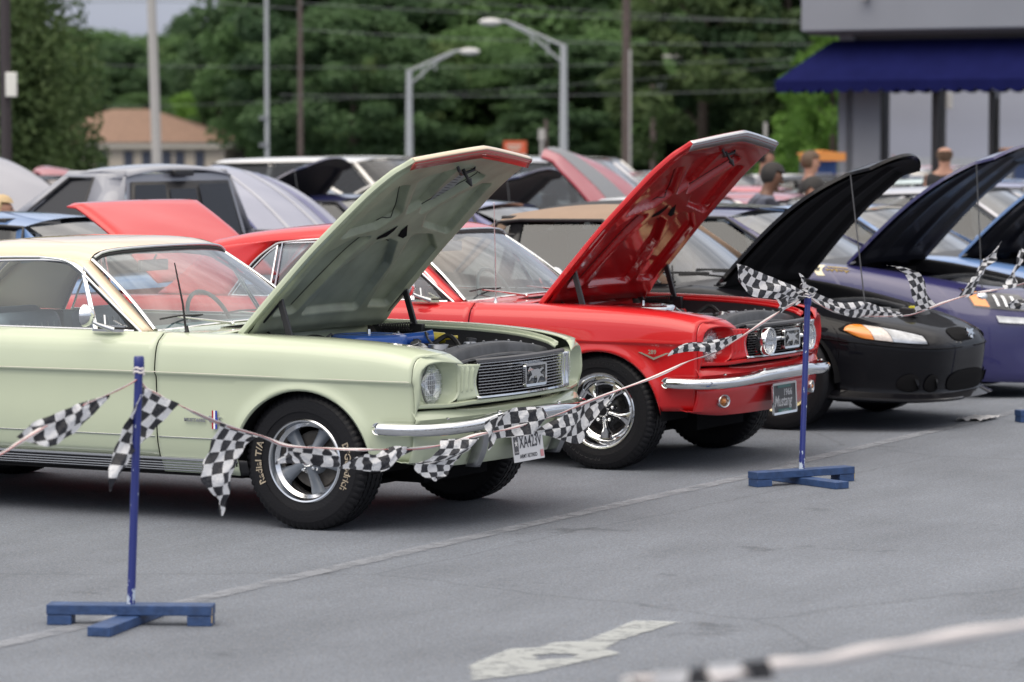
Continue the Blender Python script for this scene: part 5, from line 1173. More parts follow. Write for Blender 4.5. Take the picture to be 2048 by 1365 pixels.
# ---------------------------------------------------------------- pickup
def pickup(loc, rz, label):
    root = empty('pickup_truck', loc, rz, label, 'pickup', None); m = GREYP
    a = MB(); zb, zr = 1.12, 1.60
    lv = lambda x: (.97-.02*abs(x)/2)
    def sd(x0, x1, z0, z1, nm, arch=None):
        b = MB(); rows = []
        xs = sorted(list(np.linspace(x0, x1, 10))+([arch+.38*math.cos(g) for g in np.linspace(0, math.pi, 17)] if arch is not None else []))
        for x in xs:
            if x < x0 or x > x1: continue
            zz = z0 if arch is None or abs(x-arch) > .3801 else max(z0, .38+math.sqrt(max(0, .38**2-(x-arch)**2)))
            rows.append([(x, -(.965+.012*math.sin((z-.4)/(z1-.4)*math.pi)-.05*smooth01((z-z1+.10)/.12)), z) for z in np.linspace(zz, z1, 9)])
        b.grid(rows); b.build(nm, m, root, solid=.004); b.mirror().build(nm, m, root, solid=.004)
    sd(-2.15, -.06, .45, 1.09, 'bed_side', -1.05); sd(-.04, 1.20, .40, zb, 'cab_side'); sd(1.22, 2.75, .42, 1.02, 'front_fender', 2.05)
    a = MB(); a.box((-1.1,0,.62),(2.1,1.85,.05)); a.box((-2.14,0,.78),(.06,1.86,.58)); a.box((-.07,0,.82),(.05,1.86,.50)); a.build('bed_floor', m, root)
    a = MB()
    for s in (-1,1): a.bar((-2.14,s*.93,1.10),(-.05,s*.93,1.10),.07,.03)
    a.build('bed_rail', mat('bed_rail_grey', (.10,.105,.12), rough=.4), root, bevel=.008)
    a = MB(); a.grid([[(x, y*.90, z+.03*(1-y*y)) for y in np.linspace(-1,1,9)] for x, z in ((1.05,1.12),(1.6,1.10),(2.4,1.04),(2.75,.95),(2.80,.70),(2.80,.45))]); a.build('hood', m, root)
    # cab: base and top corners
    for s in (-1, 1):
        q = [(1.15,s*.91,zb),(.60,s*.73,1.535),(.10,s*.73,1.55),(.0,s*.90,zb)]
        for nm, p in (('cab_pillar', [(1.22,s*.925,zb),(.64,s*.745,1.56),(.56,s*.745,1.55),(1.06,s*.925,zb)]), ('cab_pillar', [(.40,s*.925,zb-.01),(.34,s*.745,1.56),(.06,s*.72,1.56),(-.02,s*.90,zb)]),
                      ('roof_rail', [(.66,s*.742,1.54),(.62,s*.69,1.60),(.08,s*.69,1.60),(.08,s*.742,1.54)])):
            a = MB(); a.add(p, [(0,1,2,3)]); a.build(nm, m, root, solid=.02)
        a = MB(); a.add([(1.06,s*.915,zb),(.57,s*.735,1.54),(.34,s*.735,1.545),(.40,s*.915,zb)], [(0,1,2,3)]); a.build('side_window', mat('smoked_glass', (.022,.024,.030), rough=.25, spec=.4), root)
        a = MB(); a.tube([(1.08,s*.925,zb+.01),(.58,s*.748,1.545),(.34,s*.748,1.55),(.40,s*.925,zb+.01)], .016, 6); a.build('window_surround', M_BLACK, root)
        a = MB(); a.box((.98,s*1.08,1.16),(.10,.20,.20)); a.build('side_mirror', M_BLACK, root, bevel=.03)
        a = MB(); a.box((-2.17,s*.84,.85),(.04,.16,.40)); a.build('tail_light', M_REDLENS, root)
        a = MB(); a.box((2.76,s*.70,.82),(.06,.36,.20)); a.build('headlight', M_LAMP, root)
    a = MB(); a.grid([[(x, y*.71, z+.05*(1-abs(y)**2.4)) for y in np.linspace(-1,1,13)] for x, z in ((.64,1.56),(.50,1.59),(.30,1.60),(.12,1.59),(.05,1.56))]); a.build('roof', m, root, solid=.01)
    a = MB(); a.grid([[(1.18*(1-t)+.64*t+.08*(1-y*y), y*(.90*(1-t)+.71*t), zb*(1-t)+1.58*t) for y in np.linspace(-1,1,9)] for t in (0,.5,1)]); a.build('windshield', M_GLASS, root)
    rwp = lambda y, t, o=0: (.0-.03+.10*t-o, y*(.86*(1-t)+.70*t), .98+(.60)*t)
    a = MB(); a.grid([[rwp(y, t) for y in (-1,-.5,0,.5,1)] for t in (0,.5,1)]); a.build('cab_back', m, root)
    a = MB(); a.grid([[rwp(y, t, .012) for y in (-.93,0,.93)] for t in (.10,.90)]); a.build('rear_window_frame', M_BLACK, root, solid=.006)
    for y0, y1 in ((-.88,-.32),(-.24,.24),(.32,.88)):
        a = MB(); a.grid([[rwp(y, t, .024) for y in (y0, y1)] for t in (.17 if abs(y0) < .3 else .13,.80 if abs(y0) < .3 else .86)]); a.build('rear_window_pane', mat('smoked_glass', (.022,.024,.030), rough=.25, spec=.4), root)
    a = MB(); a.box((.03,0,1.585),(.05,.26,.05)); a.build('brake_light', M_BLACK, root, bevel=.01)
    a = MB(); a.box((.3,0,.45),(4.6,1.5,.12)); a.build('underbody', M_UNDER, root)
    for x, far in ((2.05,False),(2.05,True),(-1.05,False),(-1.05,True)): make_wheel(root, (x, .85 if far else -.85, .325), far, 'silver', .325)
    return root
p = at(372, 26.6); pickup((p[0], p[1], p[2]), math.pi-.02, 'grey pickup truck with sliding rear window, seen over the red trunk lid')

# ---------------------------------------------------------------- cars of the rows behind
GB = 'cars parked in the rows behind'
M_STRIPEL = paint('light_grey_stripe', (.38,.38,.42)); M_STRIPED = paint('dark_blue_stripe', (.08,.08,.20)); M_STRIPEG = mat('matt_grey_stripe', (.16,.17,.19), rough=.6)
M_DKIN = mat('dark_underhood', (.012,.012,.016), rough=.7)
def lot_car(u, d, facing, label, body, ref='roof', **k):
    """ref: which spot of the car stands at (u, d) - roof centre, or the bonnet hinge"""
    p = at(u, d); off = {'roof': 1.9, 'hinge': .5, 'axle': 0}[ref]*facing
    k.setdefault('wheel', 'silver')
    x = p[0]+off; rz = (0 if facing > 0 else math.pi)+k.pop('yaw', 0)
    return modern_car((x, p[1], gz(x, p[1])), rz, label, GB, body, **k)[0]
lot_car(40, 23.2, -1, 'light blue car right behind the mint coupe, its rear screen showing over the cream roof', LTBLUE, kind='old')
lav = lot_car(638, 29.3, -1, 'blue grey car with light striped hood standing open behind the pickup', LAVEND, ref='hinge', hood=40, hoodlen=1.28, hoodtop=paint('lavender_grey_paint', (.24,.25,.33)), stripe=[(-.80,-.62,M_STRIPED),(-.42,-.34,M_STRIPEL),(.30,.38,M_STRIPEL)])
lot_car(515, 33.5, 1, 'navy car with raised dark hood in front of the white cars', NAVY, ref='hinge', hood=48, hoodin=M_DKIN)
lot_car(660, 41, 1, 'white car with raised white hood in the row behind the navy hood', WHITEP, ref='hinge', kind='sedan', hood=42, hoodin=WHITEP)
lot_car(760, 36.5, 1, 'white car with black-lined hood raised, left of the mint hood', WHITEP, ref='hinge', kind='sedan', hood=30, hoodin=M_DKIN)
lot_car(760, 48, 1, 'tall white suv roof above the other white cars', WHITEP, kind='suv')
lot_car(470, 41, -1, 'white car peeping out behind the blue grey striped hood', WHITEP, kind='sedan')
lot_car(612, 44, -1, 'silver car with raised hood near the low tan wall', SILVER, ref='hinge', hood=36)
lot_car(915, 32.5, 1, 'navy car with its dark hood raised, person leaning into it', NAVY, ref='hinge', hood=42, hoodin=M_DKIN)
lot_car(1180, 28.6, 1, 'black car with black soft top behind the tan convertible roof', BLACKP, kind='old', roofm=CANVBLK, tint='soft')
lot_car(1290, 36, -1, 'dark red car with grey centre stripe on its open hood', MAROON, ref='hinge', hood=44, hoodlen=1.45, stripe=[(-.34,.40,M_STRIPEG)])
st_ = [c for c in bpy.data.objects if c.get('label','').startswith('dark red car with grey')][0]
lot_car(1330, 31.0, 1, 'cream white car whose roof shows left of the raised red hood', WHITEP)
lot_car(1240, 58, 1, 'red car far back, just left of the brown utility pole', REDB, kind='sedan')
lot_car(895, 56, 1, 'dark red suv far back above the mint hood tip', MAROON, kind='suv')
lot_car(1080, 50, 1, 'white suv far back between mint hood and striped hood', WHITEP, kind='suv')
lot_car(1100, 39, 1, 'silver boxy suv beside the striped dark red hood', SILVER, kind='suv')
lot_car(1300, 42, -1, 'red car with raised hood left of the bright red hood', REDB, ref='hinge', hood=38)
lot_car(1505, 41, -1, 'white car with raised hood behind the man in the checked shirt', WHITEP, ref='hinge', hood=34)
lot_car(1462, 35, 1, 'dull red car between the red hood and the checked shirt', MAROON, kind='old')
lot_car(1890, 42, 1, 'pale aqua car seen between the black hood and the navy hood', AQUA, kind='sedan')
lot_car(1800, 35, 1, 'silver car low between the black hood and the navy hood', SILVER, kind='coupe')
lot_car(1850, 55, -1, 'light blue car with open hood in front of the building', LTBLUE, ref='hinge', hood=36)
lot_car(1955, 54, -1, 'white car with open hood in front of the building windows', WHITEP, ref='hinge', hood=34)
lot_car(2000, 37, 1, 'blue grey car at the right edge behind the navy hood', LAVEND, kind='sedan')
lot_car(112, 34.5, -1, 'grey car at the left edge with its hood raised', SILVER, hoodtop=paint('mid_grey_paint', (.26,.26,.30)), ref='hinge', hood=42, hoodlen=1.5)
lot_car(200, 52, -1, 'dark red car with raised hood beyond the pickup', MAROON, ref='hinge', hood=38, hoodin=REDB)
lot_car(95, 47, 1, 'black car beyond the grey hood at the left', BLACKP, kind='sedan')
lot_car(40, 58, 1, 'white car far back at the left edge', WHITEP, kind='sedan')
lot_car(1640, 47, 1, 'black car behind the people under the trees', BLACKP, kind='sedan')
lot_car(1560, 52, 1, 'white car far back behind the people', WHITEP, kind='sedan')
lot_car(1400, 57, 1, 'silver car far back behind the bright red hood', SILVER, kind='sedan')
lot_car(960, 40, 1, 'white coupe right of the mint hood, far back', WHITEP)
lot_car(1730, 40, 1, 'white car hidden behind the raised black hood', WHITEP, kind='coupe')
lot_car(330, 55, 1, 'silver car behind the pickup roof', SILVER, kind='sedan')
lot_car(880, 29.5, -1, 'blue grey coupe whose roof shows left of the mint hood', LAVEND, kind='coupe', glass=M_GLASSD) if 0 else None

lot_car(900, 39.0, 1, 'white suv with its windscreen showing just left of the mint hood', WHITEP, kind='suv', ref='hinge', glass=M_GLASSD)
lot_car(690, 36.5, 1, 'white car with white lined hood raised beside the navy hood', WHITEP, kind='sedan', ref='hinge', hood=38, hoodin=WHITEP, glass=M_GLASSD)
lot_car(860, 43, 1, 'white car under the tip of the mint hood', WHITEP, kind='sedan')
lot_car(560, 60, 1, 'silver car far back by the low tan wall', SILVER, kind='sedan')
lot_car(1040, 60, 1, 'dark red car far back by the orange topped sign', MAROON, kind='sedan')
lot_car(1160, 62, 1, 'white van-like car far back behind the striped hood', WHITEP, kind='suv')
lot_car(1340, 66, 1, 'silver car far back under the transformer pole', SILVER, kind='sedan')
lot_car(1430, 50, 1, 'white car far back touching the raised red hood', WHITEP, kind='sedan')
lot_car(1740, 52, 1, 'silver car far back in front of the shop corner', SILVER, kind='sedan')
lot_car(1930, 33, 1, 'pale silver car right behind the navy hood', SILVER, kind='sedan')
lot_car(1760, 60, 1, 'white car close to the shop windows', WHITEP, kind='sedan')
# ---------------------------------------------------------------- people
def skin_obj(name, chain, m, parent, sub=2):
    """chain: list of (verts [(x,y,z,r)], edges)"""
    V, E = chain; me = bpy.data.meshes.new(name); me.from_pydata([v[:3] for v in V], E, []); me.materials.append(m)
    o = bpy.data.objects.new(name, me); COL.objects.link(o); o.parent = parent
    md = o.modifiers.new('skin', 'SKIN'); md.use_smooth_shade = True
    if not me.skin_vertices: 
        bpy.context.view_layer.objects.active = o
    sv = me.skin_vertices[0].data if me.skin_vertices else None
    if sv is None: return o
    for i, v in enumerate(V): r = v[3]; sv[i].radius = (r, r*(v[4] if len(v) > 4 else 1))
    sv[0].use_root = True
    s = o.modifiers.new('sub', 'SUBSURF'); s.levels = 1; s.render_levels = sub
    return o
SKIN_D = mat('brown_skin', (.13,.06,.035), rough=.5); SKIN_L = mat('light_skin', (.34,.18,.125), rough=.5)
HAIR_B = mat('black_hair', (.012,.01,.01), rough=.7, bump=.3); HAIR_BR = mat('brown_hair', (.07,.04,.022), rough=.6, bump=.3); HAIR_G = mat('grey_hair', (.22,.20,.19), rough=.7); HAIR_BL = mat('blond_hair', (.45,.33,.18), rough=.6)
def plaid(name, c1, c2, sc_=9):
    if name in MATS: return MATS[name]
    m = mat(name, c1, rough=.85); n, l = m.node_tree.nodes, m.node_tree.links; b = n['Principled BSDF']
    t = n.new('ShaderNodeTexCoord'); s = n.new('ShaderNodeSeparateXYZ'); l.new(t.outputs['Object'], s.inputs[0]); out = []
    for ax in ('Z', 'Y'):
        a = n.new('ShaderNodeMath'); a.operation = 'MULTIPLY'; a.inputs[1].default_value = sc_; l.new(s.outputs[ax], a.inputs[0])
        f = n.new('ShaderNodeMath'); f.operation = 'PINGPONG'; f.inputs[1].default_value = .5; l.new(a.outputs[0], f.inputs[0])
        g = n.new('ShaderNodeMath'); g.operation = 'GREATER_THAN'; g.inputs[1].default_value = .27; l.new(f.outputs[0], g.inputs[0]); out.append(g)
    ad = n.new('ShaderNodeMath'); ad.operation = 'ADD'; l.new(out[0].outputs[0], ad.inputs[0]); l.new(out[1].outputs[0], ad.inputs[1])
    mu = n.new('ShaderNodeMath'); mu.operation = 'MULTIPLY'; mu.inputs[1].default_value = .5; l.new(ad.outputs[0], mu.inputs[0])
    mx = n.new('ShaderNodeMix'); mx.data_type = 'RGBA'; mx.inputs['A'].default_value = (*c1, 1); mx.inputs['B'].default_value = (*c2, 1); l.new(mu.outputs[0], mx.inputs['Factor']); l.new(mx.outputs['Result'], b.inputs['Base Color'])
    return m
def person(u, d, face, label, shirt, skin, hair, lean=0.0, H=1.75, cap=None, reach=False, glasses=False, longhair=False, trousers=(.03,.035,.06), group='people among the parked cars', bald=False, back=False):
    """face: heading in the picture plane, degrees from +RT towards the camera"""
    p = at(u, d); ang = YAW+R(face); root = empty('person', p, ang, label, 'person', group); k = H/1.75
    hip = np.array((0, 0, .92)); L = R(lean)
    up = np.array((math.sin(L), 0, math.cos(L)))
    ch = hip+up*.32; sh = hip+up*.50; nk = hip+up*.58; nod = np.array((math.sin(L*.9+R(8)), 0, math.cos(L*.9+R(8)))); hd0 = nk+nod*.07; hd = nk+nod*.17
    V, E = [], []
    def add(pt, r, par=None, fl=1.0):
        V.append((pt[0]*k, pt[1]*k, pt[2]*k, r*k, fl)); 
        if par is not None: E.append((par, len(V)-1))
        return len(V)-1
    ih = add(hip, .125, None, 1.15); ic = add(ch, .125, ih, 1.3); isv = add(sh, .105, ic, 1.3); inn = add(nk, .060, isv); i0 = add(hd0+nod*.02, .075, inn, .9); add(hd+nod*.01+np.array((.008,0,0)), .118, i0, .86); add(hd+nod*.095, .085, len(V)-1, .9)
    wr = []
    for s in (-1, 1):
        a = sh+np.array((0, s*.17, -.01)); fw_ = np.array((math.cos(L)*.0+1, 0, -.0))
        if reach: el = a+np.array((.20, s*.04, -.17)); w = el+np.array((.22, -s*.04, -.05))
        else: el = a+np.array((-.01, s*.05, -.28)); w = el+np.array((.08, s*.0, -.25))
        j = add(a, .058, isv); j = add(el, .043, j); j = add(w, .028, j); hj = add(w+(w-el)*.20, .036, j); wr.append(w+(w-el)*.30)
        for q in range(3): add(w+(w-el)*(.48+.05*(q == 1))+np.array((0, (q-1)*.024, 0)), .011, hj)
        add(w+(w-el)*.30+np.array((.03, -s*.045, 0)), .012, hj)
        kn = np.array((.03, s*.10, .48)); an = np.array((-.02, s*.11, .09)); j = add(hip+np.array((0, s*.09, -.06)), .10, ih); j = add(kn, .062, j); j = add(an, .043, j); j = add(an+np.array((.15, s*.02, -.05)), .042, j)
    body = skin_obj('body', (V, E), skin, root)
    Vs = [(*(q*k), r*k, f) for q, r, f in ((hip, .150, 1.2), (ch, .145, 1.35), (sh, .122, 1.35), (sh+up*.065, .088, 1.1))]; Es = [(0,1),(1,2),(2,3)]
    for s in (-1, 1):
        a = sh+np.array((0, s*.17, -.01)); el = a+(np.array((.20, s*.04, -.17)) if reach else np.array((-.01, s*.05, -.28)))
        Vs += [(*(a*k), .078*k, 1), (*((a*.25+el*.75)*k), .066*k, 1)]; Es += [(2, len(Vs)-2), (len(Vs)-2, len(Vs)-1)]
    skin_obj('shirt', (Vs, Es), shirt, root)
    Vt = [(*((hip+(0,0,.02))*k), .150*k, 1.2)]; Et = []
    for s in (-1, 1):
        Vt += [(*((hip+np.array((0, s*.09, -.08)))*k), .115*k, 1), (.03*k, s*.10*k, .48*k, .082*k, 1), (-.01*k, s*.11*k, .10*k, .062*k, 1)]; n_ = len(Vt); Et += [(0, n_-3), (n_-3, n_-2), (n_-2, n_-1)]
    skin_obj('trousers', (Vt, Et), mat('denim', (.03,.04,.08), rough=.9), root)
    M_ = Matrix.Translation(Vector(hd*k)) @ Matrix.Rotation(L*.9+R(8), 4, 'Y')
    a = MB(); a.ball((0,0,0), .001, 4)
    b = MB()
    b.ball((0,0,0), .126*k, 16, (1.02,.84,1.0)); b.v = [tuple(M_ @ (Vector(v)+Vector((-.012,0,.030)))) for v in b.v]
    zc = [(M_.inverted() @ Vector(v)) for v in b.v]
    if not bald:
        keep = [f for f in b.f if all(zc[i].z > .045 or zc[i].x < (-.01 if not back else .02) for i in f)]; b.f = keep
    else: keep = [f for f in b.f if all(zc[i].z < .06 and zc[i].x < -.02 for i in f)]; b.f = keep
    b.build('hair', hair, root)
    if longhair:
        b = MB(); b.ball((0,0,0), .12*k, 12, (.8,.95,1.4)); b.v = [tuple(M_ @ (Vector(v)+Vector((-.04,0,-.02)))) for v in b.v]; b.build('hair', hair, root)
    f_ = MB(); T = lambda x, y, z: tuple(M_ @ Vector((x*k, y*k, z*k)))
    f_.ball(T(.100,0,.0), .017, 8, (1,.8,1.3)); f_.ball(T(.088,0,-.045), .020, 8, (.8,1.3,.5)); f_.ball(T(.07,0,-.085), .028, 8)
    for s in (-1, 1): f_.ball(T(-.005,s*.085,.0), .026, 8, (.7,.35,1.2))
    f_.build('face', skin, root)
    e_ = MB()
    for s in (-1, 1): e_.ball(T(.086,s*.032,.028), .011 if not glasses else .026, 8, (.5,1.2,.9) if glasses else (1,1,1))
    e_.build('sunglasses' if glasses else 'eyes', M_BLACKG, root)
    if cap:
        c_ = MB(); c_.ball((0,0,0), .122, 14, (1.02,.86,.8)); c_.v = [tuple(M_ @ (Vector(v)+Vector((-.01,0,.055)))) for v in c_.v]; zc = [(M_.inverted() @ Vector(v)).z for v in c_.v]; c_.f = [f for f in c_.f if all(zc[i] > .045 for i in f)]
        c_.prism([(.05,-.07),(.12,-.06),(.175,0),(.12,.06),(.05,.07)], .050, .058, lambda u, v, w: tuple(M_ @ Vector((u, v, w)))); c_.build('cap', cap, root)
    return root
person(1500, 31.0, 10, 'man in dark checked shirt with short dark hair looking down at a car', plaid('dark_check_shirt', (.012,.014,.025), (.10,.11,.15)), SKIN_D, HAIR_B, lean=16, H=1.66, reach=True)
person(1745, 32.5, 180, 'person with dark curly hair in light blue shirt bending over beside the checked shirt', plaid('light_blue_check', (.12,.30,.50), (.55,.65,.75), 14), SKIN_L, HAIR_B, lean=48, H=1.75, reach=True)
person(1618, 41, 10, 'man in sunglasses and black shirt in front of the blue banner', mat('black_tee', (.012,.012,.014), rough=.9), SKIN_L, HAIR_BR, H=1.74, glasses=True)
person(1888, 40, 80, 'balding man in black shirt seen from behind in front of the windows', mat('black_tee', (.012,.012,.014), rough=.9), SKIN_L, HAIR_BR, H=1.84, bald=True)
person(1165, 29.5, 178, 'person in navy printed shirt bent deep under the dark open hood', mat('navy_tee', (.02,.025,.07), rough=.9), SKIN_L, HAIR_G, lean=70, H=1.78, reach=True, bald=True)
person(1528, 44, 0, 'person in black cap standing left of the checked shirt', mat('grey_tee', (.25,.25,.27), rough=.9), SKIN_L, HAIR_B, H=1.80, cap=mat('black_cap', (.01,.01,.012), rough=.9))
person(2, 27, 0, 'person with long fair hair at the left edge of the picture', mat('white_tee', (.6,.6,.6), rough=.9), SKIN_L, HAIR_BL, H=1.35, longhair=True)
STR = {
 'A': [(0.939, -4.539, 0.657), (0.945, -4.374, 0.697), (0.95, -4.251, 0.734), (0.959, -3.997, 0.813), (0.968, -3.735, 0.867), (0.974, -3.583, 0.903), (0.975, -3.558, 0.922)],
 'B': [(0.975, -3.558, 0.929), (0.976, -3.525, 0.882), (0.979, -3.436, 0.843), (0.983, -3.324, 0.802), (0.993, -3.059, 0.711), (1.004, -2.753, 0.632), (1.01, -2.575, 0.581), (1.022, -2.26, 0.543), (1.034, -1.932, 0.512), (1.045, -1.622, 0.49), (1.054, -1.365, 0.487), (1.064, -1.105, 0.507), (1.073, -0.837, 0.513), (1.087, -0.464, 0.536), (1.097, -0.175, 0.572), (1.11, 0.182, 0.615), (1.125, 0.58, 0.658), (1.137, 0.92, 0.71), (1.146, 1.185, 0.734), (1.16, 1.553, 0.811), (1.17, 1.836, 0.881), (1.177, 2.025, 0.923), (1.186, 2.272, 0.975)],
 'C': [(1.186, 2.272, 0.975), (1.19, 2.402, 0.927), (1.2, 2.67, 0.864), (1.215, 3.084, 0.827), (1.231, 3.515, 0.807), (1.241, 3.812, 0.822), (1.253, 4.116, 0.857), (1.27, 4.59, 0.891), (1.282, 4.918, 0.897), (1.296, 5.33, 0.918), (1.315, 5.841, 0.965)],
}
PEN = [
 ('A', [(0.949, -4.281, 0.752), (0.953, -4.15, 0.797), (0.957, -4.035, 0.828), (0.963, -3.893, 0.846), (0.968, -3.735, 0.863)], [(0.949, -4.281, 0.75), (0.952, -4.189, 0.719), (0.956, -4.088, 0.704), (0.961, -3.947, 0.734), (0.964, -3.855, 0.787), (0.968, -3.735, 0.857)]),
 ('B', [(0.975, -3.543, 0.883), (0.973, -3.601, 0.809), (0.971, -3.663, 0.707), (0.969, -3.724, 0.623), (0.967, -3.759, 0.553), (0.968, -3.743, 0.511)], [(0.983, -3.324, 0.802), (0.981, -3.381, 0.752), (0.978, -3.465, 0.7), (0.974, -3.575, 0.651), (0.971, -3.664, 0.593), (0.968, -3.735, 0.506)]),
 ('B', [(0.993, -3.059, 0.711), (0.992, -3.089, 0.654), (0.991, -3.099, 0.595), (0.99, -3.148, 0.54), (0.989, -3.163, 0.499), (0.991, -3.12, 0.453), (0.993, -3.055, 0.404), (0.994, -3.033, 0.349)], [(1.004, -2.753, 0.632), (1.0, -2.86, 0.601), (0.998, -2.927, 0.555), (0.996, -2.968, 0.507), (0.996, -2.977, 0.457), (0.996, -2.966, 0.421), (0.995, -2.989, 0.368), (0.994, -3.018, 0.343)]),
 ('B', [(1.023, -2.229, 0.537), (1.019, -2.335, 0.55), (1.015, -2.451, 0.567), (1.011, -2.557, 0.58), (1.01, -2.576, 0.554), (1.008, -2.625, 0.543), (1.007, -2.663, 0.517)], [(1.023, -2.218, 0.467), (1.02, -2.312, 0.473), (1.016, -2.405, 0.49), (1.013, -2.497, 0.505), (1.011, -2.558, 0.51), (1.009, -2.611, 0.515), (1.007, -2.66, 0.51)]),
 ('B', [(1.024, -2.198, 0.461), (1.028, -2.088, 0.49), (1.031, -1.994, 0.499), (1.035, -1.89, 0.488), (1.038, -1.801, 0.515), (1.042, -1.703, 0.507), (1.045, -1.62, 0.49)], [(1.024, -2.195, 0.456), (1.028, -2.073, 0.443), (1.034, -1.93, 0.419), (1.037, -1.85, 0.425), (1.039, -1.785, 0.447), (1.042, -1.703, 0.466), (1.045, -1.62, 0.483)]),
 ('B', [(1.054, -1.375, 0.51), (1.051, -1.452, 0.467), (1.048, -1.537, 0.43), (1.045, -1.604, 0.423), (1.047, -1.57, 0.38), (1.051, -1.456, 0.336)], [(1.063, -1.114, 0.498), (1.062, -1.159, 0.452), (1.058, -1.246, 0.414), (1.055, -1.333, 0.377), (1.053, -1.384, 0.355), (1.051, -1.442, 0.334)]),
 ('B', [(1.066, -1.035, 0.561), (1.071, -0.909, 0.588), (1.077, -0.726, 0.6), (1.084, -0.549, 0.59), (1.086, -0.482, 0.557)], [(1.067, -1.011, 0.433), (1.07, -0.927, 0.474), (1.076, -0.763, 0.472), (1.082, -0.596, 0.485), (1.086, -0.479, 0.538)]),
 ('B', [(1.082, -0.589, 0.482), (1.087, -0.455, 0.517), (1.092, -0.319, 0.549), (1.098, -0.165, 0.579), (1.103, -0.008, 0.6), (1.109, 0.138, 0.603)], [(1.082, -0.586, 0.474), (1.088, -0.44, 0.446), (1.093, -0.303, 0.418), (1.098, -0.149, 0.398), (1.102, -0.055, 0.494), (1.108, 0.127, 0.587)]),
 ('B', [(1.129, 0.696, 0.752), (1.131, 0.756, 0.779), (1.137, 0.92, 0.801), (1.144, 1.114, 0.794), (1.152, 1.348, 0.81), (1.159, 1.533, 0.814)], [(1.129, 0.7, 0.747), (1.134, 0.834, 0.756), (1.14, 1.008, 0.754), (1.146, 1.186, 0.741), (1.154, 1.385, 0.763), (1.159, 1.546, 0.805)]),
 ('B', [(1.156, 1.445, 1.168), (1.163, 1.639, 1.133), (1.172, 1.886, 1.08), (1.179, 2.089, 1.029), (1.185, 2.257, 0.983)], [(1.156, 1.45, 1.158), (1.158, 1.518, 1.062), (1.163, 1.64, 0.996), (1.171, 1.863, 0.975), (1.181, 2.141, 0.944)]),
 ('B', [(1.173, 1.918, 0.975), (1.177, 2.026, 0.982), (1.185, 2.244, 0.973)], [(1.173, 1.909, 0.896), (1.176, 1.989, 0.912), (1.181, 2.142, 0.936)]),
 ('C', [(1.187, 2.296, 1.006), (1.194, 2.507, 0.958), (1.202, 2.723, 0.915), (1.21, 2.943, 0.914), (1.22, 3.225, 0.872), (1.231, 3.515, 0.824)], [(1.186, 2.286, 0.956), (1.194, 2.508, 0.897), (1.204, 2.779, 0.839), (1.212, 3.0, 0.824), (1.22, 3.226, 0.813), (1.231, 3.515, 0.803)]),
 ('C', [(1.182, 2.173, 1.094), (1.184, 2.213, 1.024), (1.186, 2.275, 0.982)], [(1.183, 2.183, 1.093), (1.187, 2.301, 1.031), (1.19, 2.396, 0.985)]),
 ('C', [(1.223, 3.292, 1.097), (1.229, 3.466, 1.072), (1.234, 3.599, 1.015), (1.234, 3.595, 0.933), (1.237, 3.686, 0.846), (1.239, 3.737, 0.817)], [(1.223, 3.298, 1.094), (1.232, 3.539, 1.077), (1.239, 3.748, 1.022), (1.244, 3.87, 0.945), (1.246, 3.938, 0.883), (1.249, 4.024, 0.843)]),
 ('C', [(1.283, 4.954, 1.185), (1.278, 4.83, 1.106), (1.272, 4.651, 1.062), (1.264, 4.428, 0.947), (1.26, 4.319, 0.864)], [(1.283, 4.971, 1.18), (1.28, 4.887, 1.079), (1.275, 4.73, 1.035), (1.271, 4.628, 0.939), (1.269, 4.564, 0.886)]),
 ('C', [(1.295, 5.3, 1.138), (1.291, 5.183, 1.044), (1.289, 5.117, 0.971), (1.284, 4.991, 0.897)], [(1.296, 5.325, 1.119), (1.294, 5.255, 1.016), (1.291, 5.192, 0.955), (1.29, 5.146, 0.904)]),
 ('C', [(1.287, 5.07, 0.811), (1.291, 5.188, 0.822), (1.298, 5.377, 0.82)], [(1.287, 5.081, 0.78), (1.293, 5.224, 0.767), (1.298, 5.379, 0.75)]),
]
ARROW = [(2.552, -3.892), (2.503, -3.501), (2.58, -3.43), (2.579, -3.295), (2.654, -3.217), (2.592, -2.669), (2.77, -2.623), (2.772, -3.131), (2.811, -3.337), (2.911, -3.416), (2.873, -3.65), (2.839, -3.944), (2.728, -4.183)]
ARROWHOLE = [(2.661, -3.585), (2.699, -3.528), (2.782, -3.514), (2.787, -3.568), (2.72, -3.675)]
FORE = [(6.23, -8.57, 1.03), (6.2, -8.59, 1.01), (6.09, -8.65, 0.99), (5.99, -8.7, 0.97), (5.9, -8.75, 0.95), (5.82, -8.79, 0.94), (5.75, -8.83, 0.92), (5.67, -8.87, 0.92), (5.61, -8.91, 0.91)]
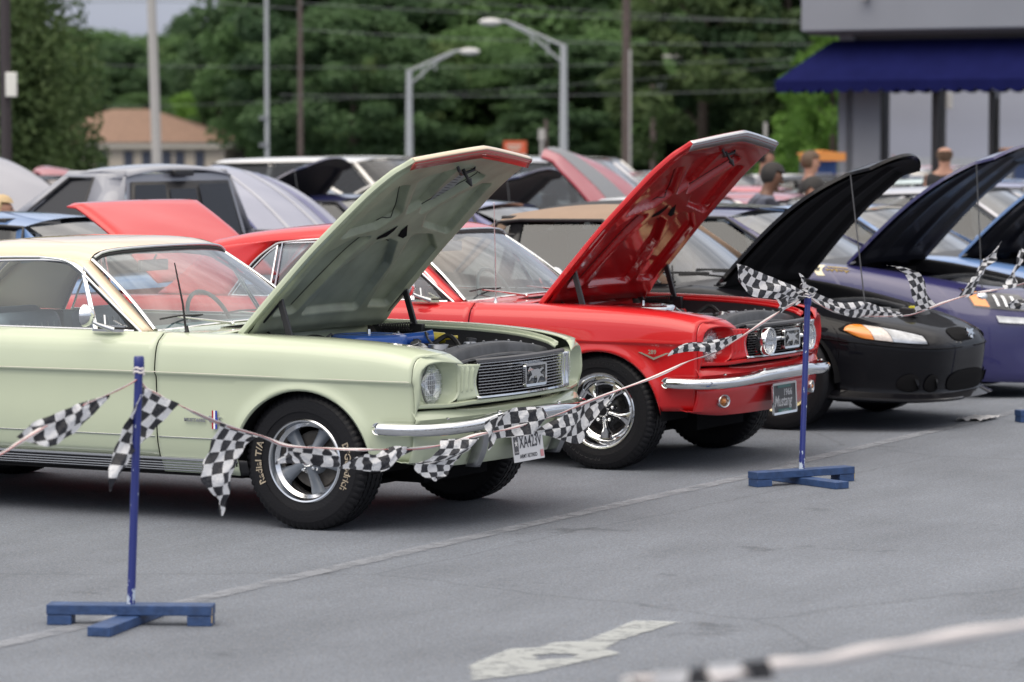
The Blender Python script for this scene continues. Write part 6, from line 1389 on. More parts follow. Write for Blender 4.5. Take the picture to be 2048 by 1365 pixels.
# ---------------------------------------------------------------- the lot
def asphalt_mat():
    m = bpy.data.materials.new('asphalt'); m.use_nodes = True; n, l = m.node_tree.nodes, m.node_tree.links; b = n['Principled BSDF']
    t = n.new('ShaderNodeTexCoord')
    def noise(s, d, r=.6, sc3=None):
        z = n.new('ShaderNodeTexNoise'); z.inputs['Scale'].default_value = s; z.inputs['Detail'].default_value = d; z.inputs['Roughness'].default_value = r
        if sc3:
            mp_ = n.new('ShaderNodeMapping'); mp_.inputs['Scale'].default_value = sc3; l.new(t.outputs['Object'], mp_.inputs[0]); l.new(mp_.outputs[0], z.inputs['Vector'])
        else: l.new(t.outputs['Object'], z.inputs['Vector'])
        return z
    def rng(src, a, b_, c, d):
        r = n.new('ShaderNodeMapRange'); r.inputs['From Min'].default_value = a; r.inputs['From Max'].default_value = b_; r.inputs['To Min'].default_value = c; r.inputs['To Max'].default_value = d; l.new(src, r.inputs[0]); return r.outputs[0]
    def mul(a, c):
        q = n.new('ShaderNodeMath'); q.operation = 'MULTIPLY'; l.new(a, q.inputs[0]); l.new(c, q.inputs[1]); return q.outputs[0]
    big = rng(noise(.45, 5, .65).outputs['Fac'], .3, .7, .84, 1.14); mid = rng(noise(2.6, 6, .65, (1,.28,1)).outputs['Fac'], .3, .7, .88, 1.11); fine = mul(rng(noise(110, 3, .75).outputs['Fac'], .3, .7, .62, 1.42), rng(noise(42, 2, .8).outputs['Fac'], .3, .7, .84, 1.16))
    v = n.new('ShaderNodeTexVoronoi'); v.inputs['Scale'].default_value = 95; l.new(t.outputs['Object'], v.inputs['Vector']); stone = rng(v.outputs['Distance'], .0, .6, 1.16, .86)
    spot0 = rng(noise(1.3, 4, .7).outputs['Fac'], .62, .70, 1.0, .66)
    vc = n.new('ShaderNodeTexVoronoi'); vc.feature = 'DISTANCE_TO_EDGE'; vc.inputs['Scale'].default_value = .21
    wv = n.new('ShaderNodeMix'); wv.data_type = 'RGBA'; wv.inputs['Factor'].default_value = .18; l.new(t.outputs['Object'], wv.inputs['A']); l.new(noise(1.2, 6, .7).outputs['Color'], wv.inputs['B']); l.new(wv.outputs['Result'], vc.inputs['Vector'])
    crack = rng(vc.outputs['Distance'], .0, .0035, .82, 1.0); spot = mul(spot0, crack)
    k = mul(mul(mul(big, mid), mul(fine, stone)), spot)
    mx = n.new('ShaderNodeMix'); mx.data_type = 'RGBA'; mx.blend_type = 'MULTIPLY'; mx.inputs['Factor'].default_value = 1; mx.inputs['A'].default_value = (.163,.180,.212,1); l.new(k, mx.inputs['B'])
    # warm grit
    g = n.new('ShaderNodeMix'); g.data_type = 'RGBA'; g.inputs['B'].default_value = (.26,.22,.18,1); l.new(mx.outputs['Result'], g.inputs['A']); l.new(rng(noise(70, 2).outputs['Fac'], .60, .72, 0, .6), g.inputs['Factor'])
    l.new(g.outputs['Result'], b.inputs['Base Color']); b.inputs['Roughness'].default_value = .88; b.inputs['Specular IOR Level'].default_value = .3
    bp = n.new('ShaderNodeBump'); bp.inputs['Strength'].default_value = .55; bp.inputs['Distance'].default_value = .006; l.new(mul(fine, stone), bp.inputs['Height']); l.new(bp.outputs[0], b.inputs['Normal'])
    return m
def worn_paint(name, col, keep=.5, scale=9.0):
    m = bpy.data.materials.new(name); m.use_nodes = True; n, l = m.node_tree.nodes, m.node_tree.links; b = n['Principled BSDF']; b.inputs['Base Color'].default_value = (*col, 1); b.inputs['Roughness'].default_value = .8
    t = n.new('ShaderNodeTexCoord'); z = n.new('ShaderNodeTexNoise'); z.inputs['Scale'].default_value = scale; z.inputs['Detail'].default_value = 8; z.inputs['Roughness'].default_value = .75; l.new(t.outputs['Object'], z.inputs['Vector'])
    r = n.new('ShaderNodeMapRange'); r.inputs['From Min'].default_value = .5-keep*.35; r.inputs['From Max'].default_value = .5-keep*.35+.22; l.new(z.outputs['Fac'], r.inputs[0])
    mul = n.new('ShaderNodeMath'); mul.operation = 'MULTIPLY'; mul.inputs[1].default_value = min(1, keep*1.3); l.new(r.outputs[0], mul.inputs[0]); l.new(mul.outputs[0], b.inputs['Alpha'])
    return m
a = MB(); rows = []
for s in (-30, 0, 12, 22.3, 25, 32, 45, 60, 100, 220, 500, 1400):
    rows.append([tuple(CAM*np.array((1,1,0))+FW0*s+RT*w*(1 if s < 100 else 3)+np.array((0,0,float(np.interp(s, [22.3,25,32,45,60,220,1400], [0,-.06,-.17,-.24,-.37,-1.8,-13]))))) for w in (-400,-100,-40,-15,0,15,40,100,400)])
a.grid(rows); tag(a.build('parking_lot', asphalt_mat(), smooth=None), kind='structure')
def feathered(name, P, depth, m, z):
    """a sheet whose 'edge' attribute holds the distance inside the painted outline"""
    a = MB(); P = np.asarray(P); a.grid(np.concatenate([P, np.full(P.shape[:2]+(1,), z)], 2)); o = a.build(name, m, smooth=None)
    at_ = o.data.attributes.new('edge', 'FLOAT', 'POINT'); at_.data.foreach_set('value', np.asarray(depth, float).ravel()); return tag(o, kind='structure')
def edge_worn(name, col, keep, scale, soft):
    m = worn_paint(name, col, keep, scale); n, l = m.node_tree.nodes, m.node_tree.links; b = n['Principled BSDF']; src = b.inputs['Alpha'].links[0].from_socket
    e_ = n.new('ShaderNodeAttribute'); e_.attribute_name = 'edge'; t = n.new('ShaderNodeTexCoord'); z = n.new('ShaderNodeTexNoise'); z.inputs['Scale'].default_value = 28; z.inputs['Detail'].default_value = 6; l.new(t.outputs['Object'], z.inputs['Vector'])
    ma = n.new('ShaderNodeMath'); ma.operation = 'MULTIPLY_ADD'; ma.inputs[1].default_value = soft*2.2; l.new(z.outputs['Fac'], ma.inputs[0]); sb = n.new('ShaderNodeMath'); sb.operation = 'SUBTRACT'; sb.inputs[1].default_value = soft*1.1; l.new(e_.outputs['Fac'], sb.inputs[0]); l.new(sb.outputs[0], ma.inputs[2])
    r = n.new('ShaderNodeMapRange'); r.interpolation_type = 'SMOOTHSTEP'; r.inputs['From Min'].default_value = -soft*.3; r.inputs['From Max'].default_value = soft; l.new(ma.outputs[0], r.inputs[0])
    mu = n.new('ShaderNodeMath'); mu.operation = 'MULTIPLY'; l.new(src, mu.inputs[0]); l.new(r.outputs[0], mu.inputs[1]); l.new(mu.outputs[0], b.inputs['Alpha']); return m
ys = np.linspace(-9, 16, 160); S_ = np.linspace(-1, 1, 9); lx = lambda y: .86-.0165*(y+4.35)+(.0017*(y+4.35)**2 if y < 3 else .02)
feathered('parking_line', [[(lx(y)+s*.075, y) for s in S_] for y in ys], [[(1-abs(s))*.075-.02 for s in S_] for y in ys], edge_worn('worn_line_paint', (.27,.285,.32), .50, 5, .022), .004)
A2_ = np.array(ARROW); x0, y0 = A2_.min(0)-.06; x1, y1 = A2_.max(0)+.06; GX, GY = np.meshgrid(np.linspace(x0, x1, 50), np.linspace(y0, y1, 110), indexing='ij')
dA = -sdf_poly(GX, GY, ARROW); dH = sdf_poly(GX, GY, ARROWHOLE); feathered('painted_arrow', np.stack([GX, GY], 2), np.minimum(dA, dH), edge_worn('worn_arrow_paint', (.40,.42,.42), .56, 9, .020), .0045)

# litter
a = MB(); cx, cy = .66, 6.2
for k in range(3):
    P = [[(cx+.10*(i/5-.5)*1.2+k*.05, cy+.30*(j/7-.5)+k*.02, .006+.018*abs(math.sin(i*2.1+j*1.7+k))) for j in range(8)] for i in range(4)]; a.grid(P)
tag(a.build('crumpled_paper', mat('white_paper', (.6,.6,.62), rough=.9)), 'crumpled white paper lying on the asphalt in front of the black convertible', 'litter')

# ---------------------------------------------------------------- rope stands
M_BLUEW = mat('blue_painted_wood', (.022,.055,.150), rough=.55, noise=.28, nscale=22, bump=.3, bscale=50)
def chipped(name, base, chip, amt):
    m = mat(name, base, rough=.35, coat=.3); n, l = m.node_tree.nodes, m.node_tree.links; b = n['Principled BSDF']
    t = n.new('ShaderNodeTexCoord'); z = n.new('ShaderNodeTexNoise'); z.inputs['Scale'].default_value = 60; z.inputs['Detail'].default_value = 5
    mp_ = n.new('ShaderNodeMapping'); mp_.inputs['Scale'].default_value = (1,1,.35); l.new(t.outputs['Object'], mp_.inputs[0]); l.new(mp_.outputs[0], z.inputs['Vector'])
    s = n.new('ShaderNodeSeparateXYZ'); l.new(t.outputs['Object'], s.inputs[0])
    h = n.new('ShaderNodeMapRange'); h.inputs['From Min'].default_value = .08; h.inputs['From Max'].default_value = .22; h.inputs['To Min'].default_value = .47; h.inputs['To Max'].default_value = amt; l.new(s.outputs['Z'], h.inputs[0])
    g = n.new('ShaderNodeMath'); g.operation = 'GREATER_THAN'; l.new(z.outputs['Fac'], g.inputs[0]); l.new(h.outputs[0], g.inputs[1])
    mx = n.new('ShaderNodeMix'); mx.data_type = 'RGBA'; mx.inputs['A'].default_value = (*base, 1); mx.inputs['B'].default_value = (*chip, 1); l.new(g.outputs[0], mx.inputs['Factor']); l.new(mx.outputs['Result'], b.inputs['Base Color'])
    return m
M_POST = chipped('blue_post_paint', (.012,.022,.16), (.45,.52,.62), .70)
M_EDGE = mat('bare_wood_edge', (.35,.27,.15), rough=.8)
def stand(c, ang, top, label, crossang=90):
    root = empty('rope_stand', (c[0], c[1], 0), ang, label, 'rope stand', 'blue wooden rope stands holding the flag line')
    L, Wd, T = .62, .089, .038
    a = MB(); a.box((0,0,T*1.5+.001),(L,Wd,T)); a.build('base_beam', M_BLUEW, root, bevel=.003)
    for s in (-1, 1): a = MB(); a.box((s*(L/2-.048),0,T/2),(.092,Wd-.004,T)); a.build('foot_block', M_BLUEW, root, bevel=.003)
    a = MB(); M_ = Matrix.Rotation(R(crossang), 4, 'Z'); a.box((0,0,T/2-.0005),(L*1.05,Wd,T-.002), M_); a.build('cross_beam', M_BLUEW, root, bevel=.003)
    a = MB(); q = Vector((top[0]-c[0], top[1]-c[1], 0)); q.rotate(Matrix.Rotation(-ang, 3, 'Z'))
    a.tube([(0,0,T*2), (q.x*.3, q.y*.3, T*2+(top[2]-T*2)*.3), (q.x*.6,q.y*.6,T*2+(top[2]-T*2)*.6), (q.x, q.y, top[2]-.02)], .0155, 18); a.build('post', M_POST, root)
    a = MB(); a.lathe([(.0,-.030),(.016,-.030),(.0195,-.025),(.0200,.012),(.0175,.030)], 20, Matrix.Translation((q.x,q.y,top[2]-.02)) @ Matrix.Rotation(R(-90),4,'X')); a.build('post_cap', M_POST, root)
    a = MB(); a.box((L/2-.001, -Wd/2+.004, T*1.1),(.004,.004,T*1.5)); a.build('worn_corner', M_EDGE, root)
    return root
stand((.978,-3.623), math.atan2(.244,.538), (.975,-3.555,.985), 'blue wooden stand with slanting post, nearest one, in front of the mint car', 79)
s2 = stand((1.211,2.155), math.atan2(.517,.313), (1.190,2.272,.972), 'blue wooden stand with chipped post, in front of the red coupe', 94)
a = MB(); a.tube([(.10+.02*math.cos(g), .06, .985+.02*math.sin(g)+.012) for g in np.linspace(0,6.283,15)[:-1]], .004, 6, closed=True); a.build('eye_bolt', M_STEEL, s2)
stand((1.17,6.42), math.atan2(.45,.42), (1.175,6.47,.97), 'blue wooden stand just entering at the right edge', 80)

# ---------------------------------------------------------------- chequered pennant lines
def checker_mat():
    m = bpy.data.materials.new('chequered_plastic'); m.use_nodes = True; n, l = m.node_tree.nodes, m.node_tree.links; n.clear()
    o = n.new('ShaderNodeOutputMaterial'); uv = n.new('ShaderNodeUVMap'); uv.uv_map = 'uv'; c = n.new('ShaderNodeTexChecker'); c.inputs['Scale'].default_value = 1.0
    c.inputs['Color1'].default_value = (.72,.73,.76,1); c.inputs['Color2'].default_value = (.028,.029,.036,1); l.new(uv.outputs[0], c.inputs['Vector'])
    t = n.new('ShaderNodeTexCoord'); z = n.new('ShaderNodeTexNoise'); z.inputs['Scale'].default_value = 34; z.inputs['Detail'].default_value = 5; l.new(t.outputs['Object'], z.inputs['Vector'])
    bp = n.new('ShaderNodeBump'); bp.inputs['Strength'].default_value = 1.0; bp.inputs['Distance'].default_value = .022; l.new(z.outputs['Fac'], bp.inputs['Height'])
    d = n.new('ShaderNodeBsdfPrincipled'); d.inputs['Roughness'].default_value = .38; l.new(c.outputs['Color'], d.inputs['Base Color']); l.new(bp.outputs[0], d.inputs['Normal'])
    tr = n.new('ShaderNodeBsdfTranslucent'); l.new(c.outputs['Color'], tr.inputs[0]); l.new(bp.outputs[0], tr.inputs['Normal']); mx = n.new('ShaderNodeMixShader'); mx.inputs[0].default_value = .30; l.new(d.outputs[0], mx.inputs[1]); l.new(tr.outputs[0], mx.inputs[2]); l.new(mx.outputs[0], o.inputs[0])
    return m
M_CHK = checker_mat(); M_TAPE = mat('white_tape', (.66,.62,.62), rough=.6); M_TAPER = mat('red_thread', (.45,.10,.10), rough=.7)
roots = {}
def line_root(k, label):
    P = STR[k]; root = empty('pennant_line', P[0], 0, label, 'pennant line', 'lines of chequered pennants between the stands'); roots[k] = (root, np.array(P[0]))
    Q = [np.array(q)-np.array(P[0]) for q in catmull(P, 4)]
    a = MB(); tw = []
    for i, q in enumerate(Q):
        an = i*.35; dv = np.array((math.cos(an)*.5, 0, math.sin(an)*.5+.6)); dv /= np.linalg.norm(dv); wd = .0065*(1+.35*math.sin(i*.9)); tw.append([tuple(q-dv*wd), tuple(q+dv*wd)])
    a.grid(tw); a.build('tape', M_TAPE, root, solid=.0015); a = MB(); a.tube([tuple(q+np.array((.003,-.002,.002*math.sin(i)))) for i, q in enumerate(Q)], .0014, 5); a.build('thread', M_TAPER, root)
    return root
line_root('A', 'pennant line running out of the picture at the left from the nearest stand')
line_root('B', 'pennant line sagging between the two blue stands in front of the mint and red cars')
line_root('C', 'pennant line from the chipped stand to the right edge with flags blown upwards')
def arc(P, n):
    P = np.array(catmull(P, 6)); d = np.r_[0, np.cumsum(np.linalg.norm(np.diff(P, axis=0), axis=1))]; s = np.linspace(0, d[-1], n); return np.stack([np.interp(s, d, P[:,k]) for k in range(3)], 1), d[-1]
for i, (k, A, B) in enumerate(PEN):
    root, o0 = roots[k]; nt = 36; A2, la = arc(A, nt); B2, lb = arc(B, nt); ns = 13; P = np.zeros((nt, ns, 3)); uvs = []; rng_ = np.random.RandomState(i+3); ph = rng_.rand(4)*6.28
    L_ = (la+lb)/2; sq = .058
    for a_ in range(nt):
        w = np.linalg.norm(A2[a_]-B2[a_])
        for b_ in range(ns):
            s = b_/(ns-1); q = A2[a_]*(1-s)+B2[a_]*s; e_ = math.sin(math.pi*s)
            q = q+np.array((1, -.3, 0))*(.016*math.sin(a_/nt*9+ph[0]+s*2)+.020*e_*math.sin(a_/nt*5+ph[1])+.006*math.sin(s*9+ph[2]+a_*.4)+.004*math.sin(s*17+a_*.9+ph[3]))*min(1, w/.08)
            P[a_, b_] = q-o0; uvs.append((a_/(nt-1)*L_/sq*1.05+.37*i, (s-.5)*w/sq*1.08+.5+.23*i))
    a = MB(); a.grid(P); a.build('pennant', M_CHK, root, uv=uvs, smooth=80)
# near line, out of focus
root = empty('pennant_line', FORE[0], 0, 'blurred white pennant line close to the camera at the bottom right corner', 'pennant line')
Q = [np.array(q)-np.array(FORE[0]) for q in catmull(FORE, 6)]; a = MB(); a.grid([[tuple(q-np.array((0,0,.0085))*(1+.3*math.sin(i*.7))), tuple(q+np.array((0,0,.0085))*(1+.3*math.sin(i*.7)))] for i, q in enumerate(Q)]); a.build('tape', M_TAPE, root, solid=.002)
a = MB(); q0, q1 = np.array(FORE[5]), np.array(FORE[8]); P = []; uvs = []
for i in range(14):
    for_ = []
    for j in range(9):
        q = q0*(1-i/13)+q1*(i/13)+np.array((0,0,.012-.085*(j/8)*(1-.3*i/13)))+.01*np.array((math.sin(i+j*.6),0,0)); for_.append(tuple(q-np.array(FORE[0]))); uvs.append((i*.40, j*.30))
    P.append(for_)
a.grid(P); a.build('pennant', M_CHK, root, uv=uvs, smooth=80)

for (x_, y_, z_), rt0 in (((.975,-3.556,.925), roots['B'][0]), ((1.188,2.270,.955), roots['C'][0])):
    q_ = np.array((x_, y_, z_))-np.array(rt0.location); a = MB(); a.tube([tuple(q_+np.array((.0185*math.cos(g), .0185*math.sin(g), .004*math.sin(3*g)+.0022*g))) for g in np.linspace(0, 12.56, 40)], .0045, 6); a.build('knot', M_TAPE, rt0)
# ---------------------------------------------------------------- building on the right
BD = 60.0; o0 = np.array(at(1690, BD)); A_ = R(33)
e1 = RT*math.cos(A_)-FW0*math.sin(A_); e2 = -(FW0*math.cos(A_)+RT*math.sin(A_))      # along the front, out of the front
bl = empty('shop_building', tuple(o0), math.atan2(e1[1], e1[0]), 'grey shop building with dark blue scalloped awning and mirrored windows', 'building')
# local axes: x along the front, y into the building, z up
M_WALLG = mat('grey_stucco', (.175,.185,.215), rough=.8, noise=.05, nscale=2, bump=.2, bscale=30)
M_WALLU = mat('grey_parapet', (.20,.215,.25), rough=.8, noise=.04, nscale=1)
M_AWN = mat('navy_awning_canvas', (.008,.010,.060), rough=.9, spec=.05, noise=.1, nscale=3)
M_WIN = glass_mat('mirrored_shop_glass', (.3,.32,.32), .35, (.12,.125,.13), .72)
a = MB(); a.box((.34,.15,1.7),(.68,.30,3.4)); a.box((0,4,2),(.3,8,4), None); a.box((8,.16,3.25),(16,.28,.6)); a.box((8,.16,.15),(16,.28,.4)); a.build('wall', M_WALLG, bl)
a = MB(); a.box((7.4,1.2,5.23),(16.0,3.6,2.55)); a.build('parapet', M_WALLU, bl, bevel=.03)
a = MB(); a.box((7.4,1.2,3.925),(15.8,3.4,.06)); a.build('soffit', mat('dark_soffit', (.06,.055,.065), rough=.8), bl)
a = MB(); a.box((7.6,.35,3.74),(15.6,.5,.32)); a.build('band', mat('dark_grey_band', (.07,.068,.08), rough=.7), bl)
xw = .66
for i in range(8):
    w = 1.03; a = MB(); a.box((xw+w/2+.04,.20,1.75),(w-.06,.02,2.7)); a.build('window', M_WIN, bl)
    a = MB(); a.box((xw+.0,.12,1.6),(.12 if i % 2 else .07,.16,2.6)); a.build('mullion', mat('bronze_frame', (.02,.018,.02), rough=.4), bl); xw += w+.04
a = MB(); a.box((xw/2+.3,.12,.36),(xw,.16,.08)); a.build('window_sill', mat('bronze_frame', (.02,.018,.02)), bl)
a = MB(); a.box((4,3.5,1.4),(8,.1,2.8)); a.build('interior_wall', mat('interior_beige', (.30,.28,.25), rough=.9), bl)
zt_, zb_, out = 3.80, 3.08, .85; a = MB(); n_ = 14
oL = .72; P = [[(-.25, 1.2, zt_), (-.25-oL, 1.2, zb_)], [(-.25, -.02, zt_), (-.25-oL, -out, zb_)], [(15, -.02, zt_), (15, -out, zb_)]]
a.grid(P); a.build('awning_canvas', M_AWN, bl, smooth=None, solid=.01)
sc_m = MB(); xs = np.arange(-.25-oL, 15, .30)
for x in xs:
    pl = [(x,zb_),(x+.30,zb_),(x+.30,zb_-.12)]+[(x+.15+.15*math.cos(g), zb_-.12-.085*math.sin(g)) for g in np.linspace(0, math.pi, 7)]+[(x,zb_-.12)]
    b = MB(); b.prism(pl, -out-.004, -out+.004, lambda u, v, w: (u, w, v)); b.build('scallop', M_AWN, bl, smooth=None)
for y in np.arange(-out, 1.1, .30):
    pl = [(y,zb_),(y+.30,zb_),(y+.30,zb_-.12)]+[(y+.15+.15*math.cos(g), zb_-.12-.085*math.sin(g)) for g in np.linspace(0, math.pi, 7)]+[(y,zb_-.12)]
    b = MB(); b.prism(pl, -.25-oL-.004, -.25-oL+.004, lambda u, v, w: (w, u, v)); b.build('scallop', M_AWN, bl, smooth=None)
a = MB(); a.ball((.72,-.72,4.55), .10, 10, (.8,1.3,.8)); a.box((.72,-.64,4.58),(.1,.1,.1)); a.build('wall_lamp', mat('white_lamp', (.7,.68,.64), rough=.4), bl)

# house behind, low wall, sign, banner
p = at(272, 205); M_SHING = mat('tan_shingle', (.20,.125,.090), rough=.9, noise=.12, nscale=3); M_SID = mat('beige_siding', (.48,.43,.36), rough=.8)
hs_ = empty('bungalow', p, YAW+R(-4), 'low beige bungalow with tan hipped roof beyond the lot on the left', 'house')
a = MB(); Wd, Dp = 13.4, 9.0; zE = 2.65
a.box((0,0,1.3),(Wd-1.2,Dp-1.2,2.6)); a.build('wall', M_SID, hs_)
a = MB(); a.box((0,0,zE),(Wd,Dp,.34)); a.build('fascia', mat('cream_fascia', (.62,.58,.50), rough=.6), hs_)
a = MB(); r_ = 2.0; zz = zE+.17; a.add([(-Wd/2-.2,-Dp/2-.2,zz),(Wd/2+.2,-Dp/2-.2,zz),(Wd/2+.2,Dp/2+.2,zz),(-Wd/2-.2,Dp/2+.2,zz),(-1.4,0,zz+r_),(.9,0,zz+r_)], [(0,1,5,4),(1,2,5),(2,3,4,5),(3,0,4)]); a.build('roof', M_SHING, hs_, smooth=None)
for x in (-4.6,-3.0,-1.3,.3,1.4,2.6,3.4,4.6): a = MB(); a.box((x,-Dp/2+.56,1.55),(.55,.06,1.5)); a.build('window', mat('dusk_blue_window', (.05,.06,.09), rough=.15), hs_)
p = at(520, 92); wl_ = MB(); wl_.box((0,0,.75),(9,.3,1.35)); o = wl_.build('low_wall', mat('tan_block_wall', (.30,.26,.16), rough=.9, noise=.2, nscale=3)); o.location = p; o.rotation_euler = (0,0,YAW); tag(o, 'low tan block wall at the far edge of the lot', 'wall')
p = at(1030, 88); sg_ = empty('roadside_sign', p, YAW, 'small white roadside sign with orange red top panel', 'sign')
a = MB(); a.box((0,0,1.1),(.58,.12,1.5)); a.build('sign_body', mat('sign_cream', (.5,.49,.42), rough=.6), sg_); a = MB(); a.box((0,-.012,2.02),(.60,.12,.34)); a.build('sign_panel', mat('sign_orange', (.55,.10,.04), rough=.5), sg_)
a = MB()
for k, w in enumerate((.40,.30)): a.box((-.02,-.078,2.07-.10*k),(w,.006,.05))
a.build('sign_lettering', mat('sign_cream', (.5,.49,.42)), sg_); a = MB()
for s in (-1,1): a.box((s*.22,0,.3),(.06,.08,.9))
a.build('sign_post', M_STEEL, sg_)
p = at(1640, 56); bn = empty('banner_stall', p, YAW, 'blue banner stall with orange canopy under the trees', 'stall')
a = MB(); a.box((0,0,1.15),(.52,.05,1.2)); a.build('banner', mat('banner_blue', (.05,.12,.35), rough=.6), bn); a = MB(); put_text(a, 'MUSTANG', .11, lambda u, v, w=0: (u-.24, -.032, 1.38+v)); put_text(a, 'CLUB', .14, lambda u, v, w=0: (u-.2, -.032, 1.18+v)); a.build('banner_lettering', mat('banner_white', (.6,.62,.66)), bn, smooth=None) if 0 else None
a = MB(); a.box((.05,-.034,1.42),(.30,.006,.10)); a.box((.05,-.034,1.25),(.24,.006,.08)); a.build('banner_print', mat('banner_white', (.45,.5,.6)), bn)
a = MB(); a.grid([[(x, y, 1.78+.05*(1-abs(x)/.36)) for y in (-.4,0,.4)] for x in (-.36,0,.36)]); a.box((0,-.4,1.74),(.74,.02,.12)); a.build('canopy', mat('orange_canopy', (.60,.24,.06), rough=.8), bn, solid=.03); a = MB()
for sx in (-.3,.3):
    for sy in (-.34,.34): a.bar((sx,sy,0),(sx,sy,1.8),.03)
a.build('stall_leg', M_STEEL, bn)
p = at(1640, 53); a = MB()
for x in np.arange(-1.6, 1.7, .8): a.tube([(x,0,0),(x,0,1.42)], .025, 6)
a.tube([(-1.6,0,1.40),(1.6,0,1.40)], .03, 6); a.tube([(-1.6,0,.9),(1.6,0,.9)], .02, 6); o = a.build('handrail', mat('blue_grey_rail', (.06,.09,.16), rough=.5)); o.location = p; o.rotation_euler = (0,0,YAW); tag(o, 'blue grey handrail in front of the bright green shrubs', 'railing')

# ---------------------------------------------------------------- poles, lamps and wires
M_POLEB = mat('brown_pole_wood', (.085,.065,.060), rough=.9, noise=.15, nscale=5); M_POLEG = mat('grey_concrete_pole', (.36,.35,.34), rough=.8, noise=.06); M_POLES = mat('galvanised_pole', (.33,.35,.37), rough=.5)
def pole(u, d, r, H, m, label, name='utility_pole', cat='pole', top=None, lean=0):
    p = at(u, d); root = empty(name, p, YAW, label, cat); a = MB(); a.tube([(0,0,-.2),(lean,0,H)], [r, r*.72], 12); a.build('pole', m, root); return root, p
rt1, _ = pole(14, 50, .085, 14, mat('dark_brown_pole', (.035,.028,.032), rough=.7), 'dark pole with white box at the left edge'); a = MB(); a.box((.10,-.10,2.80),(.16,.12,.36)); a.build('white_box', mat('white_enclosure', (.66,.66,.62), rough=.5), rt1, bevel=.01)
rt2, p2 = pole(318, 110, .17, 16, M_POLEG, 'pale concrete utility pole rising in front of the bungalow', lean=-.45)
rt3, _ = pole(535, 112, .075, 16, M_POLES, 'thin grey pole left of the brown one'); 
for z in (2.2,3.1): a = MB(); a.box((-.12,-.05,z),(.25,.14,.12)); a.build('pole_band', M_STEEL, rt3)
pole(602, 128, .105, 18, M_POLEB, 'thin brown utility pole in front of the dark trees')
rt4, _ = pole(1252, 110, .15, 14, M_POLEB, 'brown wooden utility pole left of the raised red hood'); a = MB(); a.tube([(.10,-.06,0),(.10,-.06,5.3)], .06, 8); a.build('conduit', M_POLEG, rt4)
rt5, _ = pole(1306, 140, .13, 14, M_POLEB, 'utility pole with a transformer drum behind the red hood'); a = MB(); a.lathe([(.0,0),(.22,0),(.24,.05),(.24,.75),(.2,.8),(.0,.8)], 16, Matrix.Translation((.30,-.1,4.6)) @ Matrix.Rotation(R(90),4,'X')); a.build('transformer', M_STEEL, rt5); a = MB(); a.tube([(-1.2,0,6.0),(1.2,0,6.0)], .06, 6); a.build('cross_arm', M_POLEG, rt5)
rt6, _ = pole(1092, 100, .075, 2.9, M_POLEB, 'short brown post with pale meter box'); a = MB(); a.box((-.13,-.1,2.45),(.20,.14,.34)); a.tube([(-.13,-.1,0),(-.13,-.1,2.3)], .05, 6); a.build('meter_box', M_POLEG, rt6)
pole(1530, 90, .065, 2.7, M_POLEG, 'short pale post left of the awning'); pole(1577, 92, .05, 2.3, M_POLEG, 'thin pale post under the awning end')
for u, h in ((625,1.0),(1112,1.5)): rt, _ = pole(u, 80, .03, 1.1, M_POLES, 'little white lamp on a short post, %s' % ('left of the cobra-head lamps' if u < 700 else 'beside the taller street lamp'), 'post_lamp', 'lamp'); a = MB(); a.ball((0,0,1.45), .10, 10); a.build('globe', mat('white_globe', (.7,.7,.7), rough=.3), rt)
def street_lamp(u, d, vt, side, arm, label):
    p = at(u, d); H = 1.83+(262-vt)*d/FPX-p[2]; root = empty('street_lamp', p, YAW, label, 'street lamp', 'cobra head street lamps')
    a = MB(); a.tube([(0,0,0),(0,0,H)], [.15,.10], 12); a.build('pole', M_POLES, root); s = side; rise = arm*.36
    a = MB(); a.tube(catmull([(0,0,H-.05),(s*arm*.5,0,H+rise*.54),(s*arm*.86,0,H+rise*.96),(s*arm,0,H+rise)], 5), .045, 6); a.tube(catmull([(0,0,H-.9*arm/3),(s*arm*.5,0,H+rise*.36),(s*arm*.85,0,H+rise*.88)], 5), .035, 6)
    for t in (.25,.5): a.tube([(s*arm*t,0,H+rise*t*1.2-.03),(s*arm*t,0,H-.9*arm/3*(1-t)+rise*t*.8-.02)], .025, 5)
    a.build('bracket_arm', M_POLES, root); a = MB(); a.ball((s*(arm+.30),0,H+rise-.02), .30, 12, (1.25,.6,.42)); a.build('lamp_head', mat('lamp_head_grey', (.5,.5,.5), rough=.4), root)
street_lamp(819, 120, 140, 1, 1.85, 'street lamp with its arm to the right, the lower of the two'); street_lamp(1127, 108, 90, -1, 2.05, 'street lamp with its arm to the left, the taller of the two')
M_WIRE = mat('wire_grey', (.13,.145,.15), rough=.6)
def wire(u0, v0, u1, v1, d, sag, label, r=.014):
    q = lambda u, v: CAM+FW0*d+RT*((u-1024)/FPX*d)+np.array((0,0,(262-v)*d/FPX)); A, B = q(u0, v0), q(u1, v1); a = MB(); a.tube([tuple((A*(1-t)+B*t-np.array((0,0,4*sag*t*(1-t))))) for t in np.linspace(0,1,24)], r*.6, 5); tag(a.build('overhead_wire', M_WIRE), label, 'wire', 'overhead wires across the lot')
for i, (u0, v0, u1, v1, d, sg__, r) in enumerate(((-200,40,600,20,110,-.4,.022),(600,8,2100,38,120,.3,.02),(600,60,2100,75,122,.4,.02),(560,190,2100,150,118,.3,.018),(-200,120,2100,95,125,.5,.016),(600,-20,1700,52,126,.1,.018),(200,215,1700,120,128,.3,.014))):
    wire(u0, v0, u1, v1, d, sg__, ('highest wire at the left, crossing the open sky','wire just above the lamp heads','wire crossing behind the tall lamp head','wire sloping up to the right behind both lamps','wire crossing in front of the rounded tree','wire dropping from the top edge to the awning','lowest wire, from the bungalow up to the awning')[i], r)

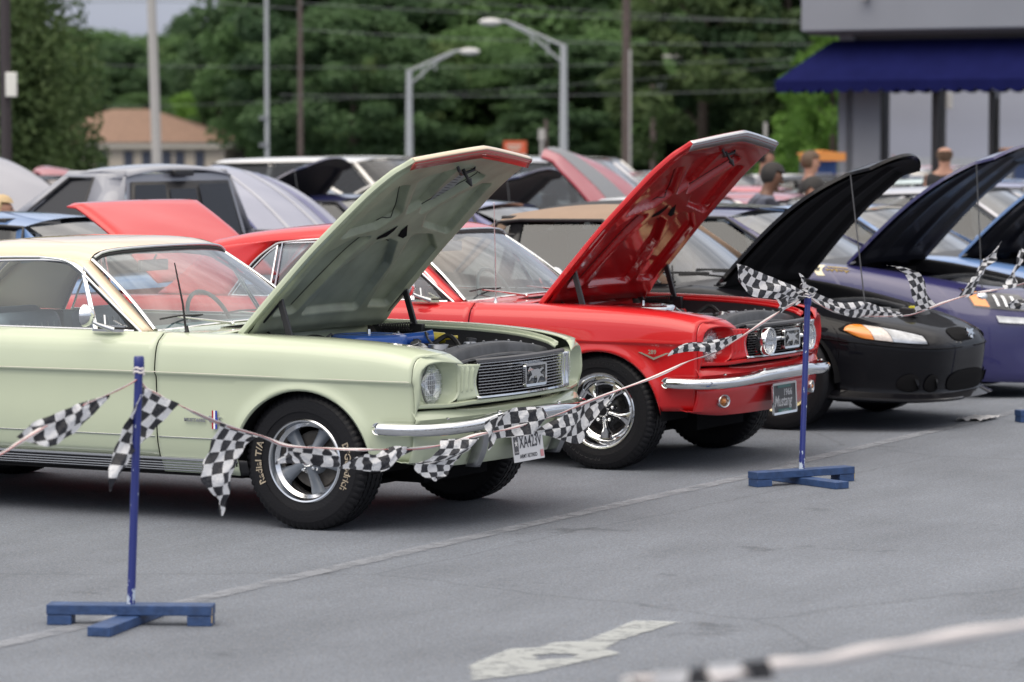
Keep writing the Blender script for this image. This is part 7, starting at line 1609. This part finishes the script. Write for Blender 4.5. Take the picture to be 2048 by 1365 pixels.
# ---------------------------------------------------------------- trees
def leaf_mat(name, c1, c2, tr=.45):
    m = bpy.data.materials.new(name); m.use_nodes = True; n, l = m.node_tree.nodes, m.node_tree.links; n.clear(); o = n.new('ShaderNodeOutputMaterial')
    t = n.new('ShaderNodeTexCoord'); z = n.new('ShaderNodeTexNoise'); z.inputs['Scale'].default_value = .9; z.inputs['Detail'].default_value = 4; l.new(t.outputs['Object'], z.inputs['Vector'])
    z2 = n.new('ShaderNodeTexWhiteNoise'); g = n.new('ShaderNodeNewGeometry'); 
    oi = n.new('ShaderNodeObjectInfo')
    r = n.new('ShaderNodeValToRGB'); r.color_ramp.elements[0].position = .32; r.color_ramp.elements[0].color = (*c1, 1); r.color_ramp.elements[1].position = .68; r.color_ramp.elements[1].color = (*c2, 1)
    ad = n.new('ShaderNodeMath'); ad.operation = 'MULTIPLY_ADD'; ad.inputs[1].default_value = .28; l.new(oi.outputs['Random'], ad.inputs[0]); sb = n.new('ShaderNodeMath'); sb.operation = 'SUBTRACT'; sb.inputs[1].default_value = .14; l.new(z.outputs['Fac'], sb.inputs[0]); l.new(sb.outputs[0], ad.inputs[2]); l.new(ad.outputs[0], r.inputs[0])
    d = n.new('ShaderNodeBsdfDiffuse'); l.new(r.outputs[0], d.inputs[0]); tl = n.new('ShaderNodeBsdfTranslucent'); l.new(r.outputs[0], tl.inputs[0]); gl = n.new('ShaderNodeBsdfGlossy'); gl.inputs['Roughness'].default_value = .5; gl.inputs['Color'].default_value = (.5,.5,.5,1)
    m1 = n.new('ShaderNodeMixShader'); m1.inputs[0].default_value = tr; l.new(d.outputs[0], m1.inputs[1]); l.new(tl.outputs[0], m1.inputs[2]); m2 = n.new('ShaderNodeMixShader'); m2.inputs[0].default_value = .02; l.new(m1.outputs[0], m2.inputs[1]); l.new(gl.outputs[0], m2.inputs[2]); l.new(m2.outputs[0], o.inputs[0]); return m
LEAF = [leaf_mat('leaf_mid_green', (.068,.128,.050), (.130,.225,.085)), leaf_mat('leaf_dark_green', (.048,.092,.046), (.092,.160,.070)), leaf_mat('leaf_bright_green', (.075,.165,.030), (.150,.280,.055)), leaf_mat('leaf_olive', (.062,.102,.040), (.120,.175,.068))]
M_BARK = mat('bark', (.07,.055,.045), rough=.95, noise=.3, nscale=4)
def crown_mesh(seed, H, Rr, n_cl, per, leaf, base=.18, shape=1.0, droop=0):
    rs = np.random.RandomState(seed); cl = []
    for i in range(n_cl):
        z = base+(1-base)*rs.rand()**.85; prof = math.sin(math.pi*min(1, ((z-base)/(1-base))*.80+.17))**(.75*shape); a = rs.rand()*6.283; rr = Rr*prof*(.35+.65*math.sqrt(rs.rand()))
        cl.append((rr*math.cos(a), rr*math.sin(a), z*H, (.14+.16*rs.rand())*Rr))
    cl = np.array(cl); idx = np.repeat(np.arange(n_cl), per); N = len(idx)
    v = rs.randn(N, 3); v /= np.linalg.norm(v, axis=1)[:,None]; c = cl[idx,:3]+v*(cl[idx,3]*(.55+.5*rs.rand(N)))[:,None]*np.array((1,1,.72)); c[:,2] -= droop*rs.rand(N)*H*.2
    nn = v+rs.randn(N,3)*.7+np.array((0,0,.5)); nn /= np.linalg.norm(nn, axis=1)[:,None]; t = np.cross(nn, rs.randn(N,3)); t /= np.linalg.norm(t, axis=1)[:,None]; b = np.cross(nn, t); s = (leaf*(.6+.8*rs.rand(N)))[:,None]
    V = np.stack([c-t*s-b*s*.6, c+t*s-b*s*.5, c+t*s*.9+b*s*.6, c-t*s*.8+b*s*.55], 1).reshape(-1,3)
    me = bpy.data.meshes.new('crown'); me.vertices.add(4*N); me.vertices.foreach_set('co', V.ravel()); me.loops.add(4*N); me.loops.foreach_set('vertex_index', np.arange(4*N)); me.polygons.add(N); me.polygons.foreach_set('loop_start', np.arange(0,4*N,4)); me.polygons.foreach_set('loop_total', np.full(N,4)); me.update(); me.validate()
    return me
CR = [crown_mesh(1,12,4.2,130,330,.105,.06), crown_mesh(2,12,3.4,110,330,.10,.06,.8), crown_mesh(3,12,4.8,150,330,.115,.08,1.2), crown_mesh(4,12,2.8,100,330,.095,.04,1.4), crown_mesh(5,7,3.0,90,200,.085,.03), crown_mesh(6,7,2.6,130,240,.060,.0,.7,droop=1.2)]
tm = []
for sd_ in range(3):
    rs = np.random.RandomState(sd_+20); b = MB(); b.tube([(0,0,-.3),(.1,.05,4),(.0,.15,7.5),(.1,.0,10)], [.30,.22,.13,.04], 8)
    for k in range(9):
        z = 3+rs.rand()*5.5; g = rs.rand()*6.28; L = 1.2+rs.rand()*2; b.tube([(0.05,.05,z),(L*.5*math.cos(g),L*.5*math.sin(g),z+L*.35),(L*math.cos(g),L*math.sin(g),z+L*.9)], [.08,.05,.02], 5)
    o = b.build('trunk', M_BARK); tm.append(o.data); bpy.data.objects.remove(o)
def tree(u, d, H, mi, ci, label, group='trees standing behind the lot', sx=1.0, rot=None, dz=0):
    label = {0:'',1:''}.get(9,'')+label
    p = at(u, d, dz); root = empty('tree', p, (rot if rot is not None else random.random()*6.28), label, 'tree', group); k = H/(7 if ci >= 4 else 12)
    me = CR[ci]; key = (ci, mi)
    if key not in tree.c: m2 = me.copy(); m2.materials.clear(); m2.materials.append(LEAF[mi]); tree.c[key] = m2
    c = bpy.data.objects.new('crown', tree.c[key]); COL.objects.link(c); c.parent = root; c.scale = (k*sx, k*sx, k)
    t = bpy.data.objects.new('trunk', tm[(ci+int(u)) % 3]); COL.objects.link(t); t.parent = root; kk = k*(7/12 if ci >= 4 else 1); t.scale = (kk, kk, kk)
tree.c = {}
ADJ = {0:'mid green', 1:'dark green', 2:'bright green', 3:'olive green'}
rt_ = random.Random(11)
MARKS = [(-80,'beyond the left picture edge'),(-20,'at the left picture edge'),(28,'behind the white pole box'),(70,'above the left edge cars'),(115,'left of the bungalow'),(160,'at the left end of the bungalow'),(205,'above the bungalow ridge'),(250,'right of the bungalow ridge'),(290,'just left of the pale pole'),(325,'behind the pale pole'),(370,'right of the pale pole'),(420,'over the right slope of the bungalow'),(470,'over the right eave of the bungalow'),(535,'behind the thin grey pole'),(602,'behind the brown pole'),(680,'just right of the brown pole'),(750,'left of the lower street lamp'),(819,'behind the lower street lamp pole'),(885,'under the lower street lamp arm'),(950,'at the lower street lamp head'),(1010,'under the tall street lamp head'),(1060,'under the tall street lamp arm'),(1127,'behind the tall street lamp pole'),(1190,'between tall street lamp and wooden pole'),(1252,'behind the brown wooden pole'),(1306,'behind the transformer pole'),(1370,'right of the transformer pole'),(1440,'above the raised red hood'),(1500,'right of the red hood tip'),(1560,'left end of the awning'),(1640,'above the awning'),(1720,'at the corner of the shop parapet'),(1800,'behind the shop')]
def where(u): return min(MARKS, key=lambda m: abs(m[0]-u))[1]
def row(us, d0, h0, hv, mats_, lab, sx=1.15, crowns=(0,1,2)):
    for i, u in enumerate(us):
        mi = mats_[i % len(mats_)]; tree(u+rt_.uniform(-12,12), d0+rt_.uniform(-6,8), h0+rt_.uniform(-hv,hv), mi, crowns[rt_.randrange(len(crowns))], ADJ[mi]+' '+lab+', '+where(u), sx=sx*rt_.uniform(.9,1.2))
row(range(-60, 440, 44), 262, 10.8, .6, (0,0,1,0,3), 'low tree of the far treeline', 1.5)
row((120, 205, 290, 380), 240, 6.6, .5, (0,1,0,2), 'bushy tree just behind the bungalow', 1.5)
row((362,), 290, 13.2, .1, (1,), 'rounded tree rising above the far treeline', .55, (2,))
row((536, 592, 662), 238, 17.5, 1.5, (0,0,3), 'tall tree beside the open sky', .75, (1,3))
row((440, 478, 520), 225, 8.6, .8, (0,1,0), 'middling tree', .95, (1,1))
row(range(660, 1720, 66), 175, 15.5, 2.0, (0,1,0,1,3,1,0), 'tall tree of the wood', 1.05)
row((575, 640), 216, 7.5, .6, (1,0), 'bushy tree beside the bungalow', 1.0, (1,1))
row(range(715, 1760, 62), 155, 7.2, 1.2, (1,0,3,1,0,0,1), 'lower tree of the wood edge', 1.55)
row(range(690, 1800, 105), 200, 19, 2.0, (1,1,0), 'very tall tree at the back', 1.15)
row((640, 735), 165, 13, 1, (1,1), 'dense tree', 1.2, (3,3))
row((1400, 1500, 1570), 130, 11.5, 1.0, (3,1,3), 'tall pine-like tree', .95, (3,1))
tree(1625, 84, 3.1, 2, 4, 'bright green shrub tree at the left corner of the building', sx=1.0); tree(1668, 80, 5.0, 2, 4, 'bright yellow green tree rising behind the awning', sx=.62); tree(1590, 90, 2.6, 2, 4, 'bright green bush below the awning end', sx=.9)
tree(-18, 76, 7.0, 3, 5, 'big feathery green tree at the left edge behind the dark pole', sx=.95); tree(-110, 74, 7.4, 3, 5, 'feathery tree cut by the left picture edge', sx=1.0); tree(40, 84, 2.4, 3, 5, 'lower drooping tree hiding the left end of the bungalow', sx=.85)
